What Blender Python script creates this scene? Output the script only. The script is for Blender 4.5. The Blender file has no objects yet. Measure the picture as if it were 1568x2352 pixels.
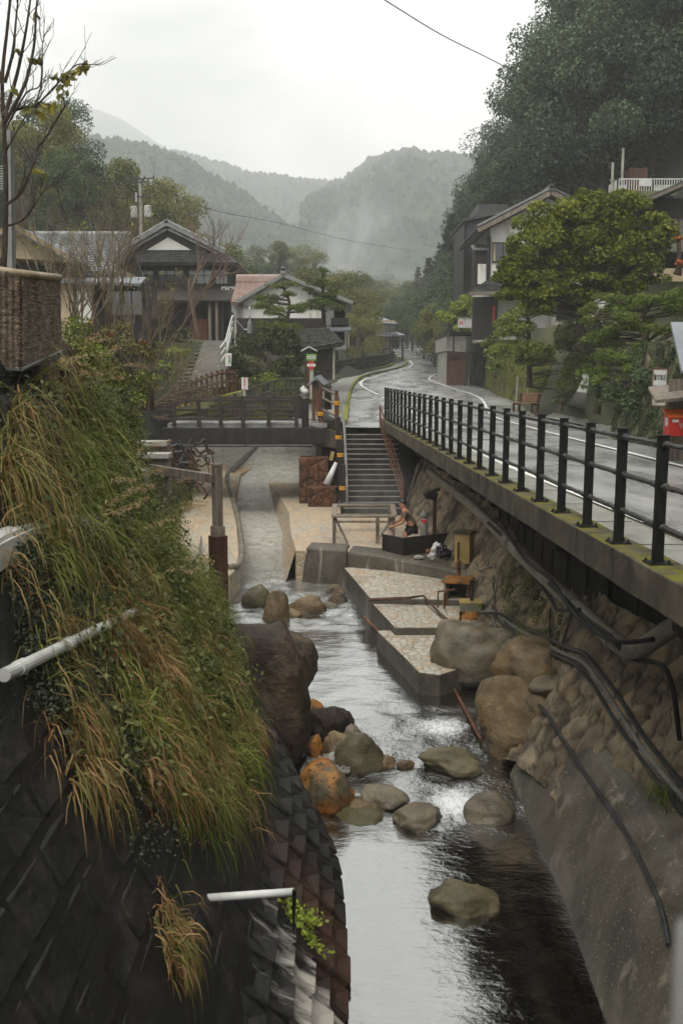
import bpy, bmesh, math, random
import numpy as np
from mathutils import Vector, Matrix, noise
S = bpy.context.scene
COL = S.collection
R = math.radians
# ------------------------------------------------------------------ camera
F, CX, CY, CAMZ = 2266.0, 784.0, 1176.0, 1.68          # photo measured on a 1568 x 2352 grid
PITCH = math.atan(321 / F)
cam = bpy.data.cameras.new('camera'); camo = bpy.data.objects.new('camera', cam); COL.objects.link(camo)
camo.location = (0, 0, CAMZ); camo.rotation_euler = (math.pi / 2 - PITCH, 0, 0)
cam.sensor_fit = 'VERTICAL'; cam.sensor_height = 36; cam.lens = 36 * F / 2352
cam.clip_start = .05; cam.clip_end = 6000
cam.dof.use_dof = True; cam.dof.focus_distance = 22; cam.dof.aperture_fstop = 4.0
S.camera = camo
# ------------------------------------------------------------------ world, sun, exposure
SUN_EL, SUN_AZ = R(58), R(200)
W = bpy.data.worlds.new('World'); S.world = W; W.use_nodes = True
nt = W.node_tree; nt.nodes.clear()
def N(nt, t, **k):
    n = nt.nodes.new(t)
    for a, b in k.items(): setattr(n, a, b)
    return n
out = N(nt, 'ShaderNodeOutputWorld'); sky = N(nt, 'ShaderNodeTexSky'); sky.sky_type = 'NISHITA'
sky.sun_disc = False; sky.sun_elevation = SUN_EL; sky.sun_rotation = SUN_AZ
b1 = N(nt, 'ShaderNodeBackground'); b1.inputs[1].default_value = .09; nt.links.new(sky.outputs[0], b1.inputs[0])
tc = N(nt, 'ShaderNodeTexCoord'); mp = N(nt, 'ShaderNodeMapping'); mp.inputs['Scale'].default_value = (1, 1, 1.7)
n1 = N(nt, 'ShaderNodeTexNoise'); n1.inputs['Scale'].default_value = 4.2; n1.inputs['Detail'].default_value = 5; n1.inputs['Roughness'].default_value = .5
n1.inputs['Distortion'].default_value = .35
rp = N(nt, 'ShaderNodeValToRGB'); e = rp.color_ramp.elements
e[0].position = .40; e[0].color = (.44, .455, .45, 1); e[1].position = .60; e[1].color = (.89, .875, .835, 1)
b2 = N(nt, 'ShaderNodeBackground'); b2.inputs[1].default_value = 1.16
mx = N(nt, 'ShaderNodeMixShader'); mx.inputs[0].default_value = .93
nt.links.new(tc.outputs['Generated'], mp.inputs[0]); nt.links.new(mp.outputs[0], n1.inputs[0]); nt.links.new(n1.outputs[0], rp.inputs[0])
nt.links.new(rp.outputs[0], b2.inputs[0]); nt.links.new(b1.outputs[0], mx.inputs[1]); nt.links.new(b2.outputs[0], mx.inputs[2])
nt.links.new(mx.outputs[0], out.inputs[0])
sl = bpy.data.lights.new('sun', 'SUN'); sl.energy = 1.0; sl.angle = R(25); sl.color = (1, .97, .93)
so = bpy.data.objects.new('sun', sl); COL.objects.link(so)
so.rotation_euler = (math.pi / 2 - SUN_EL, 0, math.pi - SUN_AZ)
S.view_settings.view_transform = 'Standard'; S.view_settings.look = 'None'; S.view_settings.exposure = 1.02; S.view_settings.gamma = 1
S.render.engine = 'CYCLES'
cy = S.cycles; cy.use_denoising = True; cy.max_bounces = 6; cy.diffuse_bounces = 3; cy.glossy_bounces = 3; cy.transmission_bounces = 3
cy.volume_bounces = 2; cy.transparent_max_bounces = 6; cy.caustics_reflective = False; cy.caustics_refractive = False
cy.use_adaptive_sampling = True; cy.adaptive_threshold = .02
# ------------------------------------------------------------------ pixel -> world
cp, sp_ = math.cos(PITCH), math.sin(PITCH)
def ray(px, py):
    x = (px - CX) / F; v = -(py - CY) / F; fy = cp + v * sp_
    return x / fy, (-sp_ + v * cp) / fy
def at(px, py, Y):
    a, b = ray(px, py); return Vector((a * Y, Y, CAMZ + b * Y))
def onz(px, py, z):
    a, b = ray(px, py); Y = (z - CAMZ) / b; return Vector((a * Y, Y, z))
def bank(px, py):                                   # left bank plane x = -.5 (z + 4.2)
    a, b = ray(px, py); Y = 2.94 / (-a - .5 * b) if (-a - .5 * b) > .02 else 40
    return Vector((a * Y, Y, CAMZ + b * Y))
ZR = [(-50, 0), (0, 0), (8, 0), (20, -.09), (31, -.19), (36, -.24), (41, -.24), (46, -.1), (55, .25), (71, .95), (85, 1.5), (100, 2.1), (135, 3.6), (170, 5.9), (200, 8.4), (260, 13), (400, 22)]
_zy = np.arange(-60, 400, .5); _zz = np.interp(_zy, [a for a, b in ZR], [b for a, b in ZR]); _k = np.hanning(17); _zz = np.convolve(np.pad(_zz, 8, 'edge'), _k / _k.sum(), 'valid')
def zr(y): return float(np.interp(y, _zy, _zz))
def road(px, py, dz=0):
    a, b = ray(px, py); Y = 4.0
    while Y < 330:
        if CAMZ + b * Y - zr(Y) - dz < 0: break
        Y += .1
    return Vector((a * Y, Y, zr(Y) + dz))
def xf(y): return 3.136 - .046 * y                   # line of the guard fence
# ------------------------------------------------------------------ mesh helpers
def tag(o, label=None, cat=None, group=None, kind=None):
    if label: o['label'] = label
    if cat: o['category'] = cat
    if group: o['group'] = group
    if kind: o['kind'] = kind
    return o
def thing(name, label, cat, loc=(0, 0, 0), rz=0, group=None):
    o = bpy.data.objects.new(name, None); COL.objects.link(o); o.location = loc; o.rotation_euler = (0, 0, rz)
    o.empty_display_size = .1
    return tag(o, label, cat, group)
def link(name, me, parent=None):
    o = bpy.data.objects.new(name, me); COL.objects.link(o)
    if parent: o.parent = parent
    return o
def children(o): return [c for c in bpy.data.objects if c.parent == o]
def copy_tree(o, kids, loc=None, rz=None, sc=None, label=None, group=None):
    c = o.copy(); COL.objects.link(c)
    for k in kids:
        d = k.copy(); COL.objects.link(d); d.parent = c
    if loc is not None: c.location = loc
    if rz is not None: c.rotation_euler = (0, 0, rz)
    if sc is not None: c.scale = sc if hasattr(sc, '__len__') else (sc, sc, sc)
    if label: c['label'] = label
    if group: c['group'] = group
    return c
class MB:
    def __init__(s, T=None): s.v = []; s.f = []; s.m = []; s.T = T
    def add(s, vs, fs, m=0):
        n = len(s.v); s.v += [tuple(s.T @ Vector(v)) for v in vs] if s.T else [tuple(v) for v in vs]
        s.f += [tuple(n + i for i in f) for f in fs]; s.m += [m] * len(fs); return s
    def box(s, c, d, rz=0, m=0, rx=0, ry=0):
        x, y, z = d[0] / 2, d[1] / 2, d[2] / 2; M = Matrix.Rotation(rz, 3, 'Z') @ Matrix.Rotation(ry, 3, 'Y') @ Matrix.Rotation(rx, 3, 'X')
        c = Vector(c)
        vs = [c + M @ Vector(p) for p in ((-x, -y, -z), (x, -y, -z), (x, y, -z), (-x, y, -z), (-x, -y, z), (x, -y, z), (x, y, z), (-x, y, z))]
        return s.add(vs, [(3, 2, 1, 0), (4, 5, 6, 7), (0, 1, 5, 4), (1, 2, 6, 5), (2, 3, 7, 6), (3, 0, 4, 7)], m)
    def beam(s, a, b, w, h=None, m=0):               # square bar between two points
        a, b = Vector(a), Vector(b); h = h or w; d = (b - a).normalized(); up = Vector((0, 0, 1)) if abs(d.z) < .95 else Vector((0, 1, 0))
        r = d.cross(up).normalized() * w / 2; u = r.cross(d).normalized() * h / 2
        vs = [a - r - u, a + r - u, a + r + u, a - r + u, b - r - u, b + r - u, b + r + u, b - r + u]
        return s.add(vs, [(0, 1, 2, 3), (7, 6, 5, 4), (0, 4, 5, 1), (1, 5, 6, 2), (2, 6, 7, 3), (3, 7, 4, 0)], m)
    def tube(s, pts, r, n=7, m=0, cap=True):
        pts = [Vector(p) for p in pts]; k = len(pts); rs = r if hasattr(r, '__len__') else [r] * k; vs = []; fs = []; pr = None
        for i, p in enumerate(pts):
            d = (pts[min(i + 1, k - 1)] - pts[max(i - 1, 0)])
            d = d.normalized() if d.length > 1e-9 else Vector((0, 0, 1))
            if pr is None: up = Vector((0, 0, 1)) if abs(d.z) < .9 else Vector((1, 0, 0)); a = d.cross(up).normalized()
            else:
                a = pr - d * pr.dot(d); a = a.normalized() if a.length > 1e-6 else d.orthogonal().normalized()
            pr = a; b = d.cross(a)
            vs += [p + (a * math.cos(2 * math.pi * j / n) + b * math.sin(2 * math.pi * j / n)) * rs[i] for j in range(n)]
        for i in range(k - 1):
            for j in range(n): fs.append((i * n + j, i * n + (j + 1) % n, (i + 1) * n + (j + 1) % n, (i + 1) * n + j))
        if cap: fs += [tuple(range(n))[::-1], tuple(range((k - 1) * n, k * n))]
        return s.add(vs, fs, m)
    def lathe(s, c, prof, n=14, m=0):
        c = Vector(c); vs = []; fs = []
        for r, z in prof: vs += [c + Vector((r * math.cos(2 * math.pi * j / n), r * math.sin(2 * math.pi * j / n), z)) for j in range(n)]
        for i in range(len(prof) - 1):
            for j in range(n): fs.append((i * n + j, i * n + (j + 1) % n, (i + 1) * n + (j + 1) % n, (i + 1) * n + j))
        fs += [tuple(range(n))[::-1], tuple(range((len(prof) - 1) * n, len(prof) * n))]
        return s.add(vs, fs, m)
    def poly(s, pts, m=0): return s.add(pts, [tuple(range(len(pts)))], m)
    def prism(s, pts, d, m=0):                       # polygon (3d points) extruded by vector d
        n = len(pts); d = Vector(d); vs = [Vector(p) for p in pts]; vs += [v + d for v in vs]
        return s.add(vs, [tuple(range(n))[::-1], tuple(range(n, 2 * n))] + [(i, (i + 1) % n, n + (i + 1) % n, n + i) for i in range(n)], m)
    def grid(s, fn, nu, nv, m=0):
        vs = [fn(i / nu, j / nv) for j in range(nv + 1) for i in range(nu + 1)]
        return s.add(vs, [(j * (nu + 1) + i, j * (nu + 1) + i + 1, (j + 1) * (nu + 1) + i + 1, (j + 1) * (nu + 1) + i) for j in range(nv) for i in range(nu)], m)
    def slab(s, a, b, c, d, t, m=0):                 # quad with thickness downward along its normal
        a, b, c, d = map(Vector, (a, b, c, d)); n = (b - a).cross(d - a).normalized() * t
        vs = [a, b, c, d, a - n, b - n, c - n, d - n]
        return s.add(vs, [(0, 1, 2, 3), (7, 6, 5, 4), (0, 4, 5, 1), (1, 5, 6, 2), (2, 6, 7, 3), (3, 7, 4, 0)], m)
    def obj(s, name, mats, parent=None, smooth=False, bevel=0, local=False):
        me = bpy.data.meshes.new(name); me.from_pydata(s.v, [], s.f)
        mats = mats if isinstance(mats, (list, tuple)) else [mats]
        for m in mats: me.materials.append(m)
        if len(mats) > 1: me.polygons.foreach_set('material_index', s.m)
        bm = bmesh.new(); bm.from_mesh(me); bmesh.ops.recalc_face_normals(bm, faces=bm.faces[:]); bm.to_mesh(me); bm.free()
        if smooth: me.polygons.foreach_set('use_smooth', [True] * len(me.polygons))
        o = link(name, me, parent)
        if parent is not None and not local: o.matrix_parent_inverse = Matrix.LocRotScale(parent.location, parent.rotation_euler, None).inverted()
        if bevel:
            bv = o.modifiers.new('bevel', 'BEVEL'); bv.width = bevel; bv.segments = 2; bv.limit_method = 'ANGLE'; bv.angle_limit = R(40)
        return o
def quads(name, V, mats, parent=None, mi=None, local=True):
    V = np.asarray(V, dtype=np.float32); n = len(V); me = bpy.data.meshes.new(name)
    me.vertices.add(n * 4); me.vertices.foreach_set('co', V.reshape(-1)); me.loops.add(n * 4)
    me.loops.foreach_set('vertex_index', np.arange(n * 4, dtype=np.int32)); me.polygons.add(n)
    me.polygons.foreach_set('loop_start', np.arange(0, n * 4, 4, dtype=np.int32))
    mats = mats if isinstance(mats, (list, tuple)) else [mats]
    for m in mats: me.materials.append(m)
    if mi is not None: me.polygons.foreach_set('material_index', np.asarray(mi, dtype=np.int32))
    me.update(calc_edges=True)
    o = link(name, me, parent)
    return o
def join_mesh(name, V, mats, mb, parent=None, mi=None):  # leaf quads plus an MB (trunk) as one mesh; mb uses material index len-1
    V = np.asarray(V).reshape(-1, 3); n = len(V)
    me = bpy.data.meshes.new(name)
    vs = V.tolist() + list(mb.v); fs = [(i, i + 1, i + 2, i + 3) for i in range(0, n, 4)] + [tuple(a + n for a in f) for f in mb.f]
    me.from_pydata(vs, [], fs)
    for m in mats: me.materials.append(m)
    idx = list(mi) if mi is not None else [0] * (n // 4)
    me.polygons.foreach_set('material_index', idx + [len(mats) - 1] * len(mb.f))
    return link(name, me, parent)
def leafq(P, size, rng, up=.6, aspect=.55, out=None):
    n = len(P); nr = rng.normal(size=(n, 3)); nr[:, 2] += up
    if out is not None: nr += out
    nr /= np.linalg.norm(nr, axis=1)[:, None] + 1e-9
    t = rng.normal(size=(n, 3)); t -= nr * (t * nr).sum(1)[:, None]; t /= np.linalg.norm(t, axis=1)[:, None] + 1e-9
    b = np.cross(nr, t); L = (np.asarray(size) * rng.uniform(.65, 1.35, n))[:, None] * .5
    return np.stack([P - t * L, P + b * L * aspect, P + t * L, P - b * L * aspect], 1)
def ball(rng, n, c, r, shell=3.0):
    d = rng.normal(size=(n, 3)); d /= np.linalg.norm(d, axis=1)[:, None]
    return np.asarray(c) + d * np.asarray(r) * (rng.uniform(0, 1, n) ** (1 / shell))[:, None], d
def blades(roots, dirs, length, width, rng, arch=1.0, segs=4):
    """grass blades: ribbons that leave ROOTS along DIRS and bend down; returns (n*segs,4,3)"""
    n = len(roots); L = np.asarray(length) * np.ones(n); Wd = np.asarray(width) * np.ones(n); d = dirs / (np.linalg.norm(dirs, axis=1)[:, None] + 1e-9)
    side = np.cross(d, np.array([0, 0, 1.0])) + rng.normal(size=(n, 3)) * .25; side /= np.linalg.norm(side, axis=1)[:, None] + 1e-9
    p = roots.copy(); res = []; g = np.array([0, 0, -1.0])
    for k in range(segs):
        w0 = Wd * (1 - (k / segs) ** 1.5) * .5; w1 = Wd * (1 - ((k + 1) / segs) ** 1.5) * .5 + .0003
        d2 = d + g * (arch * 1.1 / segs * (k + .6))[:, None] if hasattr(arch, '__len__') else d + g * (arch * 1.1 / segs * (k + .6))
        d2 /= np.linalg.norm(d2, axis=1)[:, None]; q = p + d2 * (L / segs)[:, None]
        res.append(np.stack([p - side * w0[:, None], p + side * w0[:, None], q + side * w1[:, None], q - side * w1[:, None]], 1)); p = q; d = d2
    return np.stack(res, 1).reshape(-1, 4, 3)
def ribbon_mesh(name, V, segs, mats, bi):           # blades welded along their length (one island per blade)
    V = np.asarray(V, dtype=np.float32).reshape(-1, segs, 4, 3); n = len(V)
    co = np.concatenate([V[:, 0, 0:2], *[V[:, k, [3, 2]] for k in range(segs)]], 1)      # (n, 2(segs+1), 3)
    me = bpy.data.meshes.new(name); nv = 2 * (segs + 1)
    me.vertices.add(n * nv); me.vertices.foreach_set('co', co.reshape(-1))
    base = np.arange(n)[:, None, None] * nv; k = np.arange(segs)[None, :, None] * 2
    idx = base + k + np.array([0, 1, 3, 2])[None, None, :]
    me.loops.add(n * segs * 4); me.loops.foreach_set('vertex_index', idx.reshape(-1).astype(np.int32))
    me.polygons.add(n * segs); me.polygons.foreach_set('loop_start', np.arange(0, n * segs * 4, 4, dtype=np.int32))
    for m in mats: me.materials.append(m)
    me.polygons.foreach_set('material_index', np.repeat(np.asarray(bi, dtype=np.int32), segs)); me.update(calc_edges=True)
    return link(name, me)
def fbm(x, y, z=0, o=4):
    return noise.fractal(Vector((x, y, z)), 1.0, 2.0, o)
def rock(name, c, dim, seed, m, rz=0, sub=4, planes=13, rough=.14, soft=16, parent=None, tilt=0):
    rnd = random.Random(seed); bm = bmesh.new(); bmesh.ops.create_icosphere(bm, subdivisions=sub, radius=1)
    pl = []
    for i in range(planes):
        v = Vector((rnd.gauss(0, 1), rnd.gauss(0, 1), rnd.gauss(0, 1))).normalized(); pl.append((v, rnd.uniform(.62, .95)))
    M = Matrix.Rotation(rz, 3, 'Z') @ Matrix.Rotation(tilt, 3, 'Y'); o3 = Vector((seed * 3.1, seed * 1.7, 0))
    for v in bm.verts:
        d = v.co.normalized(); s = 1.0
        for n, k in pl:
            c_ = d.dot(n)
            if c_ > .05: s += (max(c_ / k, .05)) ** soft
        r = 1.12 * s ** (-1 / soft)
        r *= 1 + rough * (noise.fractal(d * 1.6 + o3, 1, 2, 4)) + rough * .35 * noise.fractal(d * 4.5 + o3, 1, 2, 4) - rough * .5 * max(0, .12 - abs(noise.noise(d * 2.3 + o3))) * 3
        v.co = M @ Vector((d.x * r * dim[0] / 2, d.y * r * dim[1] / 2, d.z * r * dim[2] / 2)) + Vector(c)
    me = bpy.data.meshes.new(name); bm.to_mesh(me); bm.free(); me.materials.append(m)
    me.polygons.foreach_set('use_smooth', [True] * len(me.polygons))
    return link(name, me, parent)
def text(s, size, m, name='lettering', depth=.004):
    cu = bpy.data.curves.new(name, 'FONT'); cu.body = s; cu.size = size; cu.align_x = 'CENTER'; cu.align_y = 'CENTER'; cu.extrude = depth
    o = bpy.data.objects.new(name, cu); COL.objects.link(o)
    dg = bpy.context.evaluated_depsgraph_get(); me = bpy.data.meshes.new_from_object(o.evaluated_get(dg)); bpy.data.objects.remove(o)
    me.materials.clear(); me.materials.append(m); return me
def put_text(s, size, m, loc, rz, parent, name='lettering', sx=1):   # stands upright facing -Y, turned by rz
    o = link(name, text(s, size, m, name)); o.rotation_euler = (math.pi / 2, 0, rz); o.location = loc; o.scale = (sx, 1, 1)
    o.parent = parent; o.matrix_parent_inverse = Matrix.LocRotScale(parent.location, parent.rotation_euler, None).inverted()
    return o
def tile_roof(name, A, B, C, D, m, parent, tile=.3, row=.3, amp=.035, t=.14):
    """tiled plane: A eave-left, B eave-right, C ridge-right, D ridge-left (tops); corrugated tiles, stepped courses"""
    A, B, C, D = map(Vector, (A, B, C, D)); n = (B - A).cross(D - A).normalized()
    if n.z < 0: n = -n
    nu = max(4, int(((B - A).length + (C - D).length) / 2 / tile)) * 4; nr = max(2, int((D - A).length / row)); mb = MB(); rows = []
    for j in range(nr):
        for e_, h in ((0, .045), (1, .0)):
            v = (j + e_) / nr; rows.append((v, h))
    vs = []
    for v, h in rows:
        a = A.lerp(D, v); b = B.lerp(C, v)
        for i in range(nu + 1): vs.append(a.lerp(b, i / nu) + n * (h + amp * math.sin(i * math.pi / 2) * (1 if i % 4 < 2 else .6)))
    k = nu + 1; fs = [(j * k + i, j * k + i + 1, (j + 1) * k + i + 1, (j + 1) * k + i) for j in range(len(rows) - 1) for i in range(nu)]
    mb.add(vs, fs)
    q = [A - n * .03, B - n * .03, C - n * .03, D - n * .03]; mb.slab(*q, t)
    return mb.obj(name, m, parent)
# ------------------------------------------------------------------ materials
def C(r, g, b):
    f = lambda c: ((c / 255 + .055) / 1.055) ** 2.4 if c > 10 else c / 255 / 12.92
    return (f(r), f(g), f(b), 1)
def new_mat(name):
    m = bpy.data.materials.new(name); m.use_nodes = True; t = m.node_tree; return m, t, t.nodes['Principled BSDF']
def ramp(t, cols, src=None, interp='LINEAR'):
    r = N(t, 'ShaderNodeValToRGB'); cr = r.color_ramp; cr.interpolation = interp
    while len(cr.elements) < len(cols): cr.elements.new(.5)
    for e_, (p, c) in zip(cr.elements, cols): e_.position = p; e_.color = c if len(c) == 4 else (*c, 1)
    if src: t.links.new(src, r.inputs[0])
    return r
def coords(t, scale=(1, 1, 1), rot=(0, 0, 0)):
    tc = N(t, 'ShaderNodeTexCoord'); mp = N(t, 'ShaderNodeMapping'); mp.inputs['Scale'].default_value = scale; mp.inputs['Rotation'].default_value = rot
    t.links.new(tc.outputs['Object'], mp.inputs[0]); return mp.outputs[0]
def noisen(t, vec, scale, detail=5, rough=.55, dist=0):
    n = N(t, 'ShaderNodeTexNoise'); n.inputs['Scale'].default_value = scale; n.inputs['Detail'].default_value = detail
    n.inputs['Roughness'].default_value = rough; n.inputs['Distortion'].default_value = dist
    if vec is not None: t.links.new(vec, n.inputs['Vector'])
    return n.outputs[0]
def mixc(t, a, b, fac, mode='MIX'):
    m = N(t, 'ShaderNodeMix', data_type='RGBA', blend_type=mode)
    for v, i in ((fac, 0), (a, 6), (b, 7)):
        if hasattr(v, 'is_output'): t.links.new(v, m.inputs[i])
        else: m.inputs[i].default_value = v
    return m.outputs[2]
def bump(t, bs, h, strength=.3, dist=.02, prev=None):
    b = N(t, 'ShaderNodeBump'); b.inputs['Strength'].default_value = strength; b.inputs['Distance'].default_value = dist
    t.links.new(h, b.inputs['Height'])
    if prev: t.links.new(prev, b.inputs['Normal'])
    t.links.new(b.outputs[0], bs.inputs['Normal']); return b.outputs[0]
def mottle(name, cols, scale=3, rough=.8, stretch=(1, 1, 1), rot=(0, 0, 0), bstr=.3, bscale=30, bdist=.01, over=None, over2=None, spec=.3, dist=.3, metal=0, speck=None, moss=None):
    """mottled surface: noise ramp COLS; OVER/OVER2 = (colour, scale, stretch, lo, hi) a second stain laid over it"""
    m, t, bs = new_mat(name); v = coords(t, stretch, rot); n = noisen(t, v, scale, 6, .6, dist); c = ramp(t, cols, n).outputs[0]
    for ov in (over, over2):
        if ov:
            v2 = coords(t, ov[2], rot); n2 = noisen(t, v2, ov[1], 5, .6, .4); f = ramp(t, [(ov[3], (0, 0, 0)), (ov[4], (1, 1, 1))], n2).outputs[0]
            c = mixc(t, c, ov[0], f)
    if speck:
        n3 = noisen(t, coords(t), speck[1], 2, .5); f = ramp(t, [(speck[2], (0, 0, 0)), (speck[2] + .06, (1, 1, 1))], n3).outputs[0]; c = mixc(t, c, speck[0], f)
    if moss:                                         # moss settles on up-facing parts of the thing
        g = N(t, 'ShaderNodeNewGeometry'); sx = N(t, 'ShaderNodeSeparateXYZ'); t.links.new(g.outputs['Normal'], sx.inputs[0])
        n4 = noisen(t, coords(t), moss[1], 6, .65); ma = N(t, 'ShaderNodeMath', operation='MULTIPLY'); t.links.new(sx.outputs[2], ma.inputs[0]); t.links.new(n4, ma.inputs[1])
        f = ramp(t, [(moss[2], (0, 0, 0)), (moss[3], (1, 1, 1))], ma.outputs[0]).outputs[0]; c = mixc(t, c, moss[0], f)
    t.links.new(c, bs.inputs['Base Color']); bs.inputs['Roughness'].default_value = rough; bs.inputs['Specular IOR Level'].default_value = spec; bs.inputs['Metallic'].default_value = metal
    if bstr: bump(t, bs, noisen(t, coords(t, stretch, rot), bscale, 5, .65), bstr, bdist)
    return m
def flat(name, col, rough=.6, var=.25, spec=.4, metal=0, scale=6):
    d = tuple(c * (1 - var) for c in col[:3]); l = tuple(min(1, c * (1 + var)) for c in col[:3])
    return mottle(name, [(.3, d), (.7, l)], scale, rough, bstr=.12, bscale=40, bdist=.004, spec=spec, metal=metal)
def leafm(name, cols, rough=.55, trans=.25, spec=.3, clump=.35):
    m, t, bs = new_mat(name); g = N(t, 'ShaderNodeNewGeometry'); oi = N(t, 'ShaderNodeObjectInfo')
    n = noisen(t, coords(t), clump, 3, .5)
    a = N(t, 'ShaderNodeMath', operation='MULTIPLY_ADD'); t.links.new(g.outputs['Random Per Island'], a.inputs[0]); a.inputs[1].default_value = .6; a.inputs[2].default_value = -.3
    b = N(t, 'ShaderNodeMath', operation='MULTIPLY_ADD'); t.links.new(oi.outputs['Random'], b.inputs[0]); b.inputs[1].default_value = .36; t.links.new(a.outputs[0], b.inputs[2])
    c = N(t, 'ShaderNodeMath', operation='ADD'); t.links.new(n, c.inputs[0]); t.links.new(b.outputs[0], c.inputs[1])
    r = ramp(t, cols, c.outputs[0]).outputs[0]
    t.links.new(r, bs.inputs['Base Color']); bs.inputs['Roughness'].default_value = rough; bs.inputs['Specular IOR Level'].default_value = spec
    if trans:
        tr = N(t, 'ShaderNodeBsdfTranslucent'); t.links.new(r, tr.inputs[0]); ms = N(t, 'ShaderNodeMixShader'); ms.inputs[0].default_value = trans
        t.links.new(bs.outputs[0], ms.inputs[1]); t.links.new(tr.outputs[0], ms.inputs[2]); t.links.new(ms.outputs[0], t.nodes['Material Output'].inputs[0])
    return m
def lf(*cs): return [(i / (len(cs) - 1) * .8 + .1, C(*c)) for i, c in enumerate(cs)]
M = {}
# wet asphalt: dark patches, streaks, glossy in the wet parts
def asphalt():
    m, t, bs = new_mat('wet asphalt'); v = coords(t, (1, .35, 1)); n = noisen(t, v, .9, 6, .6, .5)
    c = ramp(t, [(.3, C(122, 122, 119)), (.5, C(148, 148, 144)), (.72, C(172, 172, 167))], n).outputs[0]
    g = noisen(t, coords(t), 90, 3, .6); c = mixc(t, c, mixc(t, c, (0.16, .16, .155, 1), .5), ramp(t, [(.45, (0, 0, 0)), (.6, (1, 1, 1))], g).outputs[0])
    t.links.new(c, bs.inputs['Base Color']); rr = ramp(t, [(.35, (.16,) * 3), (.65, (.42,) * 3)], n).outputs[0]; t.links.new(rr, bs.inputs['Roughness'])
    bs.inputs['Specular IOR Level'].default_value = .7; bump(t, bs, g, .12, .006); return m
M['asphalt'] = asphalt()
M['paint'] = mottle('road paint', [(.3, C(196, 196, 190)), (.6, C(232, 232, 226))], 6, .5, bstr=.1, over=(C(150, 150, 146), 14, (1, 1, 1), .6, .75))
M['slab'] = mottle('pavement slab', [(.3, C(120, 120, 112)), (.7, C(150, 149, 140))], 3, .55, bscale=60, over=(C(96, 97, 86), 2, (1, 1, 1), .55, .75))
M['gravel'] = mottle('gravel', [(.3, C(90, 88, 80)), (.6, C(140, 138, 128)), (.75, C(170, 166, 155))], 40, .8, bstr=.8, bscale=60, bdist=.02)
MOSS = C(128, 126, 28)
M['mosscurb'] = mottle('mossy concrete', [(.3, C(58, 52, 44)), (.5, C(78, 72, 60)), (.72, C(104, 96, 80))], 2.2, .85, bscale=18, bstr=.5, moss=(C(98, 95, 24), 3.4, .42, .56), over=(C(30, 27, 22), 3, (1, 1, .5), .5, .7))
M['kerb'] = mottle('mossy kerb', [(.3, C(100, 100, 88)), (.7, C(130, 128, 112))], 3, .8, bscale=18, bstr=.4, moss=(C(122, 124, 36), 3, .3, .46), over=(C(104, 110, 34), 2, (1, 1, 1), .4, .6))
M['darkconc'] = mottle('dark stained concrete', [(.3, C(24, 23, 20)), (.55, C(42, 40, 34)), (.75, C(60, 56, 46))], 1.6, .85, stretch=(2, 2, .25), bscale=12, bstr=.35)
M['conc'] = mottle('weathered concrete', [(.28, C(62, 58, 50)), (.5, C(84, 79, 69)), (.74, C(110, 104, 92))], 1.3, .55, bscale=45, bstr=.6, bdist=.01, over=(C(48, 44, 37), .9, (1, 1, .7), .52, .7), over2=(C(150, 142, 126), 2.2, (2.2, 1, .35), .6, .74), speck=(C(132, 124, 106), 40, .63))
M['concl'] = mottle('pale concrete', [(.3, C(140, 138, 128)), (.7, C(176, 173, 162))], 1.5, .75, bscale=30, bstr=.25, over=(C(98, 96, 86), 1.2, (1, 1, .25), .55, .72))
M['wallblock'] = mottle('wet dark wall block', [(.3, C(20, 20, 18)), (.5, C(34, 33, 29)), (.75, C(60, 56, 48))], 2.5, .55, bscale=14, bstr=.7, bdist=.02, speck=(C(96, 92, 82), 38, .66), spec=.35)
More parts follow.
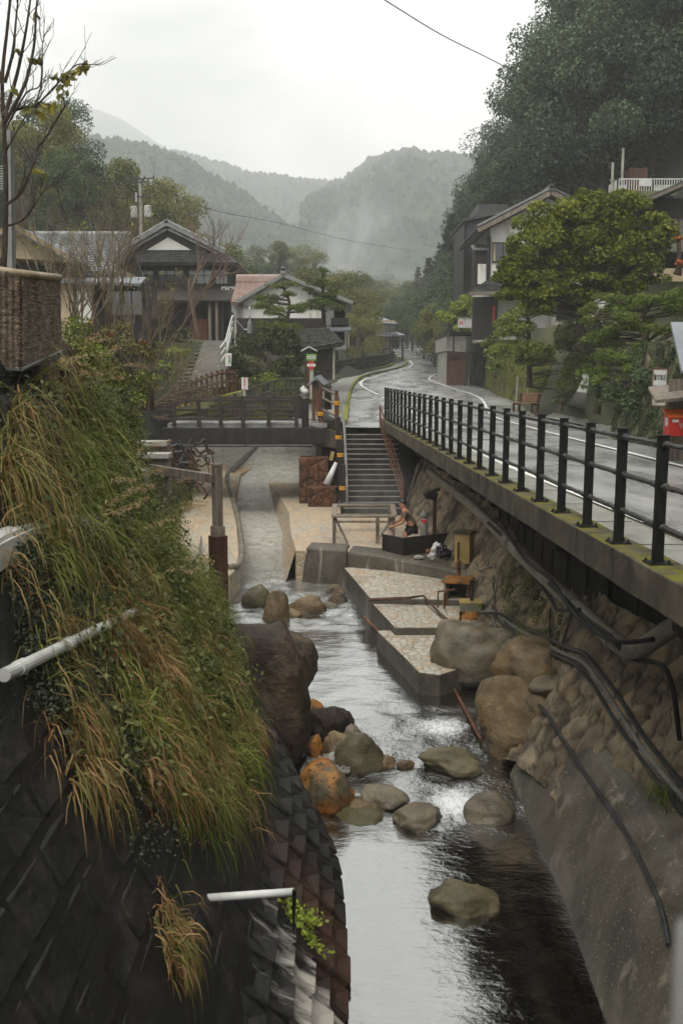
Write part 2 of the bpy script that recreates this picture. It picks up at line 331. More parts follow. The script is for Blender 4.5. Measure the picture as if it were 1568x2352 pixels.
def blockmat():
    m, t, bs = new_mat('stained wall block'); v = coords(t); n = noisen(t, v, 2.6, 7, .65, .4)
    c = ramp(t, [(.3, C(11, 11, 10)), (.52, C(24, 23, 20)), (.78, C(58, 55, 47))], n).outputs[0]
    sk = ramp(t, [(.68, (0, 0, 0)), (.76, (.6,) * 3)], noisen(t, v, 44, 2, .5)).outputs[0]; c = mixc(t, c, C(104, 98, 84), sk)
    g = N(t, 'ShaderNodeTexCoord'); sx = N(t, 'ShaderNodeSeparateXYZ'); t.links.new(g.outputs['Object'], sx.inputs[0])
    def stain(yc, w, zlo, zhi, col, sc, lo, hi):       # a run-off stain below one spot of the wall
        nonlocal c
        a = N(t, 'ShaderNodeMath', operation='SUBTRACT'); t.links.new(sx.outputs[1], a.inputs[0]); a.inputs[1].default_value = yc
        b = N(t, 'ShaderNodeMath', operation='ABSOLUTE'); t.links.new(a.outputs[0], b.inputs[0])
        f1 = N(t, 'ShaderNodeMapRange'); t.links.new(b.outputs[0], f1.inputs[0]); f1.inputs[1].default_value = w; f1.inputs[2].default_value = 0
        f2 = N(t, 'ShaderNodeMapRange'); t.links.new(sx.outputs[2], f2.inputs[0]); f2.inputs[1].default_value = zhi; f2.inputs[2].default_value = zlo
        k = N(t, 'ShaderNodeMath', operation='MULTIPLY'); t.links.new(f1.outputs[0], k.inputs[0]); t.links.new(f2.outputs[0], k.inputs[1])
        nn = noisen(t, coords(t, (1, 5, 1.1)), sc, 6, .65, .5); s2 = N(t, 'ShaderNodeMath', operation='MULTIPLY_ADD'); t.links.new(k.outputs[0], s2.inputs[0]); s2.inputs[1].default_value = .7; t.links.new(nn, s2.inputs[2])
        f = ramp(t, [(lo, (0, 0, 0)), (hi, (1, 1, 1))], s2.outputs[0]).outputs[0]; c = mixc(t, c, col, f)
    stain(9.0, 1.5, -3.9, -1.9, C(62, 40, 26), 2.2, .66, 1.05)
    stain(7.6, .95, -3.8, -2.3, C(172, 166, 156), 1.5, .74, 1.04)
    t.links.new(c, bs.inputs['Base Color']); bs.inputs['Roughness'].default_value = .5; bs.inputs['Specular IOR Level'].default_value = .35
    bump(t, bs, noisen(t, v, 16, 6, .7), .7, .02); return m
M['block'] = blockmat()
M['soil'] = mottle('dark soil', [(.3, C(14, 14, 12)), (.6, C(30, 28, 22)), (.8, C(54, 48, 36))], 3, .8, bscale=14, bstr=1, bdist=.05, speck=(C(70, 66, 56), 42, .7))
M['ground'] = mottle('ground', [(.3, C(44, 50, 26)), (.55, C(70, 74, 40)), (.75, C(96, 90, 58))], .4, .9, bscale=5, bstr=.6, bdist=.1)
M['forestfloor'] = mottle('forest floor', [(.3, C(16, 22, 12)), (.6, C(32, 40, 22)), (.8, C(54, 58, 32))], .25, .9, bscale=2, bstr=.8, bdist=.3)
M['farwood'] = mottle('far woodland', [(.3, C(24, 42, 28)), (.5, C(46, 68, 44)), (.72, C(78, 98, 58))], .03, .95, bscale=.25, bstr=.6, bdist=3)
M['boulder'] = mottle('river boulder', [(.25, C(64, 52, 38)), (.5, C(112, 95, 70)), (.75, C(152, 132, 100))], 1.6, .55, bscale=7, bstr=.9, bdist=.05, speck=(C(140, 130, 110), 30, .7), over=(C(104, 84, 50), 1.1, (1, 1, 1), .52, .7), over2=(C(44, 44, 38), 3, (1, 1, 1), .56, .7))
M['boulderg'] = mottle('greenish river boulder', [(.25, C(56, 52, 38)), (.5, C(90, 84, 62)), (.75, C(124, 114, 86))], 1.8, .5, bscale=8, bstr=.8, bdist=.04, speck=(C(126, 120, 98), 30, .7), over=(C(78, 76, 44), 1.4, (1, 1, 1), .54, .7))
M['bouldero'] = mottle('orange stained boulder', [(.25, C(84, 56, 26)), (.45, C(146, 92, 38)), (.75, C(176, 128, 64))], 2.4, .55, bscale=8, bstr=.9, bdist=.04, speck=(C(70, 60, 44), 14, .6), over=(C(92, 84, 64), 2.0, (1, 1, 1), .47, .6), over2=(C(58, 46, 32), 3, (1, 1, 1), .58, .68))
M['boulderd'] = mottle('dark purple brown boulder', [(.25, C(28, 23, 17)), (.5, C(56, 45, 33)), (.75, C(92, 75, 54))], 1.3, .6, bscale=6, bstr=1.0, bdist=.07, speck=(C(110, 94, 74), 20, .7), over=(C(92, 74, 48), 1.5, (1, 1, .5), .55, .7), over2=(C(28, 26, 22), 2.5, (1, 1, 1), .55, .68))
M['bouldergr'] = mottle('grey wet boulder', [(.25, C(70, 63, 52)), (.5, C(108, 100, 84)), (.75, C(144, 134, 114))], 1.8, .45, bscale=8, bstr=.8, bdist=.04, speck=(C(146, 138, 120), 30, .71), over=(C(110, 90, 66), 1.5, (1, 1, 1), .58, .72))
# stone masonry: warped voronoi cells with dark joints
def masonry(name, cols, scale=2.6, stretch=(1, 1, 1), joint=C(30, 25, 19), bd=.06, moss=None, rot=(0, 0, 0), wid=.09, over=None, rough=.8):
    m, t, bs = new_mat(name); v = coords(t, stretch, rot); nv = N(t, 'ShaderNodeTexNoise'); nv.inputs['Scale'].default_value = 2.2; nv.inputs['Detail'].default_value = 3; t.links.new(v, nv.inputs[0])
    ad = N(t, 'ShaderNodeVectorMath', operation='MULTIPLY_ADD'); t.links.new(nv.outputs[1], ad.inputs[0]); ad.inputs[1].default_value = (.22, .22, .22); t.links.new(v, ad.inputs[2])
    vo = N(t, 'ShaderNodeTexVoronoi', feature='DISTANCE_TO_EDGE'); vo.inputs['Scale'].default_value = scale; t.links.new(ad.outputs[0], vo.inputs['Vector'])
    vc = N(t, 'ShaderNodeTexVoronoi', feature='F1'); vc.inputs['Scale'].default_value = scale; t.links.new(ad.outputs[0], vc.inputs['Vector'])
    sp = N(t, 'ShaderNodeSeparateColor'); t.links.new(vc.outputs['Color'], sp.inputs[0])
    n = noisen(t, coords(t), 5, 6, .6); aa = N(t, 'ShaderNodeMath', operation='MULTIPLY_ADD'); t.links.new(sp.outputs[0], aa.inputs[0]); aa.inputs[1].default_value = .55; t.links.new(n, aa.inputs[2])
    c = ramp(t, cols, aa.outputs[0]).outputs[0]
    f = ramp(t, [(.0, (1, 1, 1)), (wid, (0, 0, 0))], vo.outputs[0]).outputs[0]; c = mixc(t, c, joint, f)
    if over:
        f = ramp(t, [(over[3], (0, 0, 0)), (over[4], (1, 1, 1))], noisen(t, coords(t, over[2]), over[1], 6, .65, .4)).outputs[0]; c = mixc(t, c, over[0], f)
    if moss:
        f = ramp(t, [(moss[2], (0, 0, 0)), (moss[3], (1, 1, 1))], noisen(t, coords(t), moss[1], 6, .7, .3)).outputs[0]; c = mixc(t, c, moss[0], f)
    t.links.new(c, bs.inputs['Base Color']); bs.inputs['Roughness'].default_value = rough; bs.inputs['Specular IOR Level'].default_value = .3
    h = ramp(t, [(0, (0, 0, 0)), (.16, (.75,) * 3), (.5, (1, 1, 1))], vo.outputs[0]).outputs[0]; b = bump(t, bs, h, 1.0, bd)
    bump(t, bs, noisen(t, coords(t), 16, 6, .7), .5, .03, b); return m
M['rubble'] = masonry('rubble stone', [(.25, C(58, 50, 40)), (.5, C(92, 82, 67)), (.75, C(118, 107, 89)), (1.05, C(128, 104, 72))], 5.0, (1, 1, .55), joint=C(44, 37, 29), wid=.05, bd=.05, over=(C(70, 58, 42), .8, (1, 1, .6), .5, .72))
M['mosswall'] = masonry('mossy stone wall', [(.25, C(28, 28, 18)), (.6, C(54, 54, 34)), (.9, C(96, 94, 66))], 3.0, (1, 1, .55), joint=C(14, 15, 9), moss=(C(104, 106, 26), 1.3, .42, .56))
M['darkwall'] = masonry('dark damp stone wall', [(.25, C(20, 22, 13)), (.6, C(40, 42, 24)), (.95, C(112, 106, 78))], 3.2, (1, 1, .5), joint=C(10, 11, 7), moss=(C(38, 46, 12), 1.5, .46, .62))
M['paving'] = masonry('pale stone paving', [(.25, C(142, 132, 114)), (.5, C(172, 165, 149)), (.8, C(190, 184, 170)), (1.05, C(180, 160, 134))], 6.5, (1, .7, 1), joint=C(132, 120, 98), bd=.02, wid=.05, over=(C(138, 116, 88), 1.1, (1, 1, 1), .56, .75), rough=.5)
M['paving2'] = masonry('pale concrete paving', [(.25, C(142, 134, 118)), (.55, C(166, 158, 142)), (.95, C(180, 160, 132))], 3.2, (1, .35, 1), joint=C(136, 124, 104), bd=.012, wid=.035, over=(C(172, 132, 92), 1.1, (1, .4, 1), .54, .74), rough=.5)
M['redstone'] = masonry('reddish stone', [(.25, C(54, 32, 20)), (.55, C(86, 52, 32)), (.95, C(108, 74, 50))], 4.4, (1, 1, .8), joint=C(46, 30, 20), bd=.05, wid=.04, over=(C(50, 40, 30), 1.6, (1, 1, .5), .48, .66))
M['tile'] = mottle('grey roof tile', [(.3, C(84, 86, 84)), (.55, C(124, 127, 125)), (.75, C(150, 152, 150))], 2, .42, bscale=20, bstr=.2, spec=.5)
M['tiled'] = mottle('dark roof tile', [(.3, C(40, 40, 38)), (.55, C(62, 62, 60)), (.78, C(98, 98, 94))], 2, .42, bscale=20, bstr=.2, spec=.5)
M['tiler'] = mottle('red roof tile', [(.3, C(146, 122, 114)), (.6, C(164, 142, 133)), (.8, C(180, 162, 153))], 2, .5, bscale=20, bstr=.2)
M['tilemoss'] = mottle('mossy shed tile', [(.3, C(40, 42, 34)), (.55, C(64, 66, 54)), (.75, C(96, 98, 82))], 3, .6, bscale=14, bstr=.4)
M['metalroof'] = mottle('grey sheet roof', [(.3, C(96, 100, 104)), (.7, C(132, 136, 140))], 1, .4, stretch=(1, 1, 1), bscale=10, bstr=.1, spec=.5)
M['plaster'] = mottle('white plaster', [(.3, C(206, 204, 196)), (.7, C(228, 226, 218))], .7, .8, stretch=(1, 1, .5), bscale=30, bstr=.15, over=(C(140, 136, 124), .9, (1.5, 1.5, .3), .56, .76))
M['beige'] = mottle('beige plaster', [(.3, C(166, 148, 120)), (.7, C(190, 172, 142))], .9, .85, bscale=30, bstr=.15, over=(C(120, 104, 84), .9, (1, 1, .4), .55, .74))
M['darkwood'] = mottle('dark stained timber', [(.3, C(20, 17, 15)), (.55, C(36, 31, 27)), (.78, C(58, 50, 44))], 2.5, .6, stretch=(3, 3, .35), bscale=16, bstr=.35, spec=.4)
M['bridgewood'] = mottle('dark bridge timber', [(.3, C(28, 22, 18)), (.55, C(50, 40, 33)), (.78, C(80, 66, 54))], 3, .5, stretch=(.4, 3, 3), bscale=18, bstr=.4, spec=.4)
M['greywood'] = mottle('weathered grey timber', [(.3, C(90, 80, 70)), (.55, C(126, 115, 103)), (.78, C(160, 149, 136))], 3, .65, stretch=(4, 4, .35), bscale=24, bstr=.35)
M['palewood'] = mottle('pale wet timber', [(.3, C(100, 90, 76)), (.6, C(138, 126, 110)), (.8, C(168, 158, 142))], 3, .45, stretch=(.5, 3, 3), bscale=24, bstr=.3)
M['brownwood'] = mottle('brown timber', [(.3, C(56, 36, 26)), (.6, C(88, 60, 46)), (.8, C(118, 88, 70))], 3, .6, stretch=(3, 3, .4), bscale=20, bstr=.35)
M['rustiron'] = mottle('rusty brown steel', [(.3, C(70, 42, 28)), (.6, C(110, 74, 54)), (.8, C(140, 104, 80))], 6, .6, bscale=40, bstr=.3)
M['orangewood'] = mottle('orange timber', [(.3, C(112, 66, 42)), (.6, C(140, 86, 58)), (.8, C(160, 106, 76))], 2, .6, stretch=(3, 3, .4), bscale=20, bstr=.3)
M['benchwood'] = mottle('bench slats', [(.3, C(104, 72, 50)), (.6, C(146, 108, 80)), (.8, C(176, 140, 108))], 4, .55, stretch=(.4, 3, 3), bscale=24, bstr=.3)
M['iron'] = mottle('black painted iron', [(.3, C(10, 10, 9)), (.6, C(20, 19, 18)), (.85, C(44, 40, 36))], 8, .6, bscale=40, bstr=.5, bdist=.006, spec=.25)
M['rail'] = mottle('wet bark textured rail', [(.3, C(18, 17, 16)), (.6, C(38, 35, 32)), (.8, C(84, 78, 70))], 14, .28, bscale=45, bstr=1.0, bdist=.012, spec=.8)
M['rubber'] = mottle('grey black hose', [(.3, C(30, 31, 31)), (.6, C(52, 53, 53)), (.85, C(96, 97, 96))], 5, .38, bscale=30, bstr=.15, spec=.5)
M['hosel'] = mottle('pale grey hose', [(.3, C(92, 92, 88)), (.6, C(120, 119, 114)), (.85, C(146, 144, 138))], 5, .4, bscale=30, bstr=.15, spec=.5)
M['pvc'] = mottle('grey plastic pipe', [(.3, C(92, 86, 72)), (.6, C(122, 116, 100)), (.8, C(152, 147, 132))], 2, .45, bscale=25, bstr=.2, spec=.5, over=(C(60, 54, 42), 3, (1, 1, 1), .56, .72))
M['pvcw'] = mottle('white plastic pipe', [(.3, C(168, 168, 162)), (.7, C(206, 206, 200))], 3, .4, bscale=25, bstr=.12, over=(C(124, 122, 110), 4, (1, 1, 1), .58, .72))
M['white'] = mottle('white painted metal', [(.3, C(190, 190, 184)), (.7, C(222, 222, 216))], 3, .45, bscale=25, bstr=.1, over=(C(140, 136, 128), 4, (1, 1, .5), .6, .76))
M['red'] = flat('red paint', C(178, 40, 22), .4, .2); M['redsign'] = flat('red sign paint', C(196, 44, 40), .4, .1); M['blue'] = flat('blue sign paint', C(60, 88, 124), .4, .1)
M['green'] = flat('green sign paint', C(96, 140, 44), .4, .12); M['ink'] = flat('dark ink', C(28, 30, 36), .6, .2); M['inkb'] = flat('blue ink', C(44, 58, 128), .6, .15)
M['yellowbox'] = mottle('cream painted steel', [(.3, C(150, 126, 74)), (.7, C(184, 160, 104))], 2, .45, bscale=20, bstr=.15, over=(C(112, 92, 52), 2, (1, 1, .3), .56, .74))
M['grey'] = flat('grey painted steel', C(130, 130, 124), .45, .2); M['glass'] = flat('dark window glass', C(22, 24, 25), .12, .3, .9)
M['glassl'] = flat('curtained window', C(120, 116, 104), .3, .25); M['yellow'] = flat('yellow rope', C(214, 150, 20), .6, .2); M['orange'] = flat('orange paint', C(206, 96, 28), .5, .2)
M['stonegrey'] = mottle('carved grey stone', [(.3, C(104, 104, 96)), (.7, C(140, 139, 130))], 6, .8, bscale=40, bstr=.4)
M['skin'] = flat('skin', C(176, 122, 96), .55, .08); M['hair'] = flat('dark hair', C(34, 30, 28), .5, .2); M['shirt'] = flat('khaki brown shirt', C(98, 86, 70), .8, .15)
M['shorts'] = flat('black cloth', C(20, 20, 20), .85, .2); M['net'] = flat('pinkish net bag', C(186, 160, 150), .7, .25); M['bagw'] = flat('white plastic bag', C(206, 204, 198), .35, .12)
M['bagb'] = flat('black plastic bag', C(30, 31, 33), .25, .3, .6); M['vest'] = flat('tan jacket', C(118, 104, 88), .8, .15)
M['wicker'] = mottle('woven twig screen', [(.25, C(60, 50, 42)), (.5, C(112, 97, 83)), (.75, C(156, 140, 122))], 9, .7, stretch=(1, 1, 4), bscale=40, bstr=.5)
M['bamboo'] = mottle('weathered bamboo pole', [(.3, C(120, 104, 82)), (.7, C(168, 152, 126))], 4, .5, bscale=20, bstr=.3)
M['bark'] = mottle('tree bark', [(.3, C(44, 37, 30)), (.6, C(78, 67, 55)), (.8, C(110, 98, 84))], 5, .85, stretch=(3, 3, .6), bscale=14, bstr=.8, bdist=.04)
M['barkl'] = mottle('pale branch bark', [(.3, C(90, 80, 66)), (.6, C(122, 110, 92)), (.8, C(150, 138, 118))], 5, .85, stretch=(3, 3, .6), bscale=14, bstr=.5)
M['barkr'] = mottle('reddish branch bark', [(.3, C(98, 82, 68)), (.6, C(126, 106, 90))], 5, .85, bscale=14, bstr=.5)
# foliage
M['l_oak'] = leafm('evergreen leaves', lf((18, 32, 16), (42, 62, 36), (68, 90, 52), (98, 116, 70)))
M['l_oak2'] = leafm('grey green leaves', lf((18, 30, 18), (42, 60, 40), (68, 88, 60), (100, 118, 84)))
M['l_olive'] = leafm('olive leaves', lf((38, 44, 18), (72, 80, 34), (104, 110, 50), (136, 134, 70)))
M['l_cedar'] = leafm('cedar needles', lf((14, 22, 14), (34, 46, 30), (56, 68, 42), (78, 88, 54)))
M['l_maple'] = leafm('maple leaves', lf((46, 58, 10), (82, 96, 20), (116, 126, 34), (150, 150, 50)), trans=.4)
M['l_topiary'] = leafm('clipped shrub leaves', lf((30, 42, 10), (64, 80, 22), (102, 116, 40), (138, 146, 66)), clump=1.2)
M['l_pine'] = leafm('pine needles', lf((20, 34, 10), (46, 64, 18), (78, 96, 30), (108, 120, 46)), clump=1.0)
M['l_hedge'] = leafm('hedge leaves', lf((18, 26, 10), (42, 52, 22), (72, 80, 38), (108, 112, 62)), clump=1.0)
M['l_bright'] = leafm('light green leaves', lf((44, 62, 12), (84, 106, 26), (122, 140, 44), (150, 158, 64)))
M['l_red'] = leafm('reddening leaves', lf((96, 40, 20), (150, 70, 36), (178, 104, 50)))
M['l_yel'] = leafm('olive yellow leaf', lf((78, 84, 46), (110, 112, 66), (150, 140, 60)))
M['g_green'] = leafm('green grass', lf((30, 42, 8), (58, 76, 16), (90, 104, 30), (128, 134, 56)), clump=.9, trans=.3)
M['g_olive'] = leafm('olive grass', lf((34, 40, 14), (64, 70, 26), (96, 96, 42), (136, 128, 74)), clump=.9, trans=.3)
M['g_dry'] = leafm('dry grass', lf((56, 36, 18), (98, 64, 32), (128, 92, 52), (170, 136, 90)), clump=.9, trans=.3)
M['l_ivy'] = leafm('small dark ivy leaves', lf((14, 18, 10), (30, 37, 20), (50, 57, 34), (84, 90, 62)), rough=.4, trans=.1, spec=.35, clump=1.5)
M['plume'] = leafm('grass plume', lf((120, 92, 66), (160, 128, 96), (186, 160, 124)))

def rubmat():
    """rubble stones: tone per stone and dirty joints come with the modelled stones themselves (mesh attributes)"""
    m, t, bs = new_mat('rubble2'); v = coords(t); a = N(t, 'ShaderNodeAttribute', attribute_name='cell'); e_ = N(t, 'ShaderNodeAttribute', attribute_name='edge')
    n = noisen(t, v, 4, 6, .65, .4); ma = N(t, 'ShaderNodeMath', operation='MULTIPLY_ADD'); t.links.new(a.outputs['Fac'], ma.inputs[0]); ma.inputs[1].default_value = .42; t.links.new(n, ma.inputs[2])
    c = ramp(t, [(.3, C(72, 62, 49)), (.55, C(116, 103, 83)), (.8, C(146, 133, 110)), (1.0, C(150, 126, 92))], ma.outputs[0]).outputs[0]
    n2 = noisen(t, coords(t, (1, 1, .5)), .9, 5, .6, .5); c = mixc(t, c, C(60, 50, 38), ramp(t, [(.48, (0, 0, 0)), (.66, (.8,) * 3)], n2).outputs[0])
    n3 = noisen(t, v, 2.2, 5, .65); c = mixc(t, c, C(62, 62, 30), ramp(t, [(.58, (0, 0, 0)), (.7, (.7,) * 3)], n3).outputs[0])
    c = mixc(t, c, C(40, 33, 25), ramp(t, [(.0, (.95,) * 3), (.42, (0, 0, 0))], e_.outputs['Fac']).outputs[0])
    t.links.new(c, bs.inputs['Base Color']); bs.inputs['Roughness'].default_value = .75; bs.inputs['Specular IOR Level'].default_value = .3; bump(t, bs, noisen(t, v, 12, 6, .7), .8, .04); return m
M['rubble2'] = rubmat()
# ------------------------------------------------------------------ ground, river, walls, road
from mathutils.bvhtree import BVHTree
CTRL = [(-3.6, 2, 2), (-4, 9, 2), (-4, 15, 2), (-9, 4, 2.2), (-9, 16, 2.1), (-16, 10, 3), (-5, 18.5, .8), (-7, 22, .3), (-9, 27, .3), (-14, 24, 1.5), (-7, 33.5, -.2), (-9, 34, .4), (-6, 37.5, .4), (-9.5, 38, 1.3),
        (-14, 40, 2.6), (-9.6, 44, 2.2), (-9.6, 50, 3.1), (-7.5, 50.5, 3.1), (-8, 56, 3.5), (-15, 55, 3.7), (-12, 64, 3.8), (-8, 62, 3.6), (-22, 60, 5), (-3.2, 44, .7), (-3.8, 48, 1.6), (-5.2, 49, 2.2), (-2, 52, .9), (-2, 58, 1), (-6, 58, 2.6),
        (-1, 64, 1.4), (0, 72, 1.5), (2, 88, 2), (-8, 80, 3), (-20, 90, 9), (5, 110, 2.6), (-4, 120, 5),
        (8.5, 5, 1.5), (8.3, 12, 1.2), (8.2, 20, 2.2), (8.6, 24, 2.3), (8.6, 28.5, .9), (8.5, 31.5, .15), (8.5, 34, .55), (9.1, 37, 1.0), (9.9, 40.5, 1.6), (10.6, 43, 2.0), (11, 25, 3.2), (12, 16, 3.4), (12, 30, 3.4), (11, 46, 3.3), (12, 55, 4.1), (10.6, 61, 4.2), (13, 64, 4.3), (17, 50, 6), (16, 38, 5), (11.5, 72, 4.3), (11, 80, 3.8)]
CA = np.array(CTRL)
def idw(x, y):
    d = ((x[..., None] - CA[:, 0]) ** 2 + (y[..., None] - CA[:, 1]) ** 2) + .6
    w = d ** -2.2; return (w * CA[:, 2]).sum(-1) / w.sum(-1)
YS = _zy; ZS = _zz
XV = ([40, 70, 100, 130, 160, 190, 220, 260, 330, 500], [-16, -14, -11, -6, -1, 2, 4, 8, 14, 20])      # where the left hillside starts
XR = ([0, 20, 40, 60, 80, 100, 120, 140, 170, 200, 240, 300, 500], [14, 14.5, 15, 15.5, 10.6, 11.5, 13.2, 16, 19, 22, 27, 34, 60])  # where the right hillside starts
def sstep(a, b, v): t = np.clip((v - a) / (b - a), 0, 1); return t * t * (3 - 2 * t)
def H(x, y):
    x = np.asarray(x, float); y = np.asarray(y, float)
    z = idw(x, y); zz = np.interp(y, YS, ZS); z = z + (zz + .3 - z) * sstep(75, 120, y)
    xv = np.interp(y, *XV); xr = np.interp(y, *XR)
    hl = np.maximum(0, xv - x); hr = np.maximum(0, x - xr)
    k_ = np.interp(y, [75, 100, 150, 250], [.6, .5, .37, .2]); z = z + k_ * hl - k_ * np.maximum(0, hl - 46) * .75 + np.where(y < 75, 1.25, 1.55) * np.minimum(hr, 26) + .6 * np.clip(hr - 26, 0, 60)
    # road bed
    xm = np.interp(y, [0, 36, 46, 60, 71, 85, 97, 110, 135, 160, 200, 260], [5, 4.5, 4.2, 4.4, 5.0, 7.5, 9.2, 11, 12.5, 13.2, 14.5, 17])
    hw = np.interp(y, [0, 40, 60, 100, 200], [3.4, 5.2, 4.5, 4.5, 4.5]); k = 1 - sstep(hw, hw + 2.0, np.abs(x - xm)); k = np.where(y > 260, 0, k)
    z = z + (zz - .12 - z) * k
    return z
def carve(x, y):                                     # river corridor
    L = np.interp(y, [0, 15, 17, 34, 36, 48], [-3.7, -3.7, -6.6, -6.6, -9, -11]); Rr = np.interp(y, [0, 34.4, 34.6, 49], [4.6, 3.2, -.5, -1.2]) * 1.0
    Rr = np.where(y < 34.5, np.interp(y, [0, 12, 20, 34.5], [5.2, 4.4, 3.9, 3.1]), Rr)
    return (x > L) & (x < Rr) & (y < 49.5) & (y > -8)
def hz(x, y): return float(H(np.array(x), np.array(y)))
def sheet(name, xs, ys, m, kind='structure'):
    X, Y = np.meshgrid(xs, ys); Z = H(X, Y); cv = carve(X, Y); Z = np.where(cv, -6.0, Z)
    rn = np.array([[fbm(a * .25, b * .25) for a in xs] for b in ys]); far = sstep(60, 110, Y)
    Z = Z + np.where(cv, 0, rn * (.12 + 1.2 * far * ((X < np.interp(Y, *XV)) | (X > np.interp(Y, *XR)))))
    nx, ny = len(xs), len(ys); me = bpy.data.meshes.new(name)
    fs = [(j * nx + i, j * nx + i + 1, (j + 1) * nx + i + 1, (j + 1) * nx + i) for j in range(ny - 1) for i in range(nx - 1)]
    me.from_pydata(np.stack([X, Y, Z], -1).reshape(-1, 3).tolist(), [], fs); me.materials.append(m)
    me.polygons.foreach_set('use_smooth', [True] * len(fs))
    return tag(link(name, me), kind=kind)
xs = np.concatenate([np.linspace(-900, -60, 18), np.linspace(-56, -16, 21), np.linspace(-15, 20, 71), np.linspace(22, 70, 25), np.linspace(80, 900, 18)])
ys = np.concatenate([np.linspace(-30, -2, 8), np.linspace(0, 70, 141), np.linspace(72, 330, 87), np.linspace(350, 1500, 24)])
def gmat():
    m, t, bs = new_mat('hill and yard ground'); v = coords(t)
    c = ramp(t, [(.3, C(40, 46, 24)), (.55, C(64, 68, 38)), (.75, C(88, 84, 54))], noisen(t, v, .4, 6, .6)).outputs[0]
    sx = N(t, 'ShaderNodeSeparateXYZ'); t.links.new(v, sx.inputs[0]); mr = N(t, 'ShaderNodeMapRange'); t.links.new(sx.outputs[1], mr.inputs[0]); mr.inputs[1].default_value = 66; mr.inputs[2].default_value = 80
    c = mixc(t, c, ramp(t, [(.3, C(20, 26, 14)), (.6, C(36, 44, 24)), (.8, C(56, 60, 34))], noisen(t, v, .2, 6, .6)).outputs[0], mr.outputs[0])
    m2 = N(t, 'ShaderNodeMapRange'); t.links.new(sx.outputs[2], m2.inputs[0]); m2.inputs[1].default_value = 5.5; m2.inputs[2].default_value = 8
    c = mixc(t, c, C(30, 38, 20), m2.outputs[0])
    t.links.new(c, bs.inputs['Base Color']); bs.inputs['Roughness'].default_value = .9; bump(t, bs, noisen(t, v, 4, 5, .6), .6, .1); return m
M['gm'] = gmat()
ground = sheet('ground', xs, ys, M['gm'])
# ---- road
ROADL = [(Y, xf(Y) + .62) for Y in (-6, 0, 5, 10, 15, 20, 25, 28, 30)] + [(32, xf(32) + .45), (34.2, xf(34.2) + .25)]
KERB = [(783, 996), (797, 975), (800, 950), (803, 925), (808, 900), (818, 880), (833, 868), (862, 860), (895, 852), (918, 846), (932, 840), (936, 833), (930, 826), (914, 821), (904, 812), (903, 800), (902, 790), (900, 778), (897, 768)]
kerbp = [road(*p) for p in KERB]
for i in range(1, len(kerbp)):
    if kerbp[i].y <= kerbp[i - 1].y: kerbp[i].y = kerbp[i - 1].y + .3
kerbp = [Vector((p.x, p.y, zr(p.y))) for p in kerbp]
LX = ([a for a, b in ROADL] + [34.5] + [p.y for p in kerbp if p.y > 34.6] + [260], [b for a, b in ROADL] + [.05] + [p.x for p in kerbp if p.y > 34.6] + [kerbp[-1].x + 4])
RX = ([-6, 10, 20, 24, 27, 30, 33, 38, 43, 50, 60, 68, 75, 85, 100, 120, 140, 170, 200, 260], [7.4, 7.4, 7.5, 7.6, 8.0, 11, 11, 9.2, 8.4, 9, 9.2, 9.0, 9.6, 12.5, 17, 19, 20, 20.5, 20, 22])
mb = MB(); ysr = list(np.concatenate([np.arange(-6, 34, .7), np.arange(34, 34.9, .15), np.arange(35, 120, .5), np.arange(120, 260, 3)])); nu = 14
def roadpt(u, Y):
    a = np.interp(Y, *LX); b = np.interp(Y, *RX); x = a + (b - a) * u
    return (x, Y, zr(Y) + .012 * fbm(x * .6, Y * .4) + .02 * math.sin(u * math.pi))
vs = [roadpt(i / nu, Y) for Y in ysr for i in range(nu + 1)]
mb.add(vs, [(j * (nu + 1) + i, j * (nu + 1) + i + 1, (j + 1) * (nu + 1) + i + 1, (j + 1) * (nu + 1) + i) for j in range(len(ysr) - 1) for i in range(nu)])
tag(mb.obj('road', M['asphalt'], smooth=True), kind='structure')
def spline(pts, n=8):
    pts = [Vector(p) for p in pts]; res = []
    for i in range(len(pts) - 1):
        p0, p1, p2, p3 = pts[max(i - 1, 0)], pts[i], pts[i + 1], pts[min(i + 2, len(pts) - 1)]
        for k in range(n):
            t = k / n; res.append(.5 * ((2 * p1) + (p2 - p0) * t + (2 * p0 - 5 * p1 + 4 * p2 - p3) * t * t + (3 * p1 - p0 - 3 * p2 + p3) * t ** 3))
    return res + [pts[-1]]
def strip(mb, pts, w, dz, lift=None):
    pts = spline(pts, 6)
    for a, b in zip(pts[:-1], pts[1:]):
        d = (b - a); d.z = 0
        if d.length < 1e-4: continue
        s = Vector((-d.y, d.x, 0)).normalized() * w / 2
        q = [a - s, a + s, b + s, b - s]; q = [Vector((v.x, v.y, zr(v.y) + dz)) for v in q]; mb.add(q, [(0, 1, 2, 3)])
mk = MB()
RL = [(-2, 6.35), (8, 6.35), (16, 6.3), (22, 6.3), (30, 6.35), (36, 6.45), (43, 6.5)]
strip(mk, [(x, y, 0) for y, x in RL] + [road(*p) for p in ((1100, 915), (1040, 894), (1006, 882), (990, 876), (985, 871), (992, 864), (1012, 856), (1026, 850))], .13, .045)
strip(mk, [road(*p) for p in ((1022, 821), (1006, 814), (988, 804), (970, 794), (960, 786), (954, 778), (948, 770))], .16, .05)
strip(mk, [(xf(y) + .78, y, 0) for y in (-2, 6, 12, 18, 24, 30)] + [(2.9, 33, 0), (2.75, 36, 0)], .12, .045)
strip(mk, [road(*p) for p in ((868, 908), (850, 900), (832, 889), (828, 881), (836, 874), (862, 866), (900, 855), (925, 848))], .2, .045)
for a, b in (((878, 914), (888, 919)), ((896, 923), (906, 928)), ((914, 933), (924, 938)), ((940, 945), (952, 951))): strip(mk, [road(*a), road(*b)], .18, .045)
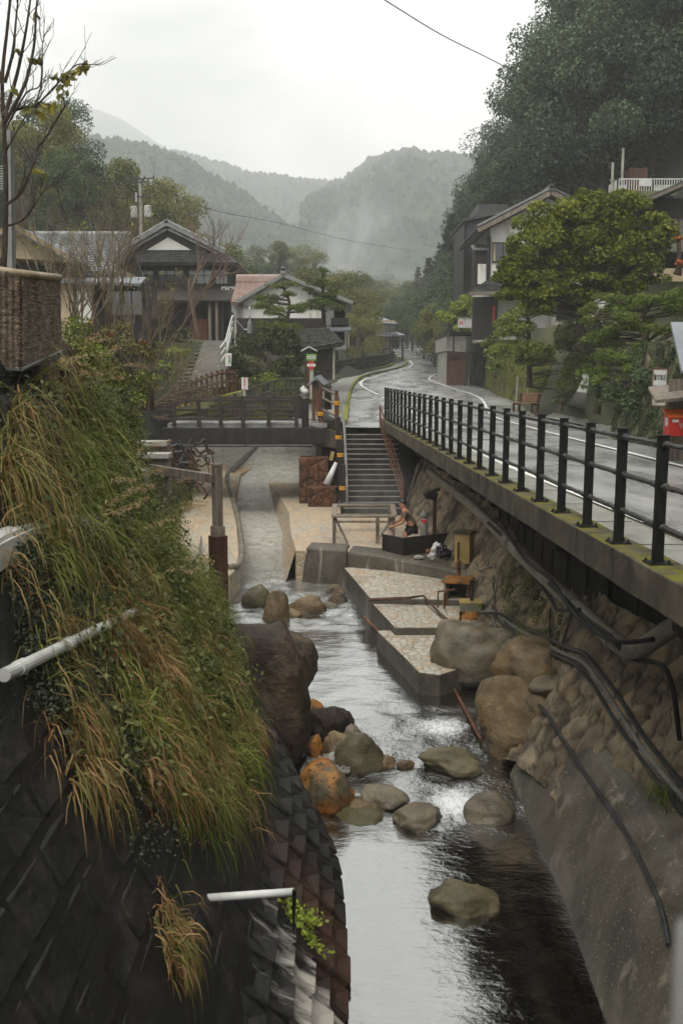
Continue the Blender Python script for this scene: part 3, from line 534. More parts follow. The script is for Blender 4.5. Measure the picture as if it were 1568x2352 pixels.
strip(mk, [road(*p) for p in ((936, 846), (944, 842), (946, 836), (940, 829))], .2, .045)
for k in range(7): strip(mk, [road(955 + k * 2.6 - 12, 771 + k * 5.3), road(956.5 + k * 2.6 - 12, 774 + k * 5.3)], .16, .05)
strip(mk, [road(*p) for p in ((905, 806), (904, 796), (902, 786))], .14, .05)
tag(mk.obj('road_markings', M['paint']), kind='structure')
# ---- kerb and pavement on the left of the road
kb = MB(); kk = spline([p for p in kerbp[1:14]], 5)
for a, b in zip(kk[:-1], kk[1:]):
    d = (b - a); d.z = 0
    if d.length < 1e-4: continue
    s = Vector((-d.y, d.x, 0)).normalized() * .18
    q = [a, b, b + s, a + s]; lo = [Vector((v.x, v.y, zr(v.y) - .1)) for v in q]; hi = [Vector((v.x, v.y, zr(v.y) + .17)) for v in q]
    kb.add(lo + hi, [(4, 5, 6, 7), (0, 1, 5, 4), (1, 2, 6, 5), (2, 3, 7, 6), (3, 0, 4, 7)])
tag(kb.obj('kerb', M['kerb'], bevel=.02), 'mossy green kerb curving along the left pavement edge', 'kerb')
FEN = [(727, 884), (742, 876), (760, 870), (790, 862), (820, 856), (850, 850), (872, 846), (890, 841), (897, 836)]
fenp = [road(*p, .16) for p in FEN]
pv = MB(); pl_ = [Vector((-1.9, 36.6, 0)), Vector((-1.6, 39.5, 0)), Vector((-1.6, 42, 0))] + fenp; pl_ = [Vector((p.x - .25, p.y, 0)) for p in pl_]
yl = [p.y for p in pl_]; xl_ = [p.x for p in pl_]; kx_ = [p.y for p in kk]; kxx = [p.x for p in kk]
Yq = np.arange(35.2, kerbp[11].y, .5); vs = []
for Y in Yq:
    a = np.interp(Y, yl, xl_); b = np.interp(Y, kx_, kxx) - .17
    if Y > fenp[-1].y: a = np.interp(Y, [fenp[-1].y, kerbp[11].y], [fenp[-1].x - .25, kerbp[11].x - .3])
    for i in range(5): vs.append((a + (b - a) * i / 4, Y, zr(Y) + .155))
pv.add(vs, [(j * 5 + i, j * 5 + i + 1, (j + 1) * 5 + i + 1, (j + 1) * 5 + i) for j in range(len(Yq) - 1) for i in range(4)])
tag(pv.obj('pavement', M['slab']), kind='structure')
# ---- river water
ZW = ([-10, 12.3, 13.0, 15.2, 15.8, 20.6, 22.8, 30, 36, 47, 50], [-4.2, -4.2, -4.1, -3.86, -3.82, -3.8, -3.62, -3.5, -3.3, -1.9, -1.6])
def zw(y): return float(np.interp(y, *ZW))
def rap(y): return float(np.interp(y, [0, 11.6, 12.6, 14.6, 16, 20.3, 21.6, 23.5, 27, 36, 40], [.06, .12, 1, 1, .2, .05, .9, .7, .35, .35, .6]))
mb = MB(); Xw = np.arange(-11, 4.61, .11); Yw = np.concatenate([np.arange(1, 12, .14), np.arange(12, 16.5, .07), np.arange(16.5, 21, .14), np.arange(21, 24, .09), np.arange(24, 50, .22)])
vs = []; foam = []
for y in Yw:
    r = rap(y)
    for x in Xw:
        z = zw(y) + r * .05 * fbm(x * 2.2, y * 2.2) + r * .025 * fbm(x * 6, y * 5, 3) + .004 * fbm(x * 1.5, y * 3, 7); vs.append((x, y, z))
        f = 0
        for fx, fy, rx, ry, s in ((1.62, 15.0, .5, .42, 1), (1.55, 12.75, .42, .55, 1.1), (1.2, 12.2, .4, .3, .7), (.3, 12.75, .3, .2, .6), (.75, 14.2, .6, .25, .45), (-.9, 23.2, .9, .5, .6), (-.2, 21.8, .8, .4, .5), (-1.7, 24.6, .7, .7, .55), (-2.4, 29, 1.2, 4, .3), (-4, 38, 2, 5, .5)):
            f = max(f, s * math.exp(-((x - fx) / rx) ** 2 - ((y - fy) / ry) ** 2))
        foam.append(f)
k = len(Xw); mb.add(vs, [(j * k + i, j * k + i + 1, (j + 1) * k + i + 1, (j + 1) * k + i) for j in range(len(Yw) - 1) for i in range(k - 1)])
def water():
    m, t, bs = new_mat('river water'); v = coords(t)
    at_ = N(t, 'ShaderNodeAttribute', attribute_name='foam')
    base = ramp(t, [(.35, C(14, 13, 10)), (.6, C(34, 29, 20)), (.75, C(70, 58, 38))], noisen(t, v, 5, 5, .6)).outputs[0]
    pa_t = N(t, 'ShaderNodeAttribute', attribute_name='pale')  # pale stone bed upstream, lightened further in place of reflected sky
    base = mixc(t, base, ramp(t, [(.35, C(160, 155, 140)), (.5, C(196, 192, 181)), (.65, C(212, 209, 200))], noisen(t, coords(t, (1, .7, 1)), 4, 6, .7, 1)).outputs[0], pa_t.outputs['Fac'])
    fo = N(t, 'ShaderNodeMath', operation='MULTIPLY_ADD'); t.links.new(at_.outputs['Fac'], fo.inputs[0]); fo.inputs[1].default_value = .6
    nf = noisen(t, coords(t, (1, .6, 1)), 16, 6, .7, .8); sb = N(t, 'ShaderNodeMath', operation='MULTIPLY_ADD'); t.links.new(nf, sb.inputs[0]); sb.inputs[1].default_value = .9; sb.inputs[2].default_value = -.25; t.links.new(sb.outputs[0], fo.inputs[2])
    ff = ramp(t, [(.48, (0, 0, 0)), (.85, (1, 1, 1))], fo.outputs[0]).outputs[0]
    t.nodes.remove(bs)
    df = N(t, 'ShaderNodeBsdfDiffuse'); t.links.new(base, df.inputs[0]); gl = N(t, 'ShaderNodeBsdfGlossy'); gl.inputs[1].default_value = .03; gl.inputs[0].default_value = (.76, .77, .755, 1)
    lw = N(t, 'ShaderNodeLayerWeight'); lw.inputs[0].default_value = .5; fr = ramp(t, [(.2, (.24,) * 3), (.5, (.62,) * 3), (.8, (.86,) * 3)], lw.outputs['Facing']).outputs[0]
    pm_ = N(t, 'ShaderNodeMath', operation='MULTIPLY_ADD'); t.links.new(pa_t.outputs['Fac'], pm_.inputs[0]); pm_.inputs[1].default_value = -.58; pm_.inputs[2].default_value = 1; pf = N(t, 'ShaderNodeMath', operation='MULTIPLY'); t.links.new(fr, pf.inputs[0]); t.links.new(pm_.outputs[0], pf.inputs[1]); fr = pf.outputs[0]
    ms = N(t, 'ShaderNodeMixShader'); t.links.new(fr, ms.inputs[0]); t.links.new(df.outputs[0], ms.inputs[1]); t.links.new(gl.outputs[0], ms.inputs[2])
    fd = N(t, 'ShaderNodeBsdfDiffuse'); fd.inputs[0].default_value = (.8, .82, .82, 1); m2 = N(t, 'ShaderNodeMixShader'); t.links.new(ff, m2.inputs[0]); t.links.new(ms.outputs[0], m2.inputs[1]); t.links.new(fd.outputs[0], m2.inputs[2])
    t.links.new(m2.outputs[0], t.nodes['Material Output'].inputs[0])
    ra = N(t, 'ShaderNodeAttribute', attribute_name='rapid')
    h1 = noisen(t, coords(t, (1, 2.2, 1), (0, 0, .35)), 2.6, 5, .55, .6); h2 = noisen(t, coords(t, (1, 1.6, 1), (0, 0, -.3)), 11, 4, .6, .5)
    hm = N(t, 'ShaderNodeMath', operation='MULTIPLY'); t.links.new(h2, hm.inputs[0]); rm = N(t, 'ShaderNodeMath', operation='MULTIPLY_ADD'); t.links.new(ra.outputs['Fac'], rm.inputs[0]); rm.inputs[1].default_value = 1.7; rm.inputs[2].default_value = .05; t.links.new(rm.outputs[0], hm.inputs[1])
    h1m = N(t, 'ShaderNodeMath', operation='MULTIPLY'); rm1 = N(t, 'ShaderNodeMath', operation='MULTIPLY_ADD'); t.links.new(ra.outputs['Fac'], rm1.inputs[0]); rm1.inputs[1].default_value = .9; rm1.inputs[2].default_value = .5; t.links.new(h1, h1m.inputs[0]); t.links.new(rm1.outputs[0], h1m.inputs[1])
    ha = N(t, 'ShaderNodeMath', operation='ADD'); t.links.new(h1m.outputs[0], ha.inputs[0]); t.links.new(hm.outputs[0], ha.inputs[1])
    b = N(t, 'ShaderNodeBump'); b.inputs['Strength'].default_value = .5; b.inputs['Distance'].default_value = .022; t.links.new(ha.outputs[0], b.inputs['Height'])
    for n_ in (df, gl, lw): t.links.new(b.outputs[0], n_.inputs['Normal'])
    return m
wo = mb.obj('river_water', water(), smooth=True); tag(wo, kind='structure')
at1 = wo.data.attributes.new('foam', 'FLOAT', 'POINT'); at1.data.foreach_set('value', foam)
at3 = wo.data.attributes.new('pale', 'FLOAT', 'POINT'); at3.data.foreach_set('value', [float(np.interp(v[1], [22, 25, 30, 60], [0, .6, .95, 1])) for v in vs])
at2 = wo.data.attributes.new('rapid', 'FLOAT', 'POINT'); at2.data.foreach_set('value', [rap(v[1]) for v in vs])
# ---- left bank: battered block wall below, soil bank above
def xo(y): return float(np.interp(y, [0, 10, 11, 12, 13.5, 15], [.02, 0, -.05, -.26, -.6, -.6]))
def xbank(y, z):
    rc = np.interp(y, [0, 13.4, 14.5, 16, 18, 21, 25], [0, 0, -.15, -.6, -1.7, -3.0, -3.6])
    return -.5 * (z + 4.2) + xo(y) + float(rc) * (1 if z < -2 else max(.55, 1 - .1 * (z + 2)))
def bz_top(y): return float(np.interp(y, [0, 14, 16.8, 18.5, 21, 25], [2.05, 2.05, 2.0, 1.3, .3, -.4]))
sb = MB(); nz = 40; yb = np.arange(.2, 23, .35)
def bankpt(y, u):
    z = -4.4 + u * (bz_top(y) + 4.4); x = xbank(y, z) - .06
    rg = 1 if z > -1.4 or y > 12.8 else .15
    return Vector((x + rg * .16 * fbm(y * .8, z * 1.1), y, z + rg * .06 * fbm(y, z, 4)))
vs = [bankpt(y, j / nz) for y in yb for j in range(nz + 1)]
vs2 = []
fsb = [(i * (nz + 1) + j, (i + 1) * (nz + 1) + j, (i + 1) * (nz + 1) + j + 1, i * (nz + 1) + j + 1) for i in range(len(yb) - 1) for j in range(nz)]
sb.add(vs, fsb)
top = [vs[i * (nz + 1) + nz] for i in range(len(yb))]; n0 = len(sb.v)
for dx, dz in ((-.9, .03), (-3.2, .06)): sb.add([Vector((p.x + dx, p.y, (p.z + dz) if dx > -2 else hz(p.x + dx, p.y) + .05)) for p in top], [])
n = len(top)
for a0, f in ((None, 0), (n0, 1)):
    for i in range(n - 1):
        ra_ = [(i * (nz + 1) + nz) if a0 is None else a0 + i, ((i + 1) * (nz + 1) + nz) if a0 is None else a0 + i + 1]
        b0 = n0 if a0 is None else n0 + n
        sb.f.append((ra_[0], ra_[1], b0 + i + 1, b0 + i)); sb.m.append(0)
tag(sb.obj('river_bank', M['soil'], smooth=True), kind='structure')
def block_pt(y, s, out):                             # s metres up the slope from the water, out = distance off the face
    z = -4.5 + s * .894; return Vector((-.5 * (z + 4.2) + xo(y) + out * .894, y, z + out * .447))
wb = MB(); rnd = random.Random(5); bh, bw = .34, .52
for r in range(15):
    s0 = r * bh
    for c in range(-1, 26):
        y0 = c * bw + (r % 2) * bw * .5 + .1
        if y0 > 13.0: continue
        if r > 8 and rnd.random() < .15: continue
        j = lambda a: rnd.uniform(-a, a)
        o1, o2 = (.1 + j(.025), .0 + j(.012)) if r < 6 else (.014 + j(.008), .004 + j(.005))
        a, b, c_, d = (y0 + .015, s0 + .012 + j(.008)), (y0 + bw - .015, s0 + .012 + j(.008)), (y0 + bw - .015 + j(.01), s0 + bh - .008), (y0 + .015 + j(.01), s0 + bh - .008)
        lo = [block_pt(*p, -.05) for p in (a, b, c_, d)]
        m1, m2 = (a[0] + .05, a[1] + .05), (b[0] - .05, b[1] + .05)
        hi = [block_pt(a[0] + .03, a[1] + .02, o1), block_pt(b[0] - .03, b[1] + .02, o1), block_pt(c_[0] - .03, c_[1] - .05, o2), block_pt(d[0] + .03, d[1] - .05, o2)]
        # a shallow round recess is suggested by a sunk centre
        cen = [block_pt(y0 + bw * f, s0 + bh * g, (o1 * (1 - g) + o2 * g) - (.045 if r < 6 else .012)) for f, g in ((.36, .42), (.64, .42), (.64, .68), (.36, .68))]
        wb.add(lo + hi + cen, [(0, 1, 5, 4), (1, 2, 6, 5), (2, 3, 7, 6), (3, 0, 4, 7), (4, 5, 9, 8), (5, 6, 10, 9), (6, 7, 11, 10), (7, 4, 8, 11), (8, 9, 10, 11)])
wb.grid(lambda u, v: block_pt(-.6 + u * 13.6, v * 6.7, .0 + .02 * fbm(u * 20, v * 9) + .07 * max(0, v - .4) * fbm(u * 34, v * 16, 4)), 140, 70)
wall_l = wb.obj('block_wall', M['block'], bevel=.012)
tag(wall_l, 'dark stained concrete block wall sloping into the stream on the left', 'retaining wall')
# ---- concrete apron and rubble wall on the right
TOE = ([0, 6, 9, 11, 12, 13.2, 14, 16, 18, 20, 23, 26, 31, 35], [3.6, 3.6, 3.5, 3.3, 3.2, 3.0, 2.9, 2.7, 2.72, 2.75, 2.62, 2.36, 2.08, 1.95])
TOEZ = ([0, 9, 12, 13.4, 14.5, 16, 18, 20, 23, 26, 35], [-2.9, -2.85, -2.75, -2.9, -3.3, -3.6, -3.5, -3.3, -3.0, -2.85, -2.8])
def toe(y): return float(np.interp(y, *TOE)), float(np.interp(y, *TOEZ))
TOPZ = ([0, 8, 14, 20, 28, 35], [-1.35, -1.35, -1.5, -1.35, -1.1, -.9])
def rub(y, u):
    x, z = toe(y); zt = float(np.interp(y, *TOPZ)); z0 = z - .9
    zz = z0 + (zt - z0) * u; xx = x + (zz - z) * .56
    w = Vector((y * 3.3 + zz * 1.2 + .5 * fbm(y * .9, zz, 3), zz * 2.5 + .4 * fbm(y, zz, 7), 3.3)); ds, ps = noise.voronoi(w); ed = min(1, (ds[1] - ds[0]) * 2.6)
    RA_.append((math.sin(ps[0].x * 12.9 + ps[0].y * 78.2) * 43758.5) % 1); RE_.append(ed)
    d = .07 * fbm(y * 1.4, zz * 1.8, 2) + .085 * ed ** .5 * (.6 + .6 * RA_[-1]) + .035 * fbm(y * 5, zz * 5, 9)
    return Vector((xx - d * .8, y, zz + d * .25))
rw = MB(); RA_, RE_ = [], []; yr_ = np.concatenate([np.arange(5, 19, .055), np.arange(19, 34.7, .11)]); nr_ = 44
rvs = [rub(float(y), j / nr_) for y in yr_ for j in range(nr_ + 1)]
rw.add(rvs, [(i * (nr_ + 1) + j, (i + 1) * (nr_ + 1) + j, (i + 1) * (nr_ + 1) + j + 1, i * (nr_ + 1) + j + 1) for i in range(len(yr_) - 1) for j in range(nr_)])
rwo = rw.obj('rubble_wall', M['rubble2'], smooth=True)
for nm_, vals_ in (('cell', RA_), ('edge', RE_)): rwo.data.attributes.new(nm_, 'FLOAT', 'POINT').data.foreach_set('value', vals_)
tag(rwo, 'leaning brown rubble stone wall below the road on the right', 'stone wall')
ap = MB()
AP = [(2.36, -4.45), (2.44, -4.1), (2.72, -3.45), (2.98, -2.98), (3.12, -2.84), (3.3, -2.8), (3.7, -2.72), (4.1, -2.6)]
def apr(y, u):
    k = u * (len(AP) - 1); i = min(int(k), len(AP) - 2); f = k - i; x = AP[i][0] * (1 - f) + AP[i + 1][0] * f; z = AP[i][1] * (1 - f) + AP[i + 1][1] * f
    wx = np.interp(y, [2, 6, 8.2, 10.8, 12.7, 13.5], [-.35, -.12, 0.0, .1, .02, -.05])
    return Vector((x + float(wx) + .015 * fbm(y * .9, u * 4), y, z + .02 * fbm(y, u * 5, 3)))
ap.grid(lambda u, v: apr(1.5 + 12.0 * u, v), 80, 35)
# rounded nose closing the apron upstream
ap.grid(lambda u, v: apr(13.5, v) + Vector((u * .9 * (1 - .3 * v), .35 * math.sin(u * 1.5), -.35 * u * v)), 6, 35)
apron = ap.obj('concrete_apron', M['conc'], smooth=True)
tag(apron, 'curved weathered concrete wall dropping to the stream at lower right', 'concrete wall')
# ---- road deck edge
de = MB(); fy = [float(a) for a in np.arange(-2, 35.6, .6)]
def ring(y, pts): return [(xf(y) + dx, y, dz) for dx, dz in pts]
P1 = [(-.14, .03), (.2, .03), (.2, -.3), (-.14, -.3)]
vs = [v for y in fy for v in ring(y, [(a, b + .012 * fbm(y * 2, a * 9, b * 9)) for a, b in P1])]
de.add(vs, [(i * 4 + j, i * 4 + (j + 1) % 4, (i + 1) * 4 + (j + 1) % 4, (i + 1) * 4 + j) for i in range(len(fy) - 1) for j in range(4)] + [(0, 3, 2, 1), tuple(len(vs) - 4 + i for i in range(4))])
deck = thing('road_deck', 'concrete road deck edge with mossy beam carried on corbels above the stream', 'road deck')
de.obj('edge_beam', M['mosscurb'], deck, bevel=.015)
d2 = MB(); d2.add([v for y in fy for v in ring(y, [(.2, min(0, zr(y)) - .08), (5.5, min(0, zr(y)) - .08), (5.5, -.42), (.2, -.42)])], [(i * 4 + j, i * 4 + (j + 1) % 4, (i + 1) * 4 + (j + 1) % 4, (i + 1) * 4 + j) for i in range(len(fy) - 1) for j in range(4)])
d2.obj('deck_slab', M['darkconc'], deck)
d3 = MB(); d3.add([v for y in fy for v in [(toe(y)[0] + .92, y, -.34), (toe(y)[0] + .86, y, -1.75), (toe(y)[0] + 1.2, y, -1.75), (toe(y)[0] + 1.2, y, -.34)]], [(i * 4 + j, i * 4 + (j + 1) % 4, (i + 1) * 4 + (j + 1) % 4, (i + 1) * 4 + j) for i in range(len(fy) - 1) for j in range(4)])
for y in np.arange(2, 34, .9): d3.box((toe(y)[0] + .86, y, -1.0), (.06, .07, 1.3))
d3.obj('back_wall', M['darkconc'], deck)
for y in np.arange(4.0, 34.5, 2.1):
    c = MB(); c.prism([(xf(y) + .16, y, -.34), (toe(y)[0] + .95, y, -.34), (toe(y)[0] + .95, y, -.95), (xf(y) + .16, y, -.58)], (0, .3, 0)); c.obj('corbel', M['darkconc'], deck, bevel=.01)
sw = MB(); sw.add([v for y in fy[:-6] for v in [(xf(y) + .2, y, .012), (xf(y) + .64, y, .012)]], [(2 * i, 2 * i + 1, 2 * i + 3, 2 * i + 2) for i in range(len(fy) - 7)])
for y in np.arange(2, 32, 1.5): sw.box((xf(y) + .42, y, .013), (.43, .016, .006), m=1)
tag(sw.obj('footway', [M['slab'], M['soil']]), kind='structure')
gv = MB(); gv.add([v for y in fy[:-7] for v in [(xf(y) + .62, y, .026 + zr(y)), (xf(y) + .7, y, .03 + zr(y))]], [(2 * i, 2 * i + 1, 2 * i + 3, 2 * i + 2) for i in range(len(fy) - 8)])
tag(gv.obj('gravel_strip', M['gravel']), kind='structure')
# ---- guard fence
gf = thing('guard_fence', 'black post and triple rail guard fence along the road edge', 'fence', (xf(8), 8, .03))
posts = [3.25, 4.3, 5.35, 6.4, 7.45] + [8.45 + 1.05 * i for i in range(26)]; me0 = None
for y in posts:
    x = xf(y)
    if me0 is None:
        p = MB(); p.box((0, 0, .555), (.082, .082, 1.11)); p.box((0, 0, .008), (.2, .2, .016)); p.box((0, 0, 1.114), (.098, .098, .012))
        for sx, sy in ((-1, -1), (1, -1), (1, 1), (-1, 1)): p.lathe((sx * .075, sy * .075, .014), [(.014, 0), (.014, .014), (.006, .03)], 6)
        po = p.obj('post', M['iron'], gf, bevel=.006, local=True); me0 = po
    else:
        po = me0.copy(); COL.objects.link(po)
    po.parent = gf; po.matrix_parent_inverse = Matrix(); po.location = (x - gf.location.x, y - 8, .0); po.rotation_euler = (0, random.Random(int(y * 10)).uniform(-.008, .008), .046)
for h in (1.04, .68, .33):
    t = MB(); q = []; rr = []; rnd = random.Random(int(h * 100))
    y = 2.0
    while y < 34.8:
        q.append((xf(y) + rnd.uniform(-.003, .003), y, .03 + h + rnd.uniform(-.004, .004))); rr.append(.025 * rnd.uniform(.9, 1.12)); y += .09
    t.tube(q, rr, 8)
    for py in posts:
        for dy in (-.1, .1, .16): t.tube([(xf(py + dy - .025), py + dy - .025, .03 + h), (xf(py + dy + .025), py + dy + .025, .03 + h)], .034 if abs(dy) == .1 else .03, 8)
    t.obj('rail', M['rail'], gf, smooth=True)
# ---- ray hits on what is built so far
HV, HF = [], []
def hitset(*mbs):
    v, f = [], []
    for m in mbs: n = len(v); v += m.v; f += [tuple(i + n for i in q) for q in m.f]
    return BVHTree.FromPolygons(v, f)
BR = hitset(rw, ap); BL = hitset(sb, wb)
def hit(tree, px, py, off=.0):
    a, b = ray(px, py); d = Vector((a, 1, b)).normalized(); loc, nrm, i, dist = tree.ray_cast(Vector((0, 0, CAMZ)), d)
    return None if loc is None else loc - d * off
def onfence(px, py, off):
    a, b = ray(px, py); Y = (3.136 + off) / (a + .046); return Vector((a * Y, Y, CAMZ + b * Y))
# ------------------------------------------------------------------ stream bed: ledges, weir, boulders
def ledge(name, px, z, depth, m, label, cat='ledge', kind=None, pts=None, thick=None):
    P = pts or [onz(x, y, z) for x, y in px]; mb = MB()
    mb.prism([Vector((p.x, p.y, z + .015 * fbm(p.x * 2, p.y * 2))) for p in P], (0, 0, -depth)); mb.m = [1, 0] + [1] * len(P) if False else [0] + [1] * (len(P) + 1); o = mb.obj(name, [m, M['conc']], bevel=.03)
    return tag(o, label, cat, kind=kind)
ledge('paved_ledge', [(790, 1304), (850, 1373), (1062, 1378), (1050, 1310), (1000, 1296), (880, 1298)], -3.14, 1.0, M['paving'], 'largest pale cobbled ledge, uppermost of the three below the weir')
ledge('paved_ledge', [(849, 1379), (906, 1441), (1085, 1441), (1064, 1377)], -3.27, .9, M['paving'], 'middle pale paved ledge crossed by brown pipes')
ledge('paved_ledge', [(865, 1447), (930, 1510), (962, 1543), (1010, 1549), (1100, 1520), (1085, 1441)], -3.42, .8, M['paving'], 'lowest stone ledge running under the big grey boulder')
TP = [Vector((-1.16, 24.6, 0)), Vector((-1.42, 27.2, 0)), Vector((-1.7, 31.5, 0)), Vector((-2.3, 36, 0)), Vector((-3.0, 40, 0)), Vector((-3.2, 44, 0)), Vector((-1.2, 47, 0)), Vector((-.9, 35, 0)), Vector((2.6, 34.6, 0)), Vector((2.9, 24.3, 0))]
mb = MB(); mb.prism([Vector((p.x, p.y, -2.78)) for p in TP], (0, 0, -1.2))
mb.add([Vector((p.x, p.y, -2.8)) for p in TP[:6]] + [Vector((p.x - .35, p.y - .05, -3.9)) for p in TP[:6]], [(i, i + 1, 7 + i, 6 + i) for i in range(5)])
tag(mb.obj('bathing_terrace', M['paving2'], bevel=.03), kind='structure')
wr = MB()
wr.prism([(-1.05, 24.45, -3.95), (.2, 24.15, -3.95), (.12, 24.3, -2.72), (-.9, 24.6, -2.72)], (.1, .9, 0))
wr.prism([(.14, 24.2, -2.74), (1.1, 23.75, -2.8), (2.2, 22.9, -2.86), (2.75, 22.3, -2.88), (2.95, 23.2, -2.88), (1.6, 24.7, -2.8), (.3, 25.1, -2.74)], (0, 0, -.5))
tag(wr.obj('weir_wall', M['conc'], bevel=.05), 'grey concrete weir block with low wall running right to the yellow box', 'weir')
lw_ = MB(); LS = [onz(552, 1296, -3.0), onz(552, 1230, -3.0), onz(545, 1180, -2.95), Vector((-3.9, 36, -2.8)), Vector((-4.2, 41, -2.5)), Vector((-3.9, 42.5, -2.45)), Vector((-4.0, 48, -1.9)), Vector((-11, 48, -1.9)), Vector((-9, 36, -2.8)), Vector((-6.2, 30, -2.95)), Vector((-6.0, 22, -3.0)), Vector((-2.6, 22.6, -3.0))]
lw_.prism([Vector((p.x, p.y, p.z)) for p in LS], (0, 0, -1.3)); tag(lw_.obj('stream_side_strip', M['paving2'], bevel=.03), kind='structure')
bs_ = MB(); bs_.grid(lambda u, v: Vector((-4.9 - 1.9 * v - .12 * max(0, (16 + 33 * u) - 34) + .15 * fbm(u * 14, v * 3) - .5 * max(0, 20 - (16 + 33 * u)), 16 + 33 * u, -3.1 + 3.4 * v + .1 * fbm(u * 10, v * 4, 5))), 60, 10)
tag(bs_.obj('far_bank', M['soil'], smooth=True), kind='structure')
# walls closing the stream behind the bridge
cw = MB(); cw.prism([(-.62, 34.9, .0), (-1.0, 40, -.05), (-1.3, 49.4, .35), (-1.3, 49.4, -4), (-.62, 34.9, -4)], (.5, 0, 0)); tag(cw.obj('channel_wall', M['darkconc']), 'dark concrete wall under the pavement beyond the bridge', 'retaining wall')
cw = MB(); cw.prism([(-11.5, 49.6, 2.4), (-5, 49.3, 1.6), (-1.0, 49.0, .4), (-1.0, 49.0, -4), (-11.5, 49.6, -4)], (0, .5, 0)); tag(cw.obj('channel_wall', M['mosswall']), 'mossy stone wall at the head of the stream below the hedge', 'retaining wall')
cw = MB(); cw.box((.9, 34.85, -1.9), (3.2, .4, 2.85)); tag(cw.obj('landing_wall', M['darkconc']), 'dark concrete wall behind the flight of steps', 'retaining wall')
def rk(l, r, t, b, z, m, label, seed, dr=.8, hmin=.4, cat='rock', name='rock', **k):
    cx = (l + r) / 2; p = onz(cx, b, z); sc = (.99 * p.y + .14 * (CAMZ - z)) / F; w = (r - l) * sc * 1.04; d = w * dr; th = math.atan((CAMZ - z) / p.y)
    h = max(hmin * w, ((b - t) * sc - d * math.sin(th) * .55) / math.cos(th) * 1.25)
    return tag(rock(name, (p.x, p.y + d * .42, z + h * .06), (w * 1.06, d, h * 1.38), seed, M[m], rz=random.Random(seed).uniform(-.4, .4), **k), label, cat)
tag(rock('boulder', (-1.3, 14.3, -3.15), (1.7, 2.2, 2.25), 3, M['boulderd'], planes=10, soft=14, rough=.13), 'huge dark brown boulder below the grass at the end of the block wall', 'boulder')
tag(rock('boulder', (-1.18, 16.5, -3.25), (1.38, 1.9, 1.4), 8, M['boulderd'], planes=9, soft=16, rz=.4, rough=.1), 'dark purple boulder jutting over the pool above the huge one', 'boulder')
tag(rock('boulder', (2.32, 17.1, -3.25), (1.34, 1.15, 1.2), 31, M['bouldergr'], planes=8, soft=22, rough=.17), 'big grey and tan boulder at the end of the lowest ledge', 'boulder')
tag(rock('boulder', (2.78, 14.3, -3.6), (1.2, 1.5, 1.7), 14, M['boulder'], planes=7, soft=24, rz=.7, rough=.17, tilt=-.25), 'tall brown wedge boulder leaning beside the nose of the concrete wall', 'boulder')
tag(rock('boulder', (2.98, 15.0, -2.88), (1.15, 1.3, .85), 17, M['boulder'], planes=8, soft=22, rough=.17), 'flat topped tan boulder against the rubble wall with a weed on it', 'boulder')
tag(rock('rock', (3.1, 13.75, -2.82), (.7, .5, .35), 19, M['bouldergr'], planes=8, soft=14), 'small slab rock at the top of the concrete nose', 'rock')
tag(rock('rock', (2.45, 15.2, -3.95), (.5, .9, .5), 77, M['boulderd']), 'dark wet rock half under water below the wedge boulder', 'rock')
rk(690, 806, 1620, 1690, -3.86, 'boulderd', 'flat purple brown rock lying uppermost by the pool', 41, planes=9)
rk(684, 742, 1604, 1632, -3.82, 'bouldero', 'small orange rock behind the flat purple one', 42)
rk(696, 742, 1680, 1732, -3.9, 'bouldero', 'upright orange rock in the gravel under the huge boulder', 143, hmin=.5)
rk(744, 802, 1676, 1724, -3.9, 'boulder', 'grey brown rock between the orange and the green pointed rock', 44, hmin=.5)
rk(788, 828, 1664, 1704, -3.88, 'bouldergr', 'small cracked grey rock behind the pointed rock', 45)
rk(776, 884, 1682, 1764, -3.98, 'boulderg', 'green grey pointed rock at the edge of the gravel', 46, planes=8, hmin=.6)
rk(862, 906, 1735, 1762, -4.0, 'boulder', 'low rock ridge beside the pointed rock', 47)
rk(914, 952, 1742, 1762, -4.0, 'boulder', 'small brown stone in the shallows mid stream', 48)
rk(970, 1106, 1722, 1772, -4.0, 'boulderg', 'long olive rock lying across the upper rapid', 49, hmin=.3)
rk(748, 774, 1728, 1750, -3.94, 'concl', 'larger pale round stone on the gravel', 50, sub=3)
rk(736, 766, 1744, 1764, -3.97, 'beige', 'smaller tan round stone on the gravel', 51, sub=3)
q = onz(744, 1872, -4.2); tag(rock('boulder', (q.x + .02, q.y + .32, -4.02), (.78, .78, .78), 259, M['bouldero'], planes=9, soft=22, rough=.15, rz=.5), 'bright orange boulder at the foot of the block wall', 'boulder')
rk(738, 806, 1790, 1818, -4.12, 'boulderd', 'dark flat stone awash above the orange boulder', 53, hmin=.2)
rk(666, 705, 1796, 1850, -4.15, 'boulderd', 'dark stone wedged behind the orange boulder', 54)
rk(826, 930, 1800, 1854, -4.15, 'bouldergr', 'smooth grey rock in the middle of the lower rapid', 55, hmin=.3)
rk(776, 868, 1828, 1872, -4.2, 'boulder', 'sandy brown rock next to the orange boulder', 56, hmin=.3)
rk(772, 880, 1852, 1896, -4.22, 'boulderg', 'low wet rock in front of the sandy one', 57, hmin=.25)
rk(904, 1014, 1846, 1906, -4.2, 'bouldergr', 'rounded grey rock with a leaf left of the white water', 58, hmin=.35)
rk(1078, 1184, 1820, 1896, -4.2, 'bouldergr', 'grey flat rock between the white water and the concrete wall', 59, hmin=.45)
rk(1006, 1150, 2026, 2104, -4.2, 'boulderg', 'single brown rock standing alone in the lower pool', 60, hmin=.35, planes=9)
rk(552, 618, 1336, 1394, -3.7, 'boulderg', 'mossy green rock at the left of the stone row', 61, hmin=.4)
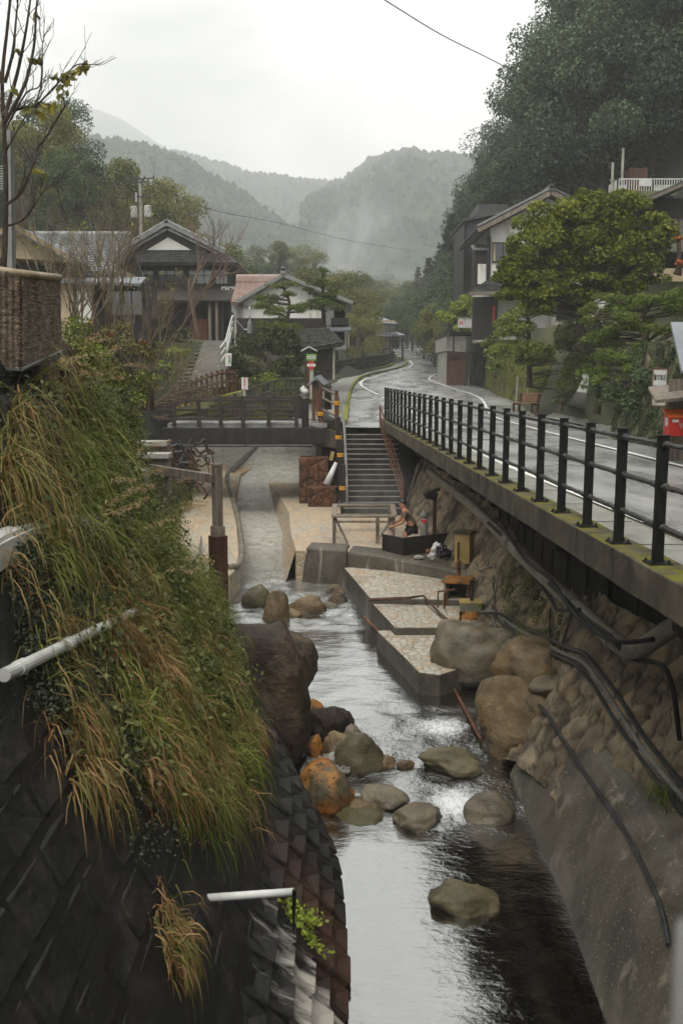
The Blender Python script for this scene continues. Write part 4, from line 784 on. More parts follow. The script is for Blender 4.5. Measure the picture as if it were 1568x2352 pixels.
rk(606, 664, 1356, 1426, -3.75, 'boulder', 'brown rock with grass in the middle of the stone row', 162, hmin=.4)
rk(664, 746, 1358, 1408, -3.72, 'boulder', 'widest brown rock of the stone row', 63, hmin=.5)
rk(752, 792, 1342, 1368, -3.66, 'boulder', 'tan rock at the foot of the weir block', 64)
rk(748, 804, 1362, 1390, -3.7, 'boulderd', 'dark banded rock at the right of the stone row', 65)
rk(736, 778, 1382, 1402, -3.74, 'bouldergr', 'low grey stone in front of the banded rock', 66)
rk(644, 692, 1396, 1420, -3.76, 'boulder', 'small rock in front of the stone row', 67)
rk(690, 1040, 1590, 1600, -3.9, 'boulderd', 'x', 1, sub=1) and None
bpy.data.objects.remove([o for o in bpy.data.objects if o.get('label') == 'x'][0])
gr = MB(); rnd = random.Random(9)
for i in range(420):
    p = onz(rnd.uniform(706, 800), rnd.uniform(1712, 1775), -3.96); s = rnd.uniform(.012, .04)
    gr.lathe(p, [(.001, -s * .5), (s, 0), (s * .7, s * .5), (.001, s * .7)], 5)
gb = onz(755, 1742, -4.0); gr.grid(lambda u, v: Vector((gb.x - .45 + u * .85, gb.y - .7 + v * 1.5, -3.97 - .25 * (abs(u - .35) ** 2 * 2 + abs(v - .5) ** 2 * 1.2))), 8, 8)
tag(gr.obj('gravel', M['gravel']), 'patch of grey gravel between the orange rock and the pointed rock', 'gravel', kind='stuff')
# ------------------------------------------------------------------ steps and their rails
st = MB(); nst = 15
for i in range(nst):
    Yb = 30.75 + i * .25; zt = -2.7 + (i + 1) * .15; st.box((1.0, Yb + .125 + (nst - i) * 0, zt - .3), (1.86, .27, .6)); st.box((1.0, Yb + .015, zt - .012), (1.88, .05, .026), m=1)
tag(st.obj('flight_of_steps', [M['darkconc'], M['concl']], bevel=.008), 'dark concrete flight of steps leading down from the road to the bathing terrace', 'steps')
r1 = thing('stair_rail', 'brown metal rail of three bars on the right side of the steps', 'railing', (1.5, 32.6, -2))
A3 = [Vector((1.35, 34.6, -.45)), Vector((1.62, 32.7, -1.5)), Vector((1.92, 30.9, -2.65))]
for a in A3: b = MB(); b.box((a.x, a.y, a.z + .5), (.06, .06, 1.0)); b.obj('post', M['rustiron'], r1)
for h in (.98, .66, .34):
    b = MB()
    for a, c in zip(A3[:-1], A3[1:]): b.beam(a + Vector((0, 0, h)), c + Vector((0, 0, h)), .045)
    b.obj('rail', M['rustiron'], r1)
r2 = thing('stair_rail', 'stout dark posts with a grey handrail on the left side of the steps', 'railing', (0, 32.8, -2))
for x, y, z0, z1 in ((-.16, 34.9, -.5, .82), (-.1, 33.5, -1.2, .18), (-.02, 32.3, -1.9, -.5), (.05, 31.1, -2.75, -1.2)):
    b = MB(); b.box((x, y, (z0 + z1) / 2 - .3), (.16, .16, z1 - z0 + .6)); b.obj('post', M['darkwood'], r2, bevel=.01)
b = MB(); b.tube([(-.02, 34.8, .68), (.1, 33, -.25), (.17, 30.9, -1.75), (.18, 30.85, -2.6)], .045, 8); b.obj('handrail', M['hosel'], r2, smooth=True)
for k, (x, y, z) in enumerate(((-.16, 34.9, .25), (-.1, 33.5, -.55), (-.02, 32.3, -1.05), (.05, 31.1, -2.0))):
    b = MB()
    for j in range(3): b.tube([(x + .11 * math.cos(a), y + .11 * math.sin(a), z + j * .045) for a in np.linspace(0, 6.3, 13)], .018, 5)
    b.obj('rope', M['yellow'], r2)
# ------------------------------------------------------------------ wooden bridge
br = thing('footbridge', 'dark timber footbridge over the stream with double railings and onion caps', 'bridge', (-3.2, 36, 0))
b = MB(); b.box((-3.25, 36, -.14), (5.5, 3.7, .14)); b.obj('deck', M['asphalt'], br)
for y in (34.1, 37.9): b = MB(); b.box((-3.35, y, -.5), (5.6, .22, .58)); b.obj('girder', M['darkwood'], br, bevel=.02)
for y, xs_ in ((34.05, (-5.75, -4.9, -4.15, -3.38, -2.5, -1.55)), (37.9, (-6.3, -5.2, -4.05, -2.55, -1.6))):
    for x in xs_:
        b = MB(); b.box((x, y, .34), (.13, .13, 1.02)); b.prism([(x - .075, y - .075, .85), (x + .075, y - .075, .85), (x + .075, y + .075, .85), (x - .075, y + .075, .85)], (0, 0, .03)); b.obj('post', M['bridgewood'], br, bevel=.012)
    for z, h in ((.72, .1), (.4, .09), (.08, .09)): b = MB(); b.beam((xs_[0] - .6, y, z), (xs_[-1], y, z), .06, h); b.obj('rail', M['bridgewood'], br, bevel=.008)
for x, y in ((-1.25, 34.15), (-1.45, 37.6)):
    b = MB(); b.lathe((x, y, -.25), [(.12, 0), (.12, 1.13)], 14); p = b.obj('newel_post', M['darkwood'], br, smooth=False)
    b = MB(); b.lathe((x, y, .77), [(.07, .12), (.07, .17), (.11, .2), (.125, .24), (.118, .29), (.085, .335), (.035, .375), (.012, .42), (.001, .44)], 18); b.obj('onion_cap', M['pvcw'], br, smooth=True); b = MB(); b.lathe((x, y, .77), [(.125, .02), (.127, .1)], 18); b.obj('cap_band', M['hosel'], br, smooth=False)
b = MB(); b.tube([(-6.1, 33.92, -.82), (-1.0, 33.92, -.82)], .05, 8)
for x in (-5, -3.3, -1.9): b.box((x, 33.92, -.74), (.04, .14, .2))
b.obj('water_pipe', M['rubber'], br)
b = MB(); b.prism([(-1.1, 34.0, -.12), (.06, 34.4, -.42), (.06, 34.4, -1.0), (-1.1, 34.0, -.8)], (0, .3, 0)); tag(b.obj('bridge_abutment', M['mosscurb'], bevel=.02), 'brown concrete abutment between the footbridge and the steps', 'abutment')
b = MB(); b.box((-.95, 33.95, -2.0), (1.0, .8, 1.6)); tag(b.obj('stone_block', M['redstone'], bevel=.05), 'taller red stone block under the right end of the footbridge', 'stone block')
b = MB(); b.box((-.62, 33.1, -2.5), (1.0, .8, .75)); tag(b.obj('stone_block', M['redstone'], bevel=.06), 'lower red stone block in front of the taller one beside the steps', 'stone block')
b = MB(); b.tube([(-.5, 33.2, -2.1), (-.18, 33.35, -1.35)], [.14, .06], 12); tag(b.obj('traffic_cone', M['white'], smooth=True), 'white cone shaped tube leaning on the lower red stone block', 'cone')
b = MB(); b.box((-.33, 33.6, -1.15), (.12, .1, .3), ry=.25); tag(b.obj('meter_box', M['yellowbox'], bevel=.01), 'small cream box hanging left of the steps', 'box')
def onY(px, py, Y): return at(px, py, Y)
# short rail and post group at the right end of the bridge
sg = thing('bar_fence', 'short three bar fence between two dark posts beside the landing', 'fence', (-.5, 34.8, -.3))
pa, pb = at(735, 970, 34.8), at(773, 985, 34.8)
for p, h in ((pa, 1.35), (pb, 1.35)): b = MB(); b.box((p.x, p.y, p.z + h / 2), (.13, .13, h)); b.obj('post', M['brownwood'], sg, bevel=.01)
for h in (1.25, .9, .5): b = MB(); b.tube([pa + Vector((0, 0, h)), pb + Vector((0, 0, h - .08))], .035, 8); b.obj('rail', M['greywood'], sg)
for p, z in ((pa, .25), (pb, .85)):
    b = MB()
    for j in range(3): b.tube([(p.x + .1 * math.cos(a), p.y + .1 * math.sin(a), p.z + z + j * .05) for a in np.linspace(0, 6.3, 13)], .02, 5)
    b.obj('rope', M['yellow'], sg)
p = at(753, 934, 38); b = MB(); b.lathe(p, [(.14, -.1), (.14, .62), (.12, .66), (.001, .68)], 12); tag(b.obj('bollard', M['boulderd'], smooth=True), 'dark round wooden bollard on the pavement beyond the bar fence', 'bollard')
nb = thing('notice_stand', 'small roofed brown notice stand seen edge on beside the bridge end', 'notice stand', at(728, 975, 36))
q = at(728, 975, 36)
for dx, dy in ((-.12, 0), (.12, 1.1)): b = MB(); b.box((q.x + dx, q.y + dy, q.z + .75), (.12, .12, 1.7)); b.obj('post', M['brownwood'], nb)
b = MB(); b.box((q.x, q.y + .55, q.z + .9), (.06, 1.0, .8)); b.obj('board', M['orangewood'], nb)
b = MB(); b.slab((q.x - .02, q.y - .25, q.z + 1.75), (q.x + .3, q.y - .25, q.z + 1.45), (q.x + .42, q.y + 1.5, q.z + 1.5), (q.x + .1, q.y + 1.5, q.z + 1.8), .06); b.slab((q.x - .34, q.y - .25, q.z + 1.45), (q.x - .02, q.y - .25, q.z + 1.752), (q.x + .1, q.y + 1.5, q.z + 1.802), (q.x - .22, q.y + 1.5, q.z + 1.5), .06); b.obj('roof', M['metalroof'], nb)
# signs
def sign_board(name, label, px, top, bot, w, h, Y, post=.03, postm='white'):
    p = at(px, bot, Y); t = at(px, top, Y); o = thing(name, label, 'sign', p); b = MB(); b.box((p.x, p.y + .03, (p.z + t.z) / 2), (post, post, t.z - p.z - .02)); b.obj('post', M[postm], o)
    b = MB(); b.box((t.x, t.y - .005, t.z - h / 2), (w, .02, h)); b.obj('panel', M['white'], o, bevel=.004); return o, t
o, t = sign_board('warning_sign', 'narrow white sign with red characters on a thin pole at the bridge rail', 562, 867, 975, .22, .42, 35.2)
for i, ch in enumerate('駐車禁止'): put_text(ch, .1, M['redsign'], (t.x, t.y - .018, t.z - .058 - i * .1), 0, o)
bsn = thing('bus_stop_sign', 'bus stop pole with a green plate above a red and white diamond', 'sign', at(716, 905, 39)); p = at(716, 905, 39); t = at(716, 815, 39)
b = MB(); b.box((p.x, p.y + .04, (p.z + t.z) / 2 - .1), (.16, .06, t.z - p.z + .2)); b.obj('pole', M['concl'], bsn)
b = MB(); b.box((t.x - .02, t.y - .02, t.z - .1), (.4, .03, .26)); b.obj('plate', M['green'], bsn, bevel=.01)
b = MB(); b.box((t.x - .02, t.y - .037, t.z - .1), (.34, .01, .12)); b.obj('name_strip', M['white'], bsn)
put_text('湯の峰温泉', .06, M['ink'], (t.x - .02, t.y - .045, t.z - .1), 0, bsn)
dz_ = t.z - .4; b = MB(); b.prism([(t.x - .22, t.y - .03, dz_), (t.x - .02, t.y - .03, dz_ - .19), (t.x + .18, t.y - .03, dz_), (t.x - .02, t.y - .03, dz_ + .19)], (0, .02, 0)); b.obj('diamond', M['redsign'], bsn)
b = MB(); b.box((t.x - .02, t.y - .037, dz_), (.32, .01, .1)); b.obj('band', M['white'], bsn)
put_text('バス', .07, M['ink'], (t.x - .02, t.y - .045, dz_), 0, bsn)
ln = thing('wooden_lantern', 'tall wooden street lantern with a small pale gable roof behind the bus stop sign', 'lantern', at(708, 905, 40.5)); p = at(708, 905, 40.5); t = at(710, 812, 40.5)
b = MB(); b.box((p.x, p.y, (p.z + t.z) / 2), (.16, .16, t.z - p.z)); b.obj('post', M['brownwood'], ln)
b = MB(); b.box((t.x, t.y, t.z + .02), (.34, .34, .24)); b.obj('lamp_box', M['darkwood'], ln)
b = MB(); b.slab((t.x - .34, t.y - .3, t.z + .12), (t.x - .34, t.y + .3, t.z + .12), (t.x, t.y + .3, t.z + .3), (t.x, t.y - .3, t.z + .3), -.05); b.slab((t.x + .34, t.y + .3, t.z + .12), (t.x + .34, t.y - .3, t.z + .12), (t.x, t.y - .3, t.z + .302), (t.x, t.y + .3, t.z + .302), -.05); b.obj('roof', M['pvcw'], ln)
# ------------------------------------------------------------------ left side: timber post, beam, pillar, pipes
wp = thing('gate_post', 'tall grey timber post on a dark brown base standing in the grass', 'post', at(501, 1360, 18.5)); p = at(501, 1250, 18.5)
def zz(py, Y=18.5): return at(501, py, Y).z
b = MB(); b.box((p.x, p.y, (zz(1070) + zz(1210)) / 2), (.15, .15, zz(1070) - zz(1210)), rz=.75); b.box((p.x - .0, p.y, (zz(1070) + zz(1210)) / 2), (.158, .03, zz(1072) - zz(1210)), rz=.75); b.obj('shaft', M['greywood'], wp, bevel=.008)
b = MB(); b.box((p.x, p.y, zz(1067)), (.165, .165, .03), rz=.75); b.obj('cap', M['palewood'], wp)
b = MB(); b.box((p.x, p.y, (zz(1208) + zz(1232)) / 2), (.2, .2, zz(1208) - zz(1232)), rz=.75); b.obj('collar', M['palewood'], wp, bevel=.006)
b = MB(); b.box((p.x, p.y, (zz(1230) + zz(1420)) / 2), (.265, .265, zz(1230) - zz(1420)), rz=.75); b.obj('base', M['brownwood'], wp, bevel=.01)
b = MB(); b.beam(at(492, 1100, 18.45), at(345, 1076, 19.6), .09, .17); tag(b.obj('cross_beam', M['greywood'], bevel=.008), 'grey horizontal beam running left from the tall timber post', 'beam')
b = MB(); q = at(368, 1086, 20); b.box((q.x, q.y, q.z - 1.2), (.34, .34, 2.4)); b.box((q.x - .12, q.y, q.z + .02), (.72, .6, .09), m=1); tag(b.obj('gate_pillar', [M['greywood'], M['concl']], bevel=.01), 'grey pillar with a wide pale cap behind the grass at the beam end', 'pillar')
for k, (px, py, w) in enumerate(((352, 1018, .75), (348, 1046, .9))):
    q = at(px, py, 24 - k); b = MB(); b.box((q.x, q.y, q.z), (w, .5, .12)); b.box((q.x, q.y + .1, q.z - .5), (w * .9, .4, .9), m=1); tag(b.obj('stone_step', [M['concl'], M['greywood']], bevel=.012), ['upper pale stone step left of the bridge', 'lower pale stone step left of the bridge'][k], 'step')
def ppipe(name, pts, r, m, label, cat, z=None, n=10, collars=0):
    b = MB(); q = spline(pts, 6); b.tube(q, r, n)
    if collars:
        for i in range(3, len(q) - 2, collars): d = (q[i + 1] - q[i]).normalized() * .05; b.tube([q[i] - d, q[i] + d], r * 1.16, n)
    return tag(b.obj(name, M[m], smooth=False), label, cat)
gp = [(525, 1303), (549, 1296), (556, 1262), (551, 1222), (544, 1178), (528, 1132), (522, 1098), (524, 1084)]
ppipe('drain_pipe', [onz(a, c, -2.95 + (.15 if c < 1180 else 0) + (.3 if c < 1120 else 0)) for a, c in gp], .075, 'pvc', 'grey drain pipe following the left edge of the stream', 'pipe', collars=7)
ppipe('drain_pipe', [at(532, 1078, 41), at(560, 1052, 44), at(588, 1028, 47)], .1, 'hosel', 'grey pipe rising upstream under the footbridge', 'pipe', collars=5)
ppipe('hose', [onz(457, 1275, -2.9), onz(462, 1240, -2.9), onz(468, 1160, -2.9), onz(470, 1120, -2.9)], .03, 'hosel', 'thin pale hose along the left stone strip', 'hose')
b = MB(); rnd = random.Random(3)
for k in range(16):
    p0 = at(rnd.uniform(402, 452), rnd.uniform(1008, 1075), 31 + rnd.uniform(-1, 1)); q = [p0]
    for j in range(6): q.append(q[-1] + Vector((rnd.uniform(-.25, .3), rnd.uniform(-.2, .2), rnd.uniform(-.4, .12))))
    b.tube(spline(q, 4), rnd.uniform(.02, .05), 6, m=k % 3)
tag(b.obj('cable_tangle', [M['rubber'], M['redstone'], M['bark']]), 'tangle of dark hoses and reddish roots at the left end of the bridge', 'cables')
# white curved gutter and the two white pipes on the near left bank
def onbank(px, py, off=.25): p = bank(px, py); return p + Vector((off * .89, 0, off * .45))
gt = MB(); G = [onbank(a, c, .1) for a, c in ((-80, 1300), (-20, 1262), (45, 1232), (95, 1212), (150, 1206), (220, 1205), (285, 1208))]
gq = spline(G, 5); nn = len(gq)
for i in range(nn - 1):
    a, c = gq[i], gq[i + 1]; up = Vector((0, 0, .015)); dn = Vector((0, 0, -.17)); bk = Vector((-.16, .05, .0))
    gt.slab(a + up, c + up, c + up + dn, a + up + dn, .03); gt.slab(a + up + bk, c + up + bk, c + up, a + up, .03)
tag(gt.obj('white_trough', M['pvcw']), 'curved white trough half hidden by grass on the left bank', 'trough')
ppipe('white_pipe', [onbank(-25, 1568, .1), onbank(60, 1527, .12), onbank(160, 1478, .12), onbank(298, 1412, .1)], .042, 'pvcw', 'long white pipe slanting across the overgrown left bank', 'pipe', n=14, collars=7)
hp = hit(BL, 482, 2062); o = thing('drain_spout', 'short white drain spout poking out of the block wall', 'pipe', hp)
d = Vector((.62, .12, -.02)); b = MB(); b.tube([hp - d * .1, hp + d], .03, 14); b.obj('spout', M['white'], o, smooth=True)
b = MB(); b.tube([hp + d + Vector((.01, -.03, .03)), hp + d + Vector((.0, -.03, -.3))], [.02, .008], 6); b.obj('drip', M['iron'], o)
# ------------------------------------------------------------------ bath equipment on the right
fr = thing('spring_table', 'pale wooden frame on four braced legs around the steaming spring', 'frame', (.55, 26.5, -2.76)); xa, xb, ya, yb2, zt = -.24, 1.4, 25.4, 27.6, -2.03
for (a, c) in (((xa, ya, zt), (xb, ya, zt)), ((xa, yb2, zt), (xb + .08, yb2, zt)), ((xa + .05, ya + .07, zt), (xa + .05, yb2 - .07, zt)), ((xb - .02, ya + .07, zt), (xb + .03, yb2 - .07, zt))): b = MB(); b.beam(a, c, .14, .06); b.obj('top_bar', M['palewood'], fr, bevel=.006)
for x, y in ((xa + .05, ya + .05), (xb - .05, ya + .05), (xa + .05, yb2 - .05), (xb - .05, yb2 - .05), (.95, ya + .3)):
    b = MB(); b.box((x, y, (zt - 2.76) / 2 - .02), (.09, .09, zt + 2.70)); b.obj('leg', M['greywood'], fr)
for a, c in (((xa + .08, ya + .05, zt - .06), (xa + .4, ya + .05, -2.75)), ((xb - .08, ya + .05, zt - .06), (xb - .5, ya + .05, -2.75)), ((xa + .05, ya + .2, zt - .1), (xa + .05, yb2 - .9, -2.7))): b = MB(); b.beam(a, c, .05, .06); b.obj('brace', M['greywood'], fr)
for z in (-2.3, -2.5): b = MB(); b.beam((xa, yb2 - .05, z), (xb, yb2 - .05, z), .04, .06); b.obj('rail', M['greywood'], fr)
tr = MB(); ta, tb_, tc_ = onz(877, 1266, -2.8), onz(926, 1276, -2.8), onz(1038, 1262, -2.8)
for a, c in ((ta, tb_), (tb_, tc_)):
    tr.prism([a + Vector((0, 0, .0)), c + Vector((0, 0, .0)), c + Vector((0, 0, .44)), a + Vector((0, 0, .44))], (0, .06, 0))
tag(tr.obj('timber_barrier', M['darkwood'], bevel=.008), 'low dark timber barrier in front of the bather', 'barrier')
jz = thing('stone_statue', 'small grey stone statue with a round head and red bib behind the barrier', 'statue', at(973, 1236, 25)); q = at(973, 1240, 25); t = at(973, 1183, 25)
b = MB(); b.lathe((q.x, q.y, q.z - .3), [(.12, 0), (.1, .3), (.105, .55), (.085, t.z - q.z + .22)], 14); b.obj('body', M['stonegrey'], jz, smooth=True)
b = MB(); b.lathe((t.x, t.y, t.z - .1), [(.04, 0), (.08, .025), (.1, .075), (.1, .12), (.08, .17), (.04, .2), (.001, .205)], 16); b.obj('head', M['stonegrey'], jz, smooth=True)
b = MB(); b.lathe((t.x, t.y, t.z - .14), [(.1, 0), (.085, .035)], 14); b.prism([(t.x - .06, t.y - .1, t.z - .12), (t.x + .06, t.y - .1, t.z - .12), (t.x, t.y - .115, t.z - .22)], (0, .012, 0)); b.obj('bib', M['redsign'], jz)
nbx = thing('lamp_box_post', 'dark wooden roofed box on a post against the rubble wall', 'post box', at(997, 1226, 25.6)); q = at(997, 1228, 25.6); t = at(990, 1138, 25.6)
b = MB(); b.box((q.x, q.y, (q.z + t.z) / 2), (.1, .1, t.z - q.z)); b.obj('post', M['brownwood'], nbx)
b = MB(); b.box((t.x, t.y, t.z), (.3, .26, .2), ry=.25); b.slab((t.x - .22, t.y - .2, t.z + .05), (t.x + .2, t.y - .2, t.z + .2), (t.x + .2, t.y + .2, t.z + .2), (t.x - .22, t.y + .2, t.z + .05), .04); b.obj('box', M['darkwood'], nbx)
yb_ = thing('control_box', 'cream coloured steel box with mossy lid on a rusty post', 'cabinet', at(1053, 1330, 22)); q = at(1066, 1258, 22)
b = MB(); b.box((q.x, q.y, q.z), (.36, .3, .68), rz=-.5); b.obj('body', M['yellowbox'], yb_, bevel=.012)
b = MB(); b.box((q.x, q.y, q.z + .36), (.42, .36, .06), rz=-.5); b.obj('lid', M['mosscurb'], yb_)
b = MB(); b.box((q.x - .16, q.y - .15, q.z - .05), (.03, .05, .4), rz=-.5); b.obj('hinge', M['brownwood'], yb_)
b = MB(); w = at(1053, 1293, 21.8); b.tube([w + Vector((0, 0, .05)), w + Vector((0, 0, -.75))], .05, 10); b.obj('post', M['rustiron'], yb_)
cb = thing('pump_cabinet', 'open grey and rusty pump cabinet on thin legs', 'cabinet', at(1045, 1440, 20.6)); q = at(1022, 1330, 21)
X0, Y0, Z0 = q.x, q.y, q.z; w_, d_, h_ = .52, .55, .62
b = MB(); b.box((X0 + w_ / 2, Y0 - .2, Z0 + .03), (w_ + .1, d_ + .1, .05), rz=-.3); b.obj('lid', M['bouldero'], cb)
b = MB(); b.box((X0 + .02, Y0 - .15, Z0 - h_ / 2), (.04, d_, h_), rz=-.3); b.obj('side_panel', M['concl'], cb)
b = MB(); b.box((X0 + w_ / 2 + .05, Y0 + .05, Z0 - h_ / 2), (w_, .04, h_), rz=-.3); b.obj('back_panel', M['darkwood'], cb)
for dx, dy in ((.0, -.35), (.42, -.5), (.5, 0)): b = MB(); b.beam((X0 + dx, Y0 + dy, Z0 + .02), (X0 + dx, Y0 + dy, Z0 - 1.15), .045); b.obj('leg', M['rustiron'], cb)
b = MB(); b.beam((X0 - .02, Y0 - .38, Z0 - .58), (X0 + .45, Y0 - .55, Z0 - .66), .04); b.obj('brace', M['rustiron'], cb)
sm = thing('junction_box', 'flat greenish junction box on a stump with a dark valve on top', 'box', at(1080, 1450, 19.6)); q = at(1080, 1392, 19.6)
b = MB(); b.box((q.x, q.y, q.z), (.42, .34, .17)); b.obj('box', M['kerb'], sm, bevel=.008); b = MB(); b.box((q.x, q.y + .02, q.z + .1), (.46, .38, .03)); b.obj('lid', M['yellowbox'], sm, bevel=.006)
b = MB(); b.tube([q + Vector((.02, 0, .1)), q + Vector((.02, 0, .5))], .04, 10); b.tube([q + Vector((.02, 0, .42)), q + Vector((.02, 0, .54))], .052, 10); b.obj('valve', M['rubber'], sm)
b = MB(); b.lathe((q.x, q.y, q.z - .62), [(.24, 0), (.2, .3), (.21, .55)], 12); b.obj('stump', M['bouldero'], sm, smooth=True)
b = MB()
for y0 in (0, .06): b.tube([onz(846, 1376 + y0 * 40, -3.08), onz(940, 1372 + y0 * 40, -3.08), onz(972, 1368, -3.08), onz(1010, 1408 + y0 * 60, -3.2), onz(1062, 1452 + y0 * 60, -3.3)], .02, 7)
tag(b.obj('thin_pipe', M['brownwood']), 'pair of thin brown pipes bent across the ledges', 'pipe')
b = MB(); q = onz(1005, 1395, -3.2); b.tube([q, q + Vector((0, 0, .34)), q + Vector((.35, .1, .36))], .022, 7); q = onz(1020, 1398, -3.2); b.tube([q, q + Vector((0, 0, .34))], .024, 7)
tag(b.obj('standpipe', M['rustiron']), 'bent rusty standpipe beside the pump cabinet', 'pipe')
b = MB(); q = onz(1056, 1448, -3.35); b.tube([q, q + Vector((0, 0, .38))], .026, 8); tag(b.obj('standpipe', M['redstone']), 'short upright rusty pipe behind the big grey boulder', 'pipe')
b = MB(); b.tube([onz(846, 1375, -3.1) + Vector((-.1, 0, -.4)), onz(934, 1515, -3.8), onz(962, 1562, -3.78), onz(1040, 1578, -3.78), onz(1105, 1700, -3.85)], .03, 7); tag(b.obj('stream_pipe', M['rustiron']), 'rusty pipe lying in the water at the foot of the ledges', 'pipe')
for k, (px, py, s, m, lb) in enumerate(((1002, 1276, .3, 'bagw', 'white crumpled plastic bag in the rubbish heap by the timber barrier'), (1016, 1281, .36, 'bagb', 'black plastic bag leaning in the rubbish heap'), (992, 1288, .2, 'bagw', 'small white bag lying in front of the rubbish heap'), (985, 1274, .16, 'orangewood', 'tan bundle between the white bags'))):
    q = onz(px, py, -2.8); tag(rock('rubbish_bag', (q.x, q.y + .1, q.z + s * .42), (s, s, s * 1.1), 200 + k, M[m], rough=.4, planes=20, soft=6), lb, 'bag')
q = onz(962, 1284, -2.82); tag(rock('rock', (q.x, q.y, -2.78), (.26, .2, .1), 210, M['concl'], sub=3), 'flat white stone on the low wall left of the bags', 'rock')
# ---- the big pipe and hoses under the road
bp = thing('drain_main', 'thick jointed grey drain pipe hung under the road edge', 'pipe', onfence(1200, 1280, .45)); q = spline([onfence(a, c, o_) for a, c, o_ in ((985, 1082, .5), (1000, 1096, .5), (1090, 1168, .48), (1200, 1280, .45), (1330, 1400, .42), (1405, 1468, .42), (1432, 1490, .42))], 8)
b = MB(); b.tube(q, .098, 14); b.obj('pipe', M['pvc'], bp, smooth=True)
for i in range(4, len(q) - 1, 9): d = (q[i + 1] - q[i]).normalized() * .1; b = MB(); b.tube([q[i] - d, q[i] + d], .112, 14); b.obj('coupling', M['pvc'], bp)
q2 = spline([onfence(1432, 1490, .42), onfence(1462, 1494, .45), onfence(1500, 1470, .5), onfence(1545, 1440, .55), onfence(1600, 1415, .6)], 6); b = MB(); b.tube(q2, .1, 14); b.obj('elbow', M['pvc'], bp, smooth=True)
def hosew(pts, r, m, label, n=7, off=.06, tree=None):
    P = [hit(tree or BR, a, c, off) for a, c in pts]; P = [p for p in P if p is not None]
    return ppipe('hose', P, r, m, label, 'hose', n=n) if len(P) > 1 else None
hosew([(1110, 1408), (1150, 1410), (1180, 1425), (1230, 1452), (1300, 1487), (1340, 1500), (1375, 1540), (1420, 1600), (1470, 1680), (1520, 1745), (1590, 1830)], .03, 'rubber', 'uppermost of the three parallel hoses draped over the rubble wall', off=.14)
hosew([(1075, 1412), (1130, 1405), (1165, 1430), (1220, 1462), (1290, 1500), (1335, 1520), (1370, 1560), (1410, 1620), (1460, 1700), (1510, 1765), (1590, 1860)], .03, 'hosel', 'middle pale hose of the three draped over the rubble wall', off=.12)
hosew([(1160, 1428), (1215, 1474), (1285, 1510), (1325, 1530), (1360, 1572), (1402, 1640), (1450, 1712), (1500, 1782), (1580, 1880)], .027, 'rubber', 'lowest of the three parallel hoses draped over the rubble wall', off=.1)
hosew([(1064, 1412), (1090, 1432), (1130, 1440), (1165, 1442), (1200, 1475), (1250, 1505)], .024, 'rubber', 'short dark hose curving out of the junction box', off=.12)
hosew([(1180, 1555), (1178, 1570), (1195, 1590), (1230, 1612), (1262, 1650), (1300, 1712), (1345, 1780), (1395, 1850), (1440, 1920), (1480, 2000), (1515, 2080), (1535, 2170)], .026, 'rubber', 'single black hose snaking down the concrete wall', off=.06)
hosew([(1090, 1290), (1100, 1310), (1130, 1300), (1140, 1330), (1136, 1360), (1120, 1385), (1104, 1388)], .014, 'hosel', 'looped pale cable from the cream box to the junction box', n=6, off=.1)
hosew([(1085, 1300), (1110, 1320), (1132, 1342), (1128, 1400), (1140, 1450), (1148, 1500)], .012, 'hosel', 'thin pale cable hanging down the rubble wall', n=6, off=.1)
hosew([(1132, 1340), (1136, 1380), (1140, 1420), (1165, 1440)], .02, 'rubber', 'dark hose dropping behind the cable loop', off=.1)
for k, pts in enumerate((((1150, 1196, .3), (1180, 1250, .32), (1210, 1290, .25), (1262, 1330, .28), (1300, 1385, .2), (1350, 1440, .25), (1420, 1474, .3), (1500, 1468, .5)), ((1120, 1200, .35), (1160, 1240, .5), (1215, 1310, .5), (1262, 1372, .55), (1280, 1400, .5), (1330, 1400, .3)), ((1260, 1340, .3), (1310, 1390, .35), (1345, 1420, .3), (1400, 1462, .35), (1450, 1512, .5), (1530, 1540, .6), (1560, 1700, .7)))):
    ppipe('cable', [onfence(a, c, o_ - .08) for a, c, o_ in pts], .026, 'iron', ['black cable looped along the top of the thick pipe', 'black cable sagging behind the thick pipe', 'black cable dropping from the thick pipe to the lower right'][k], 'cable')
for k, pts in enumerate((((1262, 1400), (1262, 1520)), ((1312, 1410), (1280, 1512)))): hosew(list(pts), .016, 'iron', ['thin black upright cable crossing the hoses', 'thin black slanting cable crossing the hoses'][k], off=.2)
ppipe('conduit', [onfence(960, 1066, .5), onfence(935, 1150, .35)], .035, 'hosel', 'pale conduit leaning on the rubble wall beside the steps', 'pipe')
